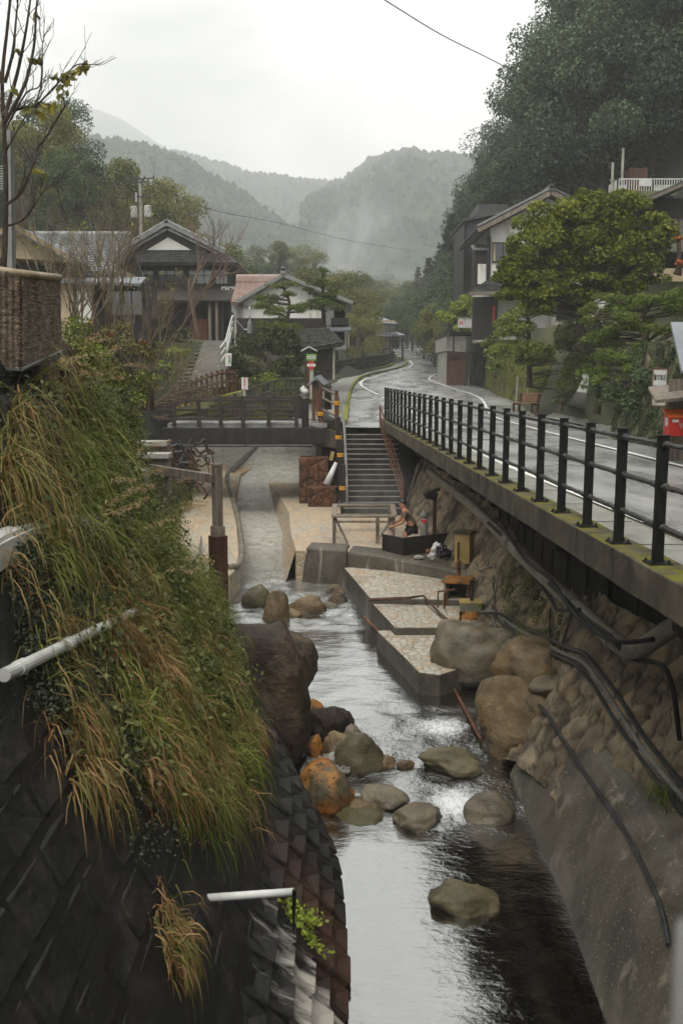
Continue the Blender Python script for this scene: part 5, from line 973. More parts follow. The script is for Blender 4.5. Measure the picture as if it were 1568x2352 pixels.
# ------------------------------------------------------------------ people
def skin_body(name, J, E, parent, m, root=0, sub=2):
    me = bpy.data.meshes.new(name); me.from_pydata([j[0] for j in J], E, []); o = link(name, me, parent); me.materials.append(m)
    if parent: o.matrix_parent_inverse = Matrix.LocRotScale(parent.location, parent.rotation_euler, None).inverted()
    md = o.modifiers.new('skin', 'SKIN'); md.use_smooth_shade = True
    for v, j in zip(me.skin_vertices[0].data, J): v.radius = (j[1], j[2] if len(j) > 2 else j[1])
    me.skin_vertices[0].data[root].use_root = True
    s_ = o.modifiers.new('sub', 'SUBSURF'); s_.levels = sub; s_.render_levels = sub; return o
def fingers(hand, d, side, J, E, hi):
    """five short finger chains on hand joint HI"""
    up = Vector((0, 0, 1)); s = d.cross(up).normalized()
    for k in range(4):
        n = len(J); a = hand + d * .05 + s * (k - 1.5) * .02; J += [(a, .011), (a + d * .035 - up * .012, .009), (a + d * .055 - up * .032 + Vector((0, 0, -.002 * k)), .008)]; E += [(hi, n), (n, n + 1), (n + 1, n + 2)]
    n = len(J); a = hand + s * .035 * side; J += [(a + d * .02, .011), (a + d * .045 - up * .02, .009)]; E += [(hi, n), (n, n + 1)]
# bather, bent forward behind the barrier, lowering a net into the spring
q = onz(938, 1268, -2.8); px_, py_ = q.x + .05, q.y + .95; bz_ = -2.8
pr = thing('person', 'person in a khaki shirt and black shorts bending over the spring with a net bag', 'person', (px_, py_, bz_))
V3 = lambda x, y, z: Vector((px_ + x, py_ + y, bz_ + z))
J = [(V3(.1, 0, .52), .125, .11), (V3(.03, 0, .68), .12, .1), (V3(-.07, 0, .86), .14, .1), (V3(-.12, 0, .96), .06, .055), (V3(-.15, 0, 1.04), .075, .09), (V3(-.165, 0, 1.12), .085, .095), (V3(-.16, 0, 1.17), .06, .07),
     (V3(-.1, .19, .9), .055), (V3(-.17, .23, .66), .042), (V3(-.36, .12, .56), .03), (V3(-.42, .09, .54), .032, .02), (V3(-.1, -.19, .9), .055), (V3(-.15, -.24, .64), .042), (V3(-.36, -.13, .54), .03), (V3(-.43, -.1, .52), .032, .02),
     (V3(.1, .1, .46), .09), (V3(-.12, .14, .3), .065), (V3(.06, .14, .04), .045), (V3(-.08, .14, .02), .035, .03), (V3(.1, -.1, .46), .09), (V3(-.12, -.14, .3), .065), (V3(.06, -.14, .04), .045), (V3(-.08, -.14, .02), .035, .03)]
E = [(0, 1), (1, 2), (2, 3), (3, 4), (4, 5), (5, 6), (2, 7), (7, 8), (8, 9), (9, 10), (2, 11), (11, 12), (12, 13), (13, 14), (0, 15), (15, 16), (16, 17), (17, 18), (0, 19), (19, 20), (20, 21), (21, 22)]
fingers(J[10][0], Vector((-1, -.2, -.3)).normalized(), 1, J, E, 10); fingers(J[14][0], Vector((-1, .2, -.3)).normalized(), -1, J, E, 14)
skin_body('body', J, E, pr, M['skin'])
Js = [(V3(.11, 0, .5), .15, .13), (V3(.1, 0, .58), .15, .125), (V3(.03, 0, .7), .145, .125), (V3(-.065, 0, .87), .165, .125), (V3(-.1, .2, .89), .07), (V3(-.14, .225, .74), .062), (V3(-.1, -.2, .89), .07), (V3(-.135, -.23, .74), .062)]
skin_body('shirt', Js, [(0, 1), (1, 2), (2, 3), (3, 4), (4, 5), (3, 6), (6, 7)], pr, M['shirt'])
Jp = [(V3(.11, 0, .5), .15, .13), (V3(.1, .1, .44), .11), (V3(-.08, .14, .32), .088), (V3(.1, -.1, .44), .11), (V3(-.08, -.14, .32), .088)]
skin_body('shorts', Jp, [(0, 1), (1, 2), (0, 3), (3, 4)], pr, M['shorts'])
hr = rock('hair', V3(-.15, 0, 1.145), (.2, .19, .16), 300, M['hair'], sub=3, rough=.05, parent=pr); hr.matrix_parent_inverse = Matrix.LocRotScale(pr.location, pr.rotation_euler, None).inverted()
nt_ = thing('net_bag', 'pinkish net bag held down into the spring by the bather', 'bag', V3(-.47, 0, .3)); b = MB(); b.lathe(V3(-.47, 0, .16), [(.02, 0), (.08, .04), (.09, .14), (.06, .25), (.025, .34), (.04, .37)], 12); b.obj('bag', M['net'], nt_, smooth=True)
b = MB(); b.lathe(V3(-.47, 0, .2), [(.094, 0), (.096, .03)], 12); b.obj('stripe', M['redsign'], nt_)
# walker far up the road
q = road(1011, 822); pr = thing('person', 'person in a tan jacket and dark trousers walking beside the far lamp posts', 'person', q); V3 = lambda x, y, z: q + Vector((x, y, z))
J = [(V3(0, 0, .92), .13, .1), (V3(0, 0, 1.12), .13, .1), (V3(0, .02, 1.36), .15, .1), (V3(0, .02, 1.47), .05, .05), (V3(0, .0, 1.58), .075, .09), (V3(0, .0, 1.67), .07, .08), (V3(-.2, .02, 1.36), .055), (V3(-.26, .02, 1.1), .042), (V3(-.24, -.1, .88), .032), (V3(-.24, -.14, .8), .034), (V3(.2, .02, 1.36), .055), (V3(.27, .06, 1.1), .042), (V3(.26, .02, .86), .032), (V3(.26, 0, .78), .034),
     (V3(-.09, 0, .85), .085), (V3(-.1, -.1, .48), .06), (V3(-.1, -.06, .06), .042), (V3(-.1, -.2, .03), .035, .03), (V3(.09, 0, .85), .085), (V3(.1, .06, .48), .06), (V3(.1, .2, .08), .042), (V3(.1, .08, .03), .035, .03)]
E = [(0, 1), (1, 2), (2, 3), (3, 4), (4, 5), (2, 6), (6, 7), (7, 8), (8, 9), (2, 10), (10, 11), (11, 12), (12, 13), (0, 14), (14, 15), (15, 16), (16, 17), (0, 18), (18, 19), (19, 20), (20, 21)]
skin_body('body', J, E, pr, M['skin'])
skin_body('jacket', [(V3(0, 0, .92), .16, .13), (V3(0, 0, 1.12), .155, .13), (V3(0, .02, 1.36), .175, .125), (V3(-.2, .02, 1.36), .07), (V3(-.265, .02, 1.1), .058), (V3(-.245, -.09, .9), .05), (V3(.2, .02, 1.36), .07), (V3(.27, .06, 1.1), .058), (V3(.265, .03, .88), .05)], [(0, 1), (1, 2), (2, 3), (3, 4), (4, 5), (2, 6), (6, 7), (7, 8)], pr, M['vest'])
skin_body('trousers', [(V3(0, 0, .9), .15, .12), (V3(-.09, 0, .82), .1), (V3(-.1, -.1, .48), .078), (V3(-.1, -.06, .1), .065), (V3(.09, 0, .82), .1), (V3(.1, .06, .48), .078), (V3(.1, .19, .12), .065)], [(0, 1), (1, 2), (2, 3), (0, 4), (4, 5), (5, 6)], pr, M['shorts'])
hr = rock('hair', V3(0, .02, 1.66), (.19, .21, .17), 301, M['hair'], sub=2, rough=.05, parent=pr); hr.matrix_parent_inverse = Matrix.LocRotScale(pr.location, pr.rotation_euler, None).inverted()
# ------------------------------------------------------------------ buildings
def part(name, parent, mat, fn, bevel=0, smooth=False):
    b = MB(); fn(b); return b.obj(name, M[mat] if isinstance(mat, str) else [M[x] for x in mat], parent, bevel=bevel, smooth=smooth)
def PX(px, py, Y): return at(px, py, Y)
def window(parent, c, w, h, rz=0, cols=2, rows=1, frame='darkwood', glass='glass', name='window', t=.06):
    """framed window facing -Y turned by RZ about its centre"""
    c = Vector(c); Mx = Matrix.Translation(c) @ Matrix.Rotation(rz, 4, 'Z'); b = MB(Mx)
    b.box((0, 0, h / 2), (w + t, .09, t)); b.box((0, 0, -h / 2), (w + t, .11, t)); b.box((-w / 2, 0, 0), (t, .088, h)); b.box((w / 2, 0, 0), (t, .088, h))
    for i in range(1, cols): b.box((-w / 2 + w * i / cols, 0, 0), (t * .6, .07, h))
    for i in range(1, rows): b.box((0, 0, -h / 2 + h * i / rows), (w, .066, t * .5))
    o = b.obj(name, M[frame], parent); g = MB(Mx); g.box((0, .03, 0), (w, .02, h)); p = g.obj('pane', M[glass], o); p.matrix_parent_inverse = (Matrix.LocRotScale(parent.location, parent.rotation_euler, None)).inverted() if False else p.matrix_parent_inverse
    return o
def house(name, label, cat, loc): return thing(name, label, cat, loc)
def ridge_cap(parent, a, c, w=.28, h=.3, m='tile'):
    b = MB(); b.beam(Vector(a) + Vector((0, 0, h / 2)), Vector(c) + Vector((0, 0, h / 2)), w, h); b.tube([Vector(a) + Vector((0, 0, h)), Vector(c) + Vector((0, 0, h))], w * .5, 8); return b.obj('ridge', M[m], parent)
# --- big dark inn with hipped gable
Y = 62; s = Y / F * 1.0
def Z(py, Y=62): return PX(784, py, Y).z
def Xp(px, py, Y=62): return PX(px, py, Y).x
B = house('inn', 'big dark two storey timber inn with white gable triangle above the ramp', 'house', PX(400, 785, 62)); g0 = Z(790)
xl, xr_ = Xp(288, 640), Xp(532, 640); xc = Xp(386, 540)
part('upper_wall', B, 'darkwood', lambda b: b.box(((xl + xr_) / 2, Y + 4, (Z(596) + Z(668)) / 2), (xr_ - xl, 7.6, Z(596) - Z(668))))
part('lower_wall', B, 'darkwood', lambda b: b.box(((xl + xr_) / 2 + .1, Y + 4.4, (Z(660) + g0) / 2), (xr_ - xl + .4, 7.8, Z(660) - g0)))
ez, rz_ = Z(600), Z(522); el, er = Xp(258, 600), Xp(550, 612); gl, gr_ = Xp(318, 575), Xp(458, 575); gz = Z(578)
# upper gable roof running back, lower skirt in front
ax, bx2 = Xp(272, 590), Xp(520, 592); az = Z(588)
tile_roof('roof', (ax, Y + 10, az), (ax, Y - .3, az), (xc, Y - .3, rz_), (xc, Y + 10, rz_), M['tile'], B)
tile_roof('roof', (bx2, Y - .3, az), (bx2, Y + 10, az), (xc, Y + 10, rz_), (xc, Y - .3, rz_), M['tile'], B)
tile_roof('skirt_roof', (el, Y - 1.5, ez - .25), (er, Y - 1.5, ez - .25), (er - 1.1, Y + .05, gz + .02), (el + 1.1, Y + .05, gz + .02), M['tiled'], B)
tile_roof('skirt_roof', (er, Y - 1.5, ez - .25), (er + .1, Y + 10, ez - .25), (bx2 - .4, Y + 10, az - .1), (er - 1.1, Y + .05, gz), M['tiled'], B)
ridge_cap(B, (xc, Y - .5, rz_), (xc, Y + 10, rz_))
for sx, sz in ((ax, az), (bx2, az)): part('barge_cap', B, 'tile', lambda b: (b.beam((sx, Y - .38, sz + .14), (xc, Y - .38, rz_ + .16), .22, .2), b.tube([(sx, Y - .4, sz + .3), (xc, Y - .4, rz_ + .32)], .1, 8)))
part('gable', B, 'darkwood', lambda b: b.prism([(ax + .7, Y + .1, az), (bx2 - .7, Y + .1, az), (xc, Y + .1, rz_ - .15)], (0, .3, 0)))
part('gable_plaster', B, 'plaster', lambda b: b.prism([(gl + .5, Y + .02, gz + .1), (gr_ - .5, Y + .02, gz + .1), (xc, Y + .02, Z(545))], (0, .1, 0)))
part('pent_roof', B, 'metalroof', lambda b: b.slab((Xp(330, 692), Y - 1.9, Z(694)), (Xp(560, 692), Y - 1.9, Z(694)), (Xp(528, 655), Y + .1, Z(655)), (Xp(330, 655), Y + .1, Z(655)), .12))
bpy.data.objects['pent_roof'].data.materials[0] = mottle('dark sheet roof', [(.3, C(56, 52, 50)), (.7, C(78, 72, 68))], 1, .45, bstr=.1, spec=.5)
for k, (a, c) in enumerate(((300, 352), (362, 420), (432, 486), (494, 522))):
    window(B, ((Xp(a, 630) + Xp(c, 630)) / 2, Y + .17, Z(632)), Xp(c, 630) - Xp(a, 630), Z(612) - Z(652), cols=3, rows=2)
part('door_panel', B, 'orangewood', lambda b: (b.box((Xp(457, 758), Y - .05, (Z(733) + g0) / 2), (Xp(477, 758) - Xp(437, 758), .1, Z(733) - g0)),))
for px in (489, 505, 517, 534): part('post', B, 'greywood' if px < 510 else 'darkwood', lambda b: b.box((Xp(px, 740), Y - 1.4, (Z(695) + g0) / 2), (.17, .17, Z(695) - g0)))
part('porch_opening_shade', B, 'ink', lambda b: b.box((Xp(510, 740), Y + .42, (Z(700) + g0) / 2), (Xp(545, 740) - Xp(478, 740), .06, Z(700) - g0)))  # flat dark panel on the wall, painted in for the shaded opening
part('side_wall', B, 'darkwood', lambda b: b.box((Xp(556, 740), Y + 1.5, (Z(692) + g0) / 2), (Xp(566, 740) - Xp(530, 740), 3, Z(692) - g0)))
for px in (541, 583 - 3): part('lantern', B, 'plaster', lambda b: b.lathe((Xp(px, 714), Y - 1.3, Z(722)), [(.1, 0), (.17, .1), (.17, .42), (.1, .52)], 10))
part('sign_panel', B, ('pvcw', 'ink'), lambda b: (b.box((Xp(528, 668), Y - .55, Z(668)), (.9, .06, .42)), [b.box((Xp(528, 668) + dx, Y - .6, Z(668) + dz), (.12, .02, .12), m=1) for dx, dz in ((-.3, .05), (-.08, -.05), (.12, .06), (.3, -.02))]))
# --- grey tiled house on the far left
Y = 48
A = house('house', 'grey tiled house with beige gable and beige wall behind the bare shrubs at far left', 'house', PX(190, 740, 48)); g0 = hz(-13, 50)
def Za(py): return PX(784, py, 48).z
def Xa(px, py=600): return PX(px, py, 48).x
part('wall', A, 'beige', lambda b: b.box(((Xa(20) + Xa(262)) / 2, Y + 3.2, (Za(610) + g0) / 2), (Xa(262) - Xa(20), 6, Za(610) - g0)))
tile_roof('roof', (Xa(20), Y - .6, Za(628)), (Xa(271), Y - .6, Za(628)), (Xa(268), Y + 3.3, Za(528)), (Xa(20), Y + 3.3, Za(528)), M['tile'], A)
tile_roof('roof', (Xa(271), Y + 7, Za(628)), (Xa(20), Y + 7, Za(628)), (Xa(20), Y + 3.3, Za(528)), (Xa(268), Y + 3.3, Za(528)), M['tile'], A)
ridge_cap(A, (Xa(20), Y + 3.3, Za(530)), (Xa(270), Y + 3.3, Za(530)))
# front gable
gx = Xa(75, 545); part('gable', A, 'beige', lambda b: b.prism([(Xa(-35), Y - 2.2, Za(600)), (Xa(190), Y - 2.2, Za(612)), (gx, Y - 2.2, Za(545))], (0, 3.5, 0)))
tile_roof('gable_roof', (Xa(206), Y - 2.8, Za(614)), (Xa(206), Y + 2, Za(614)), (gx, Y + 2, Za(536)), (gx, Y - 2.8, Za(536)), M['tile'], A)
tile_roof('gable_roof', (Xa(-60), Y + 2, Za(614)), (Xa(-60), Y - 2.8, Za(614)), (gx, Y - 2.8, Za(536)), (gx, Y + 2, Za(536)), M['tile'], A)
part('barge_board', A, 'bamboo', lambda b: (b.beam((Xa(204), Y - 2.82, Za(612)), (gx, Y - 2.82, Za(537)), .06, .2), b.beam((Xa(-58), Y - 2.82, Za(612)), (gx, Y - 2.82, Za(537)), .06, .2)))
part('front_wall', A, 'beige', lambda b: b.box(((Xa(60) + Xa(192)) / 2, Y - .9, (Za(648) + g0) / 2), (Xa(192) - Xa(60), 2.4, Za(648) - g0)))
part('lean_roof', A, 'metalroof', lambda b: b.slab((Xa(120), Y - 2.5, Za(652)), (Xa(345), Y - 2.5, Za(662)), (Xa(335), Y + .1, Za(636)), (Xa(120), Y + .1, Za(636)), .12))
part('white_panel', A, 'plaster', lambda b: b.box(((Xa(216)), Y - 1.9, (Za(660) + Za(745)) / 2), (Xa(231) - Xa(200), .1, Za(660) - Za(745))))
window(A, (Xa(300), Y - 1.2, Za(700)), Xa(335) - Xa(262), Za(672) - Za(728), cols=3, rows=1)
part('annex_wall', A, 'darkwood', lambda b: b.box(((Xa(236) + Xa(340)) / 2, Y + .6, (Za(655) + g0) / 2), (Xa(340) - Xa(236), 3.3, Za(655) - g0)))
# --- white house with red tiled wing
Y = 57
Cc = house('house', 'white plastered house with red tiled wing and grey tiled gable', 'house', PX(650, 760, 57))
def Zc(py): return PX(784, py, 57).z
def Xc(px, py=680): return PX(px, py, 57).x
g0 = Zc(800)
cxp, pkz = Xc(652), Zc(632)
part('wall', Cc, 'plaster', lambda b: b.prism([(Xc(558), Y, g0), (Xc(746), Y, g0), (Xc(746), Y, Zc(668)), (cxp, Y, pkz - .1), (Xc(558), Y, Zc(686))], (0, 7, 0)))
part('wing_wall', Cc, 'plaster', lambda b: b.box(((Xc(532) + Xc(558)) / 2, Y + 3.6, (Zc(700) + g0) / 2), (Xc(558) - Xc(532), 5, Zc(700) - g0)))
part('dado', Cc, 'darkwood', lambda b: b.box(((Xc(545) + Xc(746)) / 2, Y - .06, (Zc(731) + g0) / 2), (Xc(746) - Xc(545) + .1, .1, Zc(731) - g0)))
part('band', Cc, 'concl', lambda b: b.box(((Xc(558) + Xc(746)) / 2, Y - .05, Zc(704)), (Xc(746) - Xc(558), .1, .16)))
tile_roof('wing_roof', (Xc(528), Y + .4, Zc(694)), (Xc(640), Y + .4, Zc(694)), (Xc(640), Y + 3.6, Zc(634)), (Xc(528), Y + 3.6, Zc(634)), M['tiler'], Cc, tile=.3, row=.28)
ridge_cap(Cc, (Xc(528), Y + 3.6, Zc(634)), (Xc(640), Y + 3.6, Zc(634)), m='tiler')
tile_roof('gable_roof', (Xc(545), Y + 7, Zc(694)), (Xc(545), Y - .6, Zc(694)), (cxp, Y - .6, pkz), (cxp, Y + 7, pkz), M['tile'], Cc)
tile_roof('gable_roof', (Xc(810, 690), Y - .6, Zc(696)), (Xc(810, 690), Y + 7, Zc(696)), (cxp, Y + 7, pkz), (cxp, Y - .6, pkz), M['tile'], Cc)
ridge_cap(Cc, (cxp, Y - .7, pkz), (cxp, Y + 7, pkz))
part('barge', Cc, 'grey', lambda b: (b.beam((Xc(545), Y - .62, Zc(695)), (cxp, Y - .62, pkz - .05), .06, .18), b.beam((Xc(810, 690), Y - .62, Zc(697)), (cxp, Y - .62, pkz - .05), .06, .18)))
part('annex', Cc, 'plaster', lambda b: b.box(((Xc(738) + Xc(795)) / 2, Y + 3.2, (Zc(690) + g0) / 2), (Xc(795) - Xc(738), 5.2, Zc(690) - g0)))
window(Cc, (Xc(780), Y + .58, Zc(712)), .62, 1.25, cols=2, rows=2, frame='darkwood')
window(Cc, (Xc(772), Y + .58, Zc(770)), .9, 1.0, cols=2, rows=1, frame='darkwood')
part('balcony', Cc, 'darkwood', lambda b: b.box((Xc(780), Y + .3, Zc(738)), (1.0, .5, .4)))
part('pent_roof', Cc, 'metalroof', lambda b: b.slab((Xc(735), Y - .7, Zc(760)), (Xc(806), Y - .7, Zc(758)), (Xc(802), Y + .6, Zc(746)), (Xc(735), Y + .6, Zc(746)), .1))
for px in (740, 800): part('post', Cc, 'greywood', lambda b: b.box((Xc(px), Y - .55, (Zc(758) + g0) / 2), (.12, .12, Zc(758) - g0)))
# --- dark tiled shed in front of it
Y = 47
D = house('shed', 'low dark shed with mossy tiled roof beside the pavement', 'shed', PX(735, 840, 47))
def Zd(py): return PX(784, py, 47).z
def Xd(px, py=800): return PX(px, py, 47).x
g0 = Zd(872)
part('wall', D, 'darkwood', lambda b: b.box(((Xd(700) + Xd(766)) / 2, Y + 1.6, (Zd(785) + g0) / 2), (Xd(766) - Xd(700), 2.6, Zd(785) - g0)))
tile_roof('roof', (Xd(678), Y - .3, Zd(806)), (Xd(786), Y - .3, Zd(788)), (Xd(750), Y + 2.6, Zd(748)), (Xd(678), Y + 2.6, Zd(750)), M['tilemoss'], D)
tile_roof('roof', (Xd(786), Y - .3, Zd(788)), (Xd(786), Y + 4.4, Zd(788)), (Xd(750), Y + 2.9, Zd(748)), (Xd(750), Y + 2.6, Zd(748)), M['tilemoss'], D)
part('end_panel', D, 'orangewood', lambda b: b.box((Xd(686), Y + .1, (Zd(800) + g0) / 2), (.12, .1, Zd(800) - g0)))
part('door', D, 'grey', lambda b: b.box((Xd(680) - .2, Y + .3, (Zd(805) + Zd(850)) / 2), (.5, .06, Zd(805) - Zd(850))))
part('corner_post', D, 'concl', lambda b: b.box((Xd(766), Y + .25, (Zd(785) + g0) / 2), (.1, .1, Zd(785) - g0)))
# --- far house at the bend
Y = 108
Eh = house('house', 'small beige two storey house with grey sheet roof at the far bend', 'house', PX(880, 790, 108))
def Ze(py): return PX(784, py, 108).z
def Xe(px, py=760): return PX(px, py, 108).x
g0 = Ze(800)
part('lower_wall', Eh, 'beige', lambda b: b.box(((Xe(838) + Xe(918)) / 2, Y + 3, (Ze(768) + g0) / 2), (Xe(918) - Xe(838), 5.5, Ze(768) - g0)))
part('upper_wall', Eh, 'beige', lambda b: b.box(((Xe(866) + Xe(908)) / 2, Y + 3, (Ze(734) + Ze(768)) / 2), (Xe(908) - Xe(866), 4, Ze(734) - Ze(768))))
part('upper_roof', Eh, 'metalroof', lambda b: (b.slab((Xe(876), Y, Ze(742)), (Xe(914), Y + .3, Ze(742)), (Xe(882), Y + 4, Ze(724)), (Xe(846), Y + 3.6, Ze(724)), .15), b.slab((Xe(846), Y + 3.6, Ze(724)), (Xe(882), Y + 4, Ze(724)), (Xe(870), Y + 6.5, Ze(738)), (Xe(838), Y + 6.3, Ze(738)), .15)))
part('lower_roof', Eh, 'metalroof', lambda b: (b.slab((Xe(826), Y - .8, Ze(772)), (Xe(930), Y - .8, Ze(770)), (Xe(905), Y + 1.4, Ze(758)), (Xe(836), Y + 1.4, Ze(758)), .15),))
window(Eh, (Xe(894), Y + .96, Ze(751)), 1.6, .95, cols=2); window(Eh, (Xe(906), Y + .2, Ze(786)), 1.0, 1.0, cols=2); window(Eh, (Xe(858), Y + .2, Ze(786)), .9, 1.3, cols=1)
# --- white house on the right with the dark annex
Y = 60
Fh = house('house', 'tall white plastered house with tiled gable above the garage on the right', 'house', PX(1200, 750, 60)); g0 = 3.6
def Zf(py): return PX(784, py, 60).z
def Xf_(px, py=600): return PX(px, py, 60).x
pkx, pkz = Xf_(1258, 445), Zf(446)
part('wall', Fh, 'plaster', lambda b: b.prism([(Xf_(1124), Y, g0), (Xf_(1420), Y, g0), (Xf_(1420), Y, Zf(520)), (pkx, Y, pkz - .25), (Xf_(1124), Y, Zf(524))], (0, 8, 0)))
tile_roof('roof', (Xf_(1090, 525), Y + 8.5, Zf(532)), (Xf_(1090, 525), Y - .9, Zf(532)), (pkx, Y - .9, pkz), (pkx, Y + 8.5, pkz), M['tiled'], Fh)
tile_roof('roof', (Xf_(1440, 525), Y - .9, Zf(535)), (Xf_(1440, 525), Y + 8.5, Zf(535)), (pkx, Y + 8.5, pkz), (pkx, Y - .9, pkz), M['tiled'], Fh)
ridge_cap(Fh, (pkx, Y - 1, pkz), (pkx, Y + 8.5, pkz), m='tiled')
part('barge', Fh, 'greywood', lambda b: (b.beam((Xf_(1092, 525), Y - .92, Zf(534)), (pkx, Y - .92, pkz - .06), .06, .26), b.beam((Xf_(1440, 525), Y - .92, Zf(537)), (pkx, Y - .92, pkz - .06), .06, .26)))
part('barge_tiles', Fh, 'tiled', lambda b: (b.tube([(Xf_(1092, 525), Y - .85, Zf(526)), (pkx, Y - .85, pkz + .16)], .13, 8), b.tube([(Xf_(1440, 525), Y - .85, Zf(528)), (pkx, Y - .85, pkz + .16)], .13, 8)))
window(Fh, (Xf_(1154), Y - .03, Zf(580)), Xf_(1178) - Xf_(1130), Zf(558) - Zf(602), cols=2)
for px in (1133, 1175): part('curtain', Fh, 'beige', lambda b: b.box((Xf_(px), Y - .055, Zf(580)), (.16, .03, Zf(560) - Zf(600))))
part('corner_post', Fh, 'darkwood', lambda b: b.box((Xf_(1121), Y - .04, (Zf(545) + Zf(665)) / 2), (.24, .2, Zf(545) - Zf(665))))
part('bay', Fh, 'darkwood', lambda b: b.box((Xf_(1107), Y + 1.0, (Zf(560) + Zf(660)) / 2), (.8, 1.8, Zf(560) - Zf(660))))
part('bay_panel', Fh, 'plaster', lambda b: b.box((Xf_(1107), Y + .08, (Zf(606) + Zf(652)) / 2), (.5, .06, Zf(606) - Zf(652))))
part('bay_roof', Fh, 'metalroof', lambda b: b.slab((Xf_(1084), Y - .2, Zf(572)), (Xf_(1120), Y - .2, Zf(572)), (Xf_(1120), Y + 1.2, Zf(556)), (Xf_(1086), Y + 1.2, Zf(556)), .1))
tile_roof('pent_roof', (Xf_(1066, 668), Y - 1.9, Zf(678)), (Xf_(1300, 668), Y - 1.9, Zf(668)), (Xf_(1300, 660), Y + .1, Zf(630)), (Xf_(1130, 660), Y + .1, Zf(636)), M['tiled'], Fh)
part('pent_fascia', Fh, 'greywood', lambda b: b.beam((Xf_(1066, 668), Y - 1.95, Zf(681)), (Xf_(1300, 668), Y - 1.95, Zf(672)), .08, .2))
part('lower_front', Fh, 'darkwood', lambda b: b.box(((Xf_(1085) + Xf_(1140)) / 2, Y - .4, (Zf(684) + g0) / 2), (Xf_(1140) - Xf_(1085), .6, Zf(684) - g0)))
part('red_banner', Fh, 'redsign', lambda b: b.box((Xf_(1101 + 30), Y - .8, Zf(722)), (.12, .03, .9)))
part('side_eave', Fh, 'tiled', lambda b: b.slab((Xf_(1192, 545), Y - 2.2, Zf(553)), (Xf_(1330, 545), Y - 2.2, Zf(553)), (Xf_(1330, 530), Y - .05, Zf(532)), (Xf_(1215, 530), Y - .05, Zf(532)), .22))
part('porch_wall', Fh, 'plaster', lambda b: b.box(((Xf_(1262) + Xf_(1420)) / 2, Y - 1.0, (Zf(668) + g0) / 2), (Xf_(1420) - Xf_(1262), 1.9, Zf(668) - g0)))
window(Fh, (Xf_(1297), Y - 2.0, Zf(712)), Xf_(1330) - Xf_(1266), Zf(684) - Zf(738), cols=3, rows=3)
G = house('building', 'tall narrow charcoal building behind the white house on the right', 'building', PX(1095, 720, 69)); 
def Zg(py): return PX(784, py, 69).z
def Xg(px, py=600): return PX(px, py, 69).x
part('wall', G, 'metalroof', lambda b: b.box(((Xg(1064) + Xg(1140)) / 2, 72, (Zg(500) + 3.5) / 2), (Xg(1140) - Xg(1064), 6, Zg(500) - 3.5)))
bpy.data.objects[-1] if False else None
part('penthouse', G, 'tiled', lambda b: b.box(((Xg(1100) + Xg(1170)) / 2, 72.5, (Zg(462) + Zg(500)) / 2), (Xg(1170) - Xg(1100), 4.5, Zg(462) - Zg(500))))
part('roof', G, 'tiled', lambda b: b.slab((Xg(1060), 68.7, Zg(503)), (Xg(1150), 68.7, Zg(484)), (Xg(1150), 75.5, Zg(484)), (Xg(1060), 75.5, Zg(503)), .2))
for o in children(G):
    if o.name.startswith('wall'): o.data.materials[0] = mottle('charcoal sheet cladding', [(.3, C(46, 47, 50)), (.7, C(66, 67, 70))], 1, .5, stretch=(6, 6, .2), bscale=6, bstr=.2)
part('downpipe', G, 'ink', lambda b: b.tube([(Xg(1066), 68.9, Zg(505)), (Xg(1066), 68.9, 3.8)], .06, 8))
# --- garage with brown shutter
Y = 68
Ga = house('garage', 'concrete garage with brown boarded door under a planted terrace', 'garage', road(1040, 878))
def Zh(py, Y=68): return PX(784, py, Y).z
def Xh(px, py=830, Y=68): return PX(px, py, Y).x
g0 = zr(68) - .1; ztop = Zh(771)
part('lintel', Ga, 'concl', lambda b: b.prism([(Xh(1024), Y, Zh(806)), (Xh(1064), Y - 1.2, Zh(810, 66.8)), (Xh(1122), Y + .6, Zh(808)), (Xh(1122), Y + 8, Zh(808)), (Xh(1024), Y + 8, Zh(806))], (0, 0, ztop - Zh(808))), bevel=.03)
part('coping', Ga, 'darkconc', lambda b: b.prism([(Xh(1022), Y - .1, ztop), (Xh(1064), Y - 1.35, ztop), (Xh(1125), Y + .5, ztop), (Xh(1125), Y + 8, ztop), (Xh(1022), Y + 8, ztop)], (0, 0, .22)))
part('body', Ga, 'concl', lambda b: b.prism([(Xh(1064), Y - .9, g0), (Xh(1112), Y + .8, g0), (Xh(1122), Y + 8, g0), (Xh(1030), Y + 8, g0), (Xh(1026), Y + .4, g0)], (0, 0, Zh(808) - g0)))
dr_ = part('door', Ga, 'brownwood', lambda b: (b.prism([(Xh(1025.5), Y - .02, g0 + .04), (Xh(1063), Y - 1.08, g0 + .04), (Xh(1063), Y - 1.08, Zh(810)), (Xh(1025.5), Y - .02, Zh(809))], (0, .1, 0))))
part('louvre', Ga, 'ink', lambda b: [b.box((Xh(1033 + 13 * i), Y - .3 - .36 * i, Zh(826) + k * .12), (.34, .03, .06), rz=-.75) for i in (0, 1) for k in range(3)])
for px in (1072, 1082): part('downpipe', Ga, 'hosel' if px < 1080 else 'ink', lambda b: b.tube([(Xh(px), Y - .9, g0), (Xh(px + 7), Y - .55, Zh(812))], .06, 8))
for px in (1038, 1044): part('stain_pipe', Ga, 'ink', lambda b: b.tube([(Xh(px), Y - .5, Zh(808)), (Xh(px), Y - .5, ztop)], .05, 6))
bnr = thing('planter_box', 'long white planter box with painted dark and red marks on the garage terrace', 'planter', PX(1100, 745, 64)); t = PX(1100, 742, 64)
b = MB(); b.box(t, (2.7, .5, .6)); b.box(t + Vector((0, .0, .33)), (2.8, .6, .08), m=1); b.obj('box', [M['pvcw'], M['kerb']], bnr)
b = MB()
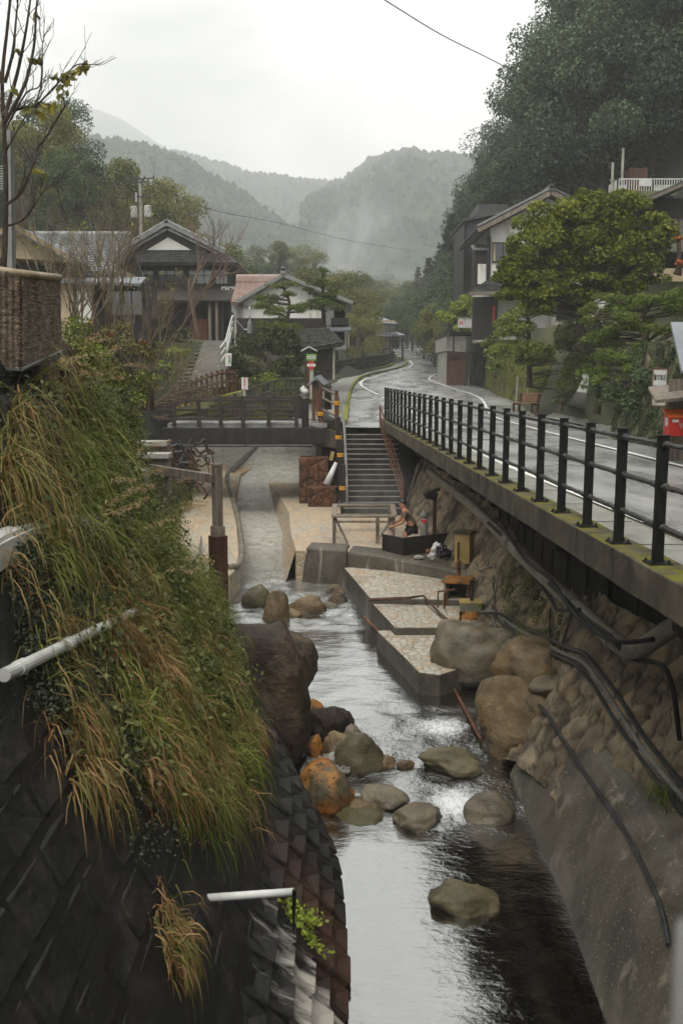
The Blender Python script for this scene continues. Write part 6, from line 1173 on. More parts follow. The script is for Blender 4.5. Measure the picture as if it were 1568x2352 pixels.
for dx, w in ((.15, .22), (.75, .13), (1.05, .2)): b.lathe(t + Vector((dx, -.26, -.14)), [(.02, 0), (w * .6, .08), (w * .5, .22), (.02, .3)], 8)
b.obj('dark_mark', M['ink'], bnr)
b = MB()
for dx in (-1.25, -1.12, -.3, -.18): b.box(t + Vector((dx, -.258, .0)), (.07, .02, .22))
b.obj('red_mark', M['redsign'], bnr)
# --- dark house at the right edge, roof deck behind it
Y = 46
Hh = house('house', 'dark eaved house cut off by the right edge above the pines', 'house', PX(1560, 640, 46)); g0 = hz(17, 47) - 1
def Zi(py): return PX(784, py, 46).z
def Xi(px, py=560): return PX(px, py, 46).x
part('wall', Hh, 'darkwood', lambda b: b.box((Xi(1500) + 3.2, Y + 3, (Zi(455) + g0) / 2), (6, 6, Zi(455) - g0)))
tile_roof('roof', (Xi(1466, 468), Y - 1.0, Zi(468)), (Xi(1466, 468), Y + 7, Zi(468)), (Xi(1640, 390), Y + 7, Zi(392)), (Xi(1640, 390), Y - 1.0, Zi(392)), M['tiled'], Hh)
part('eave_board', Hh, 'greywood', lambda b: b.beam((Xi(1466, 468), Y - 1.05, Zi(470)), (Xi(1640, 390), Y - 1.05, Zi(394)), .08, .14))
window(Hh, (Xi(1545), Y - .03, Zi(540)), 1.1, Zi(500) - Zi(580), cols=3, glass='glassl')
part('base_wall', Hh, 'beige', lambda b: b.box((Xi(1532), Y - .2, (Zi(618) + Zi(648)) / 2), (1.3, .3, Zi(618) - Zi(648))))
part('low_wall', Fh, 'plaster', lambda b: b.box((PX(1466, 590, 44).x, 44, PX(784, 596, 44).z), (1.0, .3, .7)))
Y = 64
Rd = house('roof_terrace', 'white railed roof terrace with water tank on a dark tiled building behind the maple', 'building', PX(1480, 470, 64)); 
def Zr(py): return PX(784, py, 64).z
def Xr_(px, py=430): return PX(px, py, 64).x
x0, x1 = Xr_(1375), Xr_(1640)
part('wall', Rd, 'darkwood', lambda b: b.box(((x0 + x1) / 2, Y + 4, (Zr(470) + 5) / 2), (x1 - x0 - .6, 7, Zr(470) - 5)))
tile_roof('roof', (x0 - .3, Y - 1.2, Zr(505)), (x1, Y - 1.2, Zr(505)), (x1, Y + 1.2, Zr(446)), (x0 + .3, Y + 1.2, Zr(446)), M['tiled'], Rd)
part('deck', Rd, 'kerb', lambda b: b.box(((Xr_(1416) + x1) / 2, Y + 3.5, Zr(437)), (x1 - Xr_(1416), 5, .3)))
part('guard_rail', Rd, 'white', lambda b: ([b.box((Xr_(1430) + i * .16, Y + 1.0, (Zr(405) + Zr(432)) / 2), (.045, .045, Zr(405) - Zr(432))) for i in range(int((x1 - Xr_(1430)) / .16))], b.beam((Xr_(1430), Y + 1, Zr(404)), (x1, Y + 1, Zr(404)), .07), [b.beam((Xr_(1424), Y + 1 + k * .25, Zr(406)), (Xr_(1424), Y + 1 + k * .25, Zr(432)), .04) for k in range(8)]))
for px_, py_, w_, h_ in ((1491, 413, .72, .44), (1545, 423, 1.6, .35), (1440, 424, .5, .4)): part('white_panel', Rd, 'white', lambda b: b.box((Xr_(px_), Y + (.95 if px_ == 1491 else 1.2), Zr(py_)), (w_, .05, h_)))
part('water_tank', Rd, 'brownwood', lambda b: (b.box((Xr_(1490), Y + 3, (Zr(367) + Zr(432)) / 2), (1.2, 1.1, Zr(367) - Zr(432))), b.beam((Xr_(1470), Y + 2.4, Zr(366)), (Xr_(1470), Y + 2.4, Zr(432)), .06)))
for px, t_ in ((1419, 362), (1442, 328)): part('vent_pipe', Rd, 'concl', lambda b: (b.tube([(Xr_(px), Y + 1.5, Zr(432)), (Xr_(px), Y + 1.5, Zr(t_))], .085, 9), b.tube([(Xr_(px), Y + 1.5, Zr(405)), (Xr_(px), Y + 1.5, Zr(401))], .14, 9)))
# ------------------------------------------------------------------ right side: walls, bench, hut, sign, post box
ew = MB(); EB = [road(1112, 890), road(1150, 912), road(1182, 922), road(1216, 932), road(1242, 936), road(1270, 932), road(1305, 922), road(1332, 905)]
EB = [Vector((p.x, p.y, p.z)) for p in spline(EB, 5)]; nE = len(EB)
def emb(u, v):
    k = u * (nE - 1); i = min(int(k), nE - 2); p = EB[i].lerp(EB[i + 1], k - i); hgt = np.interp(u, [0, .3, .6, .8, 1], [3.0, 2.5, 1.9, 1.1, .9]); c = Vector((11.0, 50, 0)); d = (c - p); d.z = 0; d.normalize()
    return p + d * (v * hgt * .28 + .06 * fbm(u * 30, v * 4)) + Vector((0, 0, v * hgt - .1 + .08 * fbm(u * 20, v * 5, 2)))
ew.grid(emb, 70, 14); ew.grid(lambda u, v: emb(u, 1) + (Vector((11, 50, 3.2)) - emb(u, 1)) * (v * .9) + Vector((0, 0, .1 * fbm(u * 9, v * 5))), 60, 6)
tag(ew.obj('garden_embankment', M['mosswall'], smooth=True), 'moss covered stone embankment curving round below the clipped shrub behind the bench', 'stone wall')
WL = [Vector((7.55, 4, 0)), Vector((7.6, 14, 0)), Vector((7.6, 20, 0)), Vector((7.65, 24, 0)), Vector((7.5, 26.8, 0)), Vector((8.1, 29.5, 0)), Vector((9.4, 34, .5)), Vector((10.6, 40, 1.6))]
WLs = spline(WL, 5); nW = len(WLs); wr2 = MB()
def wal(u, v):
    k = u * (nW - 1); i = min(int(k), nW - 2); p = WLs[i].lerp(WLs[i + 1], k - i); hgt = np.interp(p.y, [4, 18, 24, 28, 36, 40], [1.6, 2.2, 2.6, 2.5, 1.6, 1.2])
    return p + Vector((v * hgt * .22 + .07 * fbm(u * 40, v * 4), 0, v * hgt - .12 + .06 * fbm(u * 25, v * 5, 2)))
wr2.grid(wal, 110, 16); wr2.grid(lambda u, v: wal(u, 1) + Vector((v * 2.4, 0, .5 * v + .1 * fbm(u * 20, v * 4))), 60, 4)
tag(wr2.obj('roadside_wall', M['darkwall'], smooth=True), 'dark damp stone wall along the right of the road under the pines', 'stone wall')
pth = MB(); PA = [road(1358, 985), road(1344, 955), PX(1345, 915, 33.5), PX(1350, 885, 36), PX(1352, 860, 39), PX(1352, 852, 42)]; PB = [road(1250, 962), road(1290, 940), PX(1318, 910, 34.5), PX(1332, 884, 37), PX(1335, 862, 40), PX(1330, 853, 43)]
pa_, pb_ = spline(PA, 5), spline(PB, 5)
pth.grid(lambda u, v: pa_[int(round(v * (len(pa_) - 1)))].lerp(pb_[int(round(v * (len(pb_) - 1)))], u) + Vector((0, 0, .07)), 5, len(pa_) - 1); tag(pth.obj('side_path', M['slab']), kind='structure')
bn = thing('park_bench', 'brown slatted bench beside the road against the mossy embankment', 'bench', road(1205, 945)); q = road(1192, 949); ang = R(-58)
Tb = Matrix.Translation(q + Vector((.15, .25, .02))) @ Matrix.Rotation(ang, 4, 'Z')
def bpart(name, m, fn): b = MB(Tb); fn(b); return b.obj(name, M[m], bn, bevel=.008)
bpart('seat', 'benchwood', lambda b: [b.box((0, .02 + i * .13, .42), (1.35, .11, .045)) for i in range(4)])
bpart('backrest', 'benchwood', lambda b: [b.box((.0, .47 + i * .035, .55 + i * .135), (1.3, .04, .115), rx=-.25) for i in range(3)])
for x in (-.6, .6):
    bpart('leg', 'brownwood', lambda b: b.box((x, .05, .2), (.09, .09, .4))); bpart('leg', 'brownwood', lambda b: b.box((x, .42, .42), (.09, .09, .84), rx=-.12)); bpart('side_rail', 'brownwood', lambda b: b.box((x, .23, .36), (.07, .42, .06)))
ppipe('drain_downpipe', [road(1186, 936) + Vector((0, .3, 0)), road(1186, 936) + Vector((.06, .3, 1.52))], .035, 'pvcw', 'straight white pipe standing behind the bench', 'pipe', n=8)
q = road(1196, 938) + Vector((.2, .25, .4)); ppipe('drain_downpipe', [q, q + Vector((-.02, 0, .2)), q + Vector((.12, .0, .42)), q + Vector((.17, .0, .95)), q + Vector((.02, .0, 1.15))], .032, 'pvcw', 'kinked white pipe behind the bench', 'pipe', n=8)
hut = thing('shelter', 'weathered roofed board shelter at the right edge carrying a red post box', 'shelter', PX(1545, 1045, 19.5)); Y = 19.3; zb = 0
q = PX(1540, 1010, Y)
part('board_wall', hut, 'greywood', lambda b: [b.box((q.x + .0 + i * .125, Y + .1, .75), (.115, .05, 1.6)) for i in range(8)])
part('post', hut, 'grey', lambda b: b.box((PX(1530, 950, Y).x, Y - .02, .5), (.09, .09, 1.0)))
part('roof', hut, 'greywood', lambda b: b.slab((PX(1500, 918, 18.7).x, 18.6, PX(1500, 919, 18.6).z), (PX(1500, 918, 18.7).x + 1.8, 18.6, PX(1500, 919, 18.6).z + .16), (PX(1500, 918, 18.7).x + 1.9, 20.2, PX(1510, 900, 20.2).z + .25), (PX(1500, 918, 18.7).x + .35, 20.2, PX(1510, 900, 20.2).z + .1), .06))
pbx = thing('post_box', 'bright red post box mounted on the board shelter', 'post box', PX(1552, 1000, 19)); q = PX(1549, 972, 18.9)
b = MB(); b.prism([(q.x - .16, q.y - .16, q.z - .24), (q.x - .16, q.y + .18, q.z - .24), (q.x - .16, q.y + .18, q.z + .24), (q.x - .16, q.y - .16, q.z + .14)], (.42, 0, 0)); b.obj('body', M['red'], pbx, bevel=.012)
b = MB(); b.slab((q.x - .19, q.y - .2, q.z + .13), (q.x + .29, q.y - .2, q.z + .13), (q.x + .29, q.y + .2, q.z + .265), (q.x - .19, q.y + .2, q.z + .265), .02); b.obj('hood', M['orange'], pbx)
b = MB(); b.box((q.x - .165, q.y - .0, q.z + .03), (.012, .14, .16)); b.box((q.x - .05, q.y - .165, q.z + .05), (.12, .012, .05)); b.obj('label_plate', M['pvcw'], pbx)
put_text('〒', .12, M['pvcw'], (q.x + .06, q.y - .168, q.z - .05), 0, pbx, 'postal_mark')
sg2 = thing('bath_sign', 'rusty framed white sign with two rows of dark characters on the stone wall', 'sign', PX(1513, 930, 21)); q = PX(1513, 890, 20.6); rz = R(-8)
Ts = Matrix.Translation(q) @ Matrix.Rotation(rz, 4, 'Z'); w_, h_ = .27, .74
def spart(name, m, fn, par=sg2): b = MB(Ts); fn(b); return b.obj(name, M[m], par)
spart('panel', 'pvcw', lambda b: b.box((0, 0, 0), (w_, .03, h_)))
spart('frame', 'rustiron', lambda b: (b.box((-w_ / 2 - .01, 0, 0), (.025, .05, h_ + .05)), b.box((w_ / 2 + .01, 0, 0), (.025, .05, h_ + .05)), b.box((0, 0, h_ / 2 + .012), (w_, .05, .025)), b.box((0, 0, -h_ / 2 - .012), (w_, .05, .025))))
for r_, (tx, mm) in enumerate((('露天風呂', 'ink'), ('むしぶろ', 'inkb'))):
    for i, ch in enumerate(tx): put_text(ch, .125, M[mm], Ts @ Vector((-.095 + i * .063, -.02, .2 - r_ * .2)), rz, sg2, sx=.5)
spart('bracket', 'rustiron', lambda b: b.box((-.02, .1, h_ / 2 + .05), (.03, .25, .03)))
q = PX(1560, 800, 17); b = MB(); b.slab((q.x - .12, 16.5, q.z - .38), (q.x + .9, 16.5, q.z - .48), (q.x + 1.2, 18.2, q.z + .5), (q.x + .22, 18.2, q.z + .5), .05); rt = thing('shop_awning', 'grey sheet awning roof cut off at the right edge above the shelter', 'awning', q); b.obj('roof', M['metalroof'], rt)
b = MB(); b.box((q.x + .6, 18.1, q.z / 2), (.1, .1, q.z)); b.obj('post', M['darkwood'], rt)
# ------------------------------------------------------------------ left middle: ramp, steps, fences, lamp
RA = [PX(428, 898, 39.2), PX(447, 845, 43), PX(462, 800, 48), PX(470, 784, 50.5)]; RB = [PX(520, 890, 39.6), PX(523, 840, 43.4), PX(527, 798, 48), PX(530, 784, 50.5)]
ra_, rb_ = spline(RA, 5), spline(RB, 5); rm = MB(); rm.grid(lambda u, v: ra_[int(round(v * (len(ra_) - 1)))].lerp(rb_[int(round(v * (len(rb_) - 1)))], u) + Vector((0, 0, .04)), 4, len(ra_) - 1)
tag(rm.obj('ramp', M['darkconc'], smooth=True), kind='structure'); bpy.data.objects['ramp'].data.materials[0] = M['conc']
b = MB()
for i in range(12):
    f = i / 11; p0 = PX(396 + 62 * f, 893 - 100 * f, 39 + 10.5 * f); p1 = PX(428 + 40 * f, 890 - 98 * f, 39 + 10.5 * f); b.prism([p0, p1, p1 + Vector((0, 1.0, 0)), p0 + Vector((0, 1.0, 0))], (0, 0, -.6)); b.prism([p0 + Vector((0, -.02, .003)), p1 + Vector((0, -.02, .003)), p1 + Vector((0, .22, .003)), p0 + Vector((0, .22, .003))], (0, 0, -.05), m=1)
tag(b.obj('garden_steps', [M['darkwall'], M['slab']]), 'mossy garden steps climbing beside the ramp', 'steps')
hrl = thing('ramp_handrail', 'pale metal handrail climbing the right side of the ramp', 'handrail', PX(505, 850, 43)); HP = [PX(502, 880, 40), PX(506, 852, 41.6), PX(519, 832, 44), PX(531, 780, 50), PX(535, 768, 51)]
for dz in (.95, .65, .35): b = MB(); b.tube([p + Vector((0, 0, dz)) for p in HP[1:]], .035, 6); b.obj('rail', M['white'], hrl)
for p in HP[1:]: b = MB(); b.tube([p + Vector((0, 0, -.2)), p + Vector((0, 0, .97))], .035, 6); b.obj('post', M['grey'], hrl)
b = MB(); b.tube([HP[-1] + Vector((0, 0, .95)), PX(560, 757, 52), PX(580, 755, 52)], .035, 6); b.obj('upper_rail', M['white'], hrl)
pk = thing('picket_fence', 'brown log picket fence rising beside the ramp foot', 'fence', PX(470, 915, 38)); KT = [PX(402, 890, 36.8), PX(440, 876, 37.4), PX(475, 862, 38), PX(510, 852, 38.6), PX(540, 852, 39)]; KB = [PX(402, 925, 36.8), PX(440, 918, 37.4), PX(475, 910, 38), PX(510, 902, 38.6), PX(540, 900, 39)]
kt, kb2 = spline(KT, 3), spline(KB, 3)
for a, c in zip(kt, kb2): b = MB(); b.tube([c - Vector((0, 0, .2)), a + Vector((0, 0, .06))], .06, 7); b.obj('picket', M['brownwood'], pk)
for f in (.1, .5): b = MB(); b.tube([a.lerp(c, f) + Vector((0, -.05, 0)) for a, c in zip(kt, kb2)], .05, 7); b.obj('rail', M['brownwood'], pk)
b = MB(); b.beam(PX(404, 945, 37.3), PX(560, 905, 38.9), .35, .3); tag(b.obj('mossy_kerb', M['kerb']), 'moss covered kerb wall below the picket fence', 'kerb')
mp_ = thing('map_board', 'small white notice with a green picture on a rail by the ramp', 'sign', PX(525, 850, 38.8)); q = PX(525, 826, 38.8)
b = MB(); b.box(q, (.22, .03, .5), ry=.06); b.obj('panel', M['white'], mp_); b = MB(); b.prism([q + Vector((.0, -.02, -.12)), q + Vector((.08, -.02, -.12)), q + Vector((.06, -.02, .08)), q + Vector((.03, -.02, .1))], (0, .004, 0)); b.obj('picture', M['green'], mp_); b = MB(); b.lathe(q + Vector((.03, -.02, .14)), [(.001, 0), (.03, .005), (.001, .01)], 8); b.box(q + Vector((0, -.018, .14)), (.07, .006, .03)); b.obj('red_mark', M['redsign'], mp_)
b = MB(); b.box(q + Vector((0, .05, -.4)), (.05, .05, .9)); b.obj('post', M['brownwood'], mp_)
bf = thing('bamboo_fence', 'dark mossy lattice fence following the inner edge of the pavement', 'fence', fenp[4]); fq = spline(fenp, 5)
for k, p in enumerate(fq):
    if k % 2 == 0:
        b = MB(); b.box((p.x, p.y, p.z + .6), (.1, .1, 1.3)); b.obj('post', M['darkwood'], bf)
for z, r_ in ((1.22, .1), (.85, .07), (.5, .07), (.15, .07)): b = MB(); b.tube([p + Vector((0, 0, z)) for p in fq], r_ * .6, 6); b.obj('rail', M['tilemoss'] if z > 1.2 else M['darkwood'], bf)
b = MB()
for p0, p1 in zip(fq[:-1], fq[1:]):
    nn_ = max(2, int((p1 - p0).length / .28))
    for j in range(nn_): p = p0.lerp(p1, j / nn_); b.box((p.x, p.y + .06, p.z + .6), (.07, .05, 1.15))
b.obj('lattice', M['darkwall'], bf)
b = MB(); q = fenp[-1]; b.box((q.x + .15, q.y + .2, q.z + .65), (.5, .5, 1.5)); tag(b.obj('gate_pier', M['boulderd'], bevel=.03), 'squat dark stone pier at the far end of the lattice fence', 'pier')
b = MB(); kq = [Vector((p.x + .22, p.y - .15, p.z)) for p in fq]
for a, c in zip(kq[:-1], kq[1:]): b.beam(a + Vector((0, 0, .04)), c + Vector((0, 0, .04)), .3, .24)
tag(b.obj('fence_kerb', M['kerb']), 'green mossy kerb at the foot of the lattice fence', 'kerb')
b = MB()
mf = MB(); MF = [PX(560, 915, 41.5), PX(585, 900, 41.8), PX(640, 884, 42.3), PX(700, 880, 42.5)]; mq = spline(MF, 6)
for p in mq: mf.box((p.x, p.y, p.z - .3), (.08, .08, 1.1))
for dz in (.2, -.2): mf.tube([p + Vector((0, 0, dz)) for p in mq], .045, 6)
tag(mf.obj('hedge_fence', M['tilemoss']), 'old mossy wooden fence below the pines behind the bridge', 'fence')
def street_lamp(px, top, base, label, Y=None, gr='lamps'):
    p = road(px, base) if Y is None else PX(px, base, Y); t = PX(px, top, p.y); o = thing('street_lamp', label, 'lamp', p); h = t.z - p.z
    b = MB(); b.tube([p, p + Vector((0, 0, h - .45))], [.07, .045], 8); b.lathe(p, [(.14, 0), (.12, .5), (.07, .6)], 8); b.obj('pole', M['grey'], o)
    b = MB(); k = min(1, h / 5); b.lathe(p + Vector((0, 0, h - .48)), [(.06 * k, 0), (.2 * k, .34), (.21 * k, .36)], 8); b.obj('lantern', M['pvcw'], o); b = MB(); b.lathe(p + Vector((0, 0, h - .12)), [(.27 * k, 0), (.14 * k, .1), (.03 * k, .2)], 8); b.obj('cap', M['pvcw'], o)
street_lamp(998, 744, 812, 'shorter of the two street lamps on the far right roadside'); street_lamp(1009, 738, 808, 'taller of the two street lamps on the far right roadside'); street_lamp(574, 705, 765, 'single garden lamp with white shade by the white house wall', 50)
ts = thing('road_sign', 'white pole carrying a round speed sign above a blue no parking sign', 'road sign', PX(855, 795, 92)); p, t = PX(855, 800, 92), PX(855, 728, 92)
b = MB(); b.tube([p + Vector((0, .05, -1)), t + Vector((0, .05, 0))], .05, 8); b.obj('pole', M['white'], ts)
def disc(py, mats, par, nm):
    c = PX(855, py, 91.9)
    for k, (r_, m) in enumerate(mats): b = MB(); b.prism([c + Vector((r_ * math.cos(a), -.012 * k, r_ * math.sin(a))) for a in np.linspace(0, 2 * math.pi, 20, endpoint=False)], (0, .01, 0)); b.obj(nm[k], M[m], par)
    return c
c = disc(756, ((.3, 'redsign'), (.23, 'white')), ts, ('rim', 'face')); put_text('30', .24, M['inkb'], c + Vector((0, -.03, 0)), 0, ts)
c = disc(770, ((.3, 'redsign'), (.23, 'blue')), ts, ('rim', 'face')); b = MB(); b.beam(c + Vector((-.17, -.03, .17)), c + Vector((.17, -.03, -.17)), .05, .02); b.obj('slash', M['redsign'], ts)
c = PX(857, 740, 91.9); b = MB(); b.prism([c + Vector((-.22, 0, -.2)), c + Vector((.22, 0, -.2)), c + Vector((.12, 0, .3))], (0, .01, 0)); b.obj('plate', M['hosel'], ts)
b = MB(); q = PX(826, 790, 88); b.box((q.x, q.y, q.z), (.55, .12, 2.6)); tag(b.obj('sign_slab', M['concl']), 'upright grey slab standing by the fence end', 'slab')
fe = thing('roadside_rail', 'dark low railing in front of the far beige house', 'fence', PX(880, 795, 103))
rq = [PX(832, 796, 100), PX(870, 794, 104), PX(916, 793, 108), PX(936, 792, 112)]
for dz in (1.2, .5): b = MB(); b.tube([p + Vector((0, 0, dz)) for p in rq], .05, 6); b.obj('rail', M['darkwood'], fe)
b = MB(); sq = spline(rq, 6); [b.box((p.x, p.y, p.z + .4), (.07, .07, 1.7)) for p in sq]; b.obj('balusters', M['darkwood'], fe)
fe = thing('roadside_fence', 'brown timber road fence on the right verge by the lamps', 'fence', road(1000, 812)); rq = [road(1018, 826), road(1006, 815), road(994, 806), road(986, 800), road(974, 790)]
for dz in (.9, .5): b = MB(); b.tube([p + Vector((.6, 0, dz)) for p in rq], .07, 6); b.obj('rail', M['brownwood'], fe)
for p in spline(rq, 3): b = MB(); b.box((p.x + .6, p.y, p.z + .4), (.14, .14, 1.2)); b.obj('post', M['darkwood'], fe)
# wicker screen on the left
ws = thing('wicker_screen', 'brown woven twig screen hanging over a box on the left bank', 'screen', bank(60, 830)); P = [PX(-60, 612, 9.0), PX(48, 628, 8.8), PX(137, 638, 9.9)]; Q = [PX(-60, 842, 9.0), PX(50, 848, 8.8), PX(141, 806, 9.9)]
b = MB(); rnd = random.Random(2); rows = 62
for seg in (0, 1):
    n_ = 40 if seg else 44
    for r in range(rows):
        v = (r + .5) / rows; pts = []
        for i in range(n_ + 1):
            u = i / n_; p = P[seg].lerp(P[seg + 1], u).lerp(Q[seg].lerp(Q[seg + 1], u), v); wob = .012 * math.sin(i * 2.6 + r * math.pi) + .018 * fbm(u * 5 + seg * 9, v * 4)
            pts.append(p + Vector((0, -wob, .004 * rnd.uniform(-1, 1) + .02 * fbm(u * 3 + seg * 5, v * 2, 3))))
        b.tube(pts, .0115 * rnd.uniform(.8, 1.15), 4, cap=False)
b.obj('weave', M['wicker'], ws)
b = MB(); b.tube(P, .035, 10); b.obj('top_pole', M['bamboo'], ws, smooth=True); b = MB(); b.tube(Q, .02, 8); b.obj('bottom_cord', M['hosel'], ws)
b = MB(); b.prism([P[0] + Vector((0, .3, -.05)), P[1] + Vector((-.03, .3, -.05)), P[2] + Vector((-.22, .2, -.05)), P[2] + Vector((-.7, .9, -.05)), P[0] + Vector((0, 1.2, -.05))], (0, 0, -.7)); b.obj('box', M['darkwood'], ws)
for x_, y_ in ((P[1].x - .02, 9.0), (P[0].x, 9.3), (P[2].x - .1, 10.1)): b = MB(); b.box((x_, y_ + .25, 1.35), (.1, .1, .7)); b.obj('leg', M['darkwood'], ws)
# poles and wires
up = thing('utility_pole', 'grey concrete utility pole with two transformer cans above the inn', 'pole', PX(324, 600, 74)); p, t = PX(326, 640, 74), PX(322, 412, 74)
b = MB(); b.tube([p - Vector((0, 0, 3)), t], [.17, .11], 10); b.obj('pole', M['concl'], up)
for dx, dz in ((-.5, -2.15), (.5, -2.1)): b = MB(); b.lathe(t + Vector((dx, 0, dz - .55)), [(.25, 0), (.27, .1), (.27, .75), (.18, .82)], 12); b.obj('transformer', M['pvcw'], up, smooth=False)
for z, w in ((-.05, 2.0), (-.28, 1.2), (-1.3, 1.1)): b = MB(); b.beam(t + Vector((-w / 2, -.1, z)), t + Vector((w / 2, -.1, z + .12)), .08); [b.lathe(t + Vector((x, -.1, z + .06)), [(.06, 0), (.08, .06), (.03, .22)], 7) for x in np.linspace(-w / 2, w / 2, 4)]; b.obj('crossarm', M['rubber'], up)
b = MB(); b.tube([t + Vector((-.3, -.1, -1.6)), t + Vector((-.28, -.1, -.95))], .06, 8); b.obj('cable_riser', M['pvcw'], up)
ppipe('overhead_wire', [PX(880, -2, 30), PX(1010, 78, 34), PX(1110, 128, 37), PX(1190, 168, 40), PX(1400, 270, 50), PX(1568, 340, 58)], .016, 'ink', 'single twisted cable sagging across the sky to the wooded slope', 'cable', n=6)
ppipe('overhead_wire', [t + Vector((.9, 0, -.1)), PX(480, 480, 90), PX(640, 512, 120), PX(800, 552, 150), PX(960, 578, 190)], .028, 'ink', 'thin wire running from the utility pole toward the valley', 'cable', n=5)
p2 = thing('utility_pole', 'grey pole with steel climbing steps beside the bare tree at the left edge', 'pole', PX(28, 640, 11.5)); b = MB(); b.beam(PX(27, 660, 11.5), PX(22, 300, 11.5), .085, .085); b.beam(PX(27, 660, 11.46), PX(22, 300, 11.46), .05, .085); b.obj('pole', M['grey'], p2)
b = MB(); q = PX(8, 400, 11.9); [b.tube([q + Vector((-.06, 0, k * .028)), q + Vector((.04, 0, k * .028 + .01))], .006, 5) for k in range(-6, 4)]; b.obj('step_bolts', M['pvcw'], p2)
# blurred rail of the bridge the picture is taken from
b = MB(); b.tube([(.278, .7, .2), (.275, .7, 1.26)], .02, 14); b.obj('near_rail_post', M['hosel'], smooth=True); tag(bpy.data.objects['near_rail_post'], 'pale grey blurred rail post at the lower right corner', 'rail post')
tag(MB().box((0, -1.75, -.2), (9, 3.9, .35)).obj('near_bridge_deck', M['darkconc']), kind='structure')  # unseen deck under the viewpoint, added to darken the lower left wall
# ------------------------------------------------------------------ trees
RG = np.random.default_rng(7)
def limb(mb, a, c, r0, r1, rnd, bend=.12, n=5, seg=6, m=0):
    a, c = Vector(a), Vector(c); L = (c - a).length; o = Vector((rnd.uniform(-1, 1), rnd.uniform(-1, 1), rnd.uniform(-.3, .6))) * L * bend
    pts = [a.lerp(c, i / n) + o * math.sin(math.pi * i / n) for i in range(n + 1)]; mb.tube(pts, [r0 + (r1 - r0) * i / n for i in range(n + 1)], seg, m=m, cap=False); return pts
def broad(seed, h=11, r=4.2, clumps=26, per=300, leaf=.34, flat_=.75, low=.3, asp=.6):
    rng = np.random.default_rng(seed); rnd = random.Random(seed); mb = MB(); P = []; Dn = []
    top = Vector((rnd.uniform(-.4, .4), rnd.uniform(-.4, .4), h * .62)); limb(mb, (0, 0, -.8), top, .03 * h * .8, .012 * h, rnd, .05)
    for i in range(clumps):
        a = rnd.uniform(0, 6.28); f = rnd.random() ** .6; zf = low + (1 - low) * ((i + .5) / clumps) ** .85; rr = r * (math.sin(math.pi * min(1, (zf - low) / (1.12 - low) * .92 + .12)) ** .6) * (.45 + .5 * f)
        c = np.array([math.cos(a) * rr, math.sin(a) * rr, zf * h * .93]); s = r * rnd.uniform(.24, .42); p, d = ball(rng, int(per * rnd.uniform(.7, 1.3)), c, (s, s, s * flat_), 3.5); k = d[:, 2] > -.75
        P.append(p[k]); Dn.append(d[k]); limb(mb, top * rnd.uniform(.4, 1.0), Vector(c), .008 * h, .003 * h, rnd, .1, 4, 5)
    P = np.concatenate(P); Dn = np.concatenate(Dn)
    return leafq(P, leaf, rng, .5, asp, Dn * 1.1), mb
def cedar(seed, h=14, r=2.4, n=5200, leaf=.4):
    rng = np.random.default_rng(seed); rnd = random.Random(seed); mb = MB(); mb.tube([(0, 0, -1), (0, 0, h * .5), (0, 0, h * .97)], [.02 * h, .012 * h, .002 * h], 7, cap=False)
    P = []; D_ = []; tiers = 30
    for t_ in range(tiers):
        z = h * (.12 + .87 * (t_ + rnd.random() * .6) / tiers); R_ = r * (1 - (z / h)) ** .75 * rnd.uniform(.75, 1.15) + .15
        for b in range(7):
            a = rnd.uniform(0, 6.28); m = n // tiers // 7 + 1; u = rng.uniform(.15, 1, m) ** .7; sp = .16 + .25 * R_ / r
            p = np.stack([np.cos(a) * R_ * u + rng.normal(0, sp * .6, m), np.sin(a) * R_ * u + rng.normal(0, sp * .6, m), z - .35 * R_ * u ** 1.6 + rng.normal(0, sp * .4, m)], 1); P.append(p); D_.append(np.tile([math.cos(a), math.sin(a), .2], (m, 1)))
    return leafq(np.concatenate(P), leaf, rng, .4, .35, np.concatenate(D_)), mb
def proto(name, gen, leafmat, bark='bark'):
    V, mb = gen; me = quads('crown', V, M[leafmat]); cr = me.data; bpy.data.objects.remove(me); tk = mb.obj('trunk', M[bark]); tr = tk.data; bpy.data.objects.remove(tk); return cr, tr
PR = {'oak1': proto('oak', broad(1, per=850, leaf=.185), 'l_oak2'), 'oak2': proto('oak', broad(2, 12, 4.6, 34, 850, .185), 'l_oak2'), 'oak3': proto('oak', broad(3, 10, 4.4, 26, 850, .185, .6), 'l_oak'), 'oak4': proto('oak', broad(6, 11, 3.6, 24, 780, .18), 'l_oak'),
      'ol1': proto('ol', broad(4, 8, 3.8, 24, 700, .19), 'l_olive'), 'ol2': proto('ol', broad(5, 9, 3.4, 22, 700, .19), 'l_olive'), 'ced1': proto('c', cedar(1), 'l_cedar'), 'ced2': proto('c', cedar(2, 15, 2.9), 'l_cedar')}
def tree(kind, name, x, y, z, s, label, cat, group, rnd):
    o = bpy.data.objects.new(name, None); COL.objects.link(o); o.location = (x, y, z); o.rotation_euler = (0, 0, rnd.uniform(0, 6.28)); o.scale = (s * rnd.uniform(.9, 1.1), s * rnd.uniform(.9, 1.1), s); tag(o, label, cat, group)
    for nm, me in (('crown', PR[kind][0]), ('trunk', PR[kind][1])): link(nm, me, o)
    return o
def proj(p):
    v = Vector(p) - Vector((0, 0, CAMZ)); f = v.y * cp - v.z * sp_; u = v.y * sp_ + v.z * cp
    return CX + F * v.x / f, CY - F * u / f
rnd = random.Random(11)
nT = [0, 0, 0]
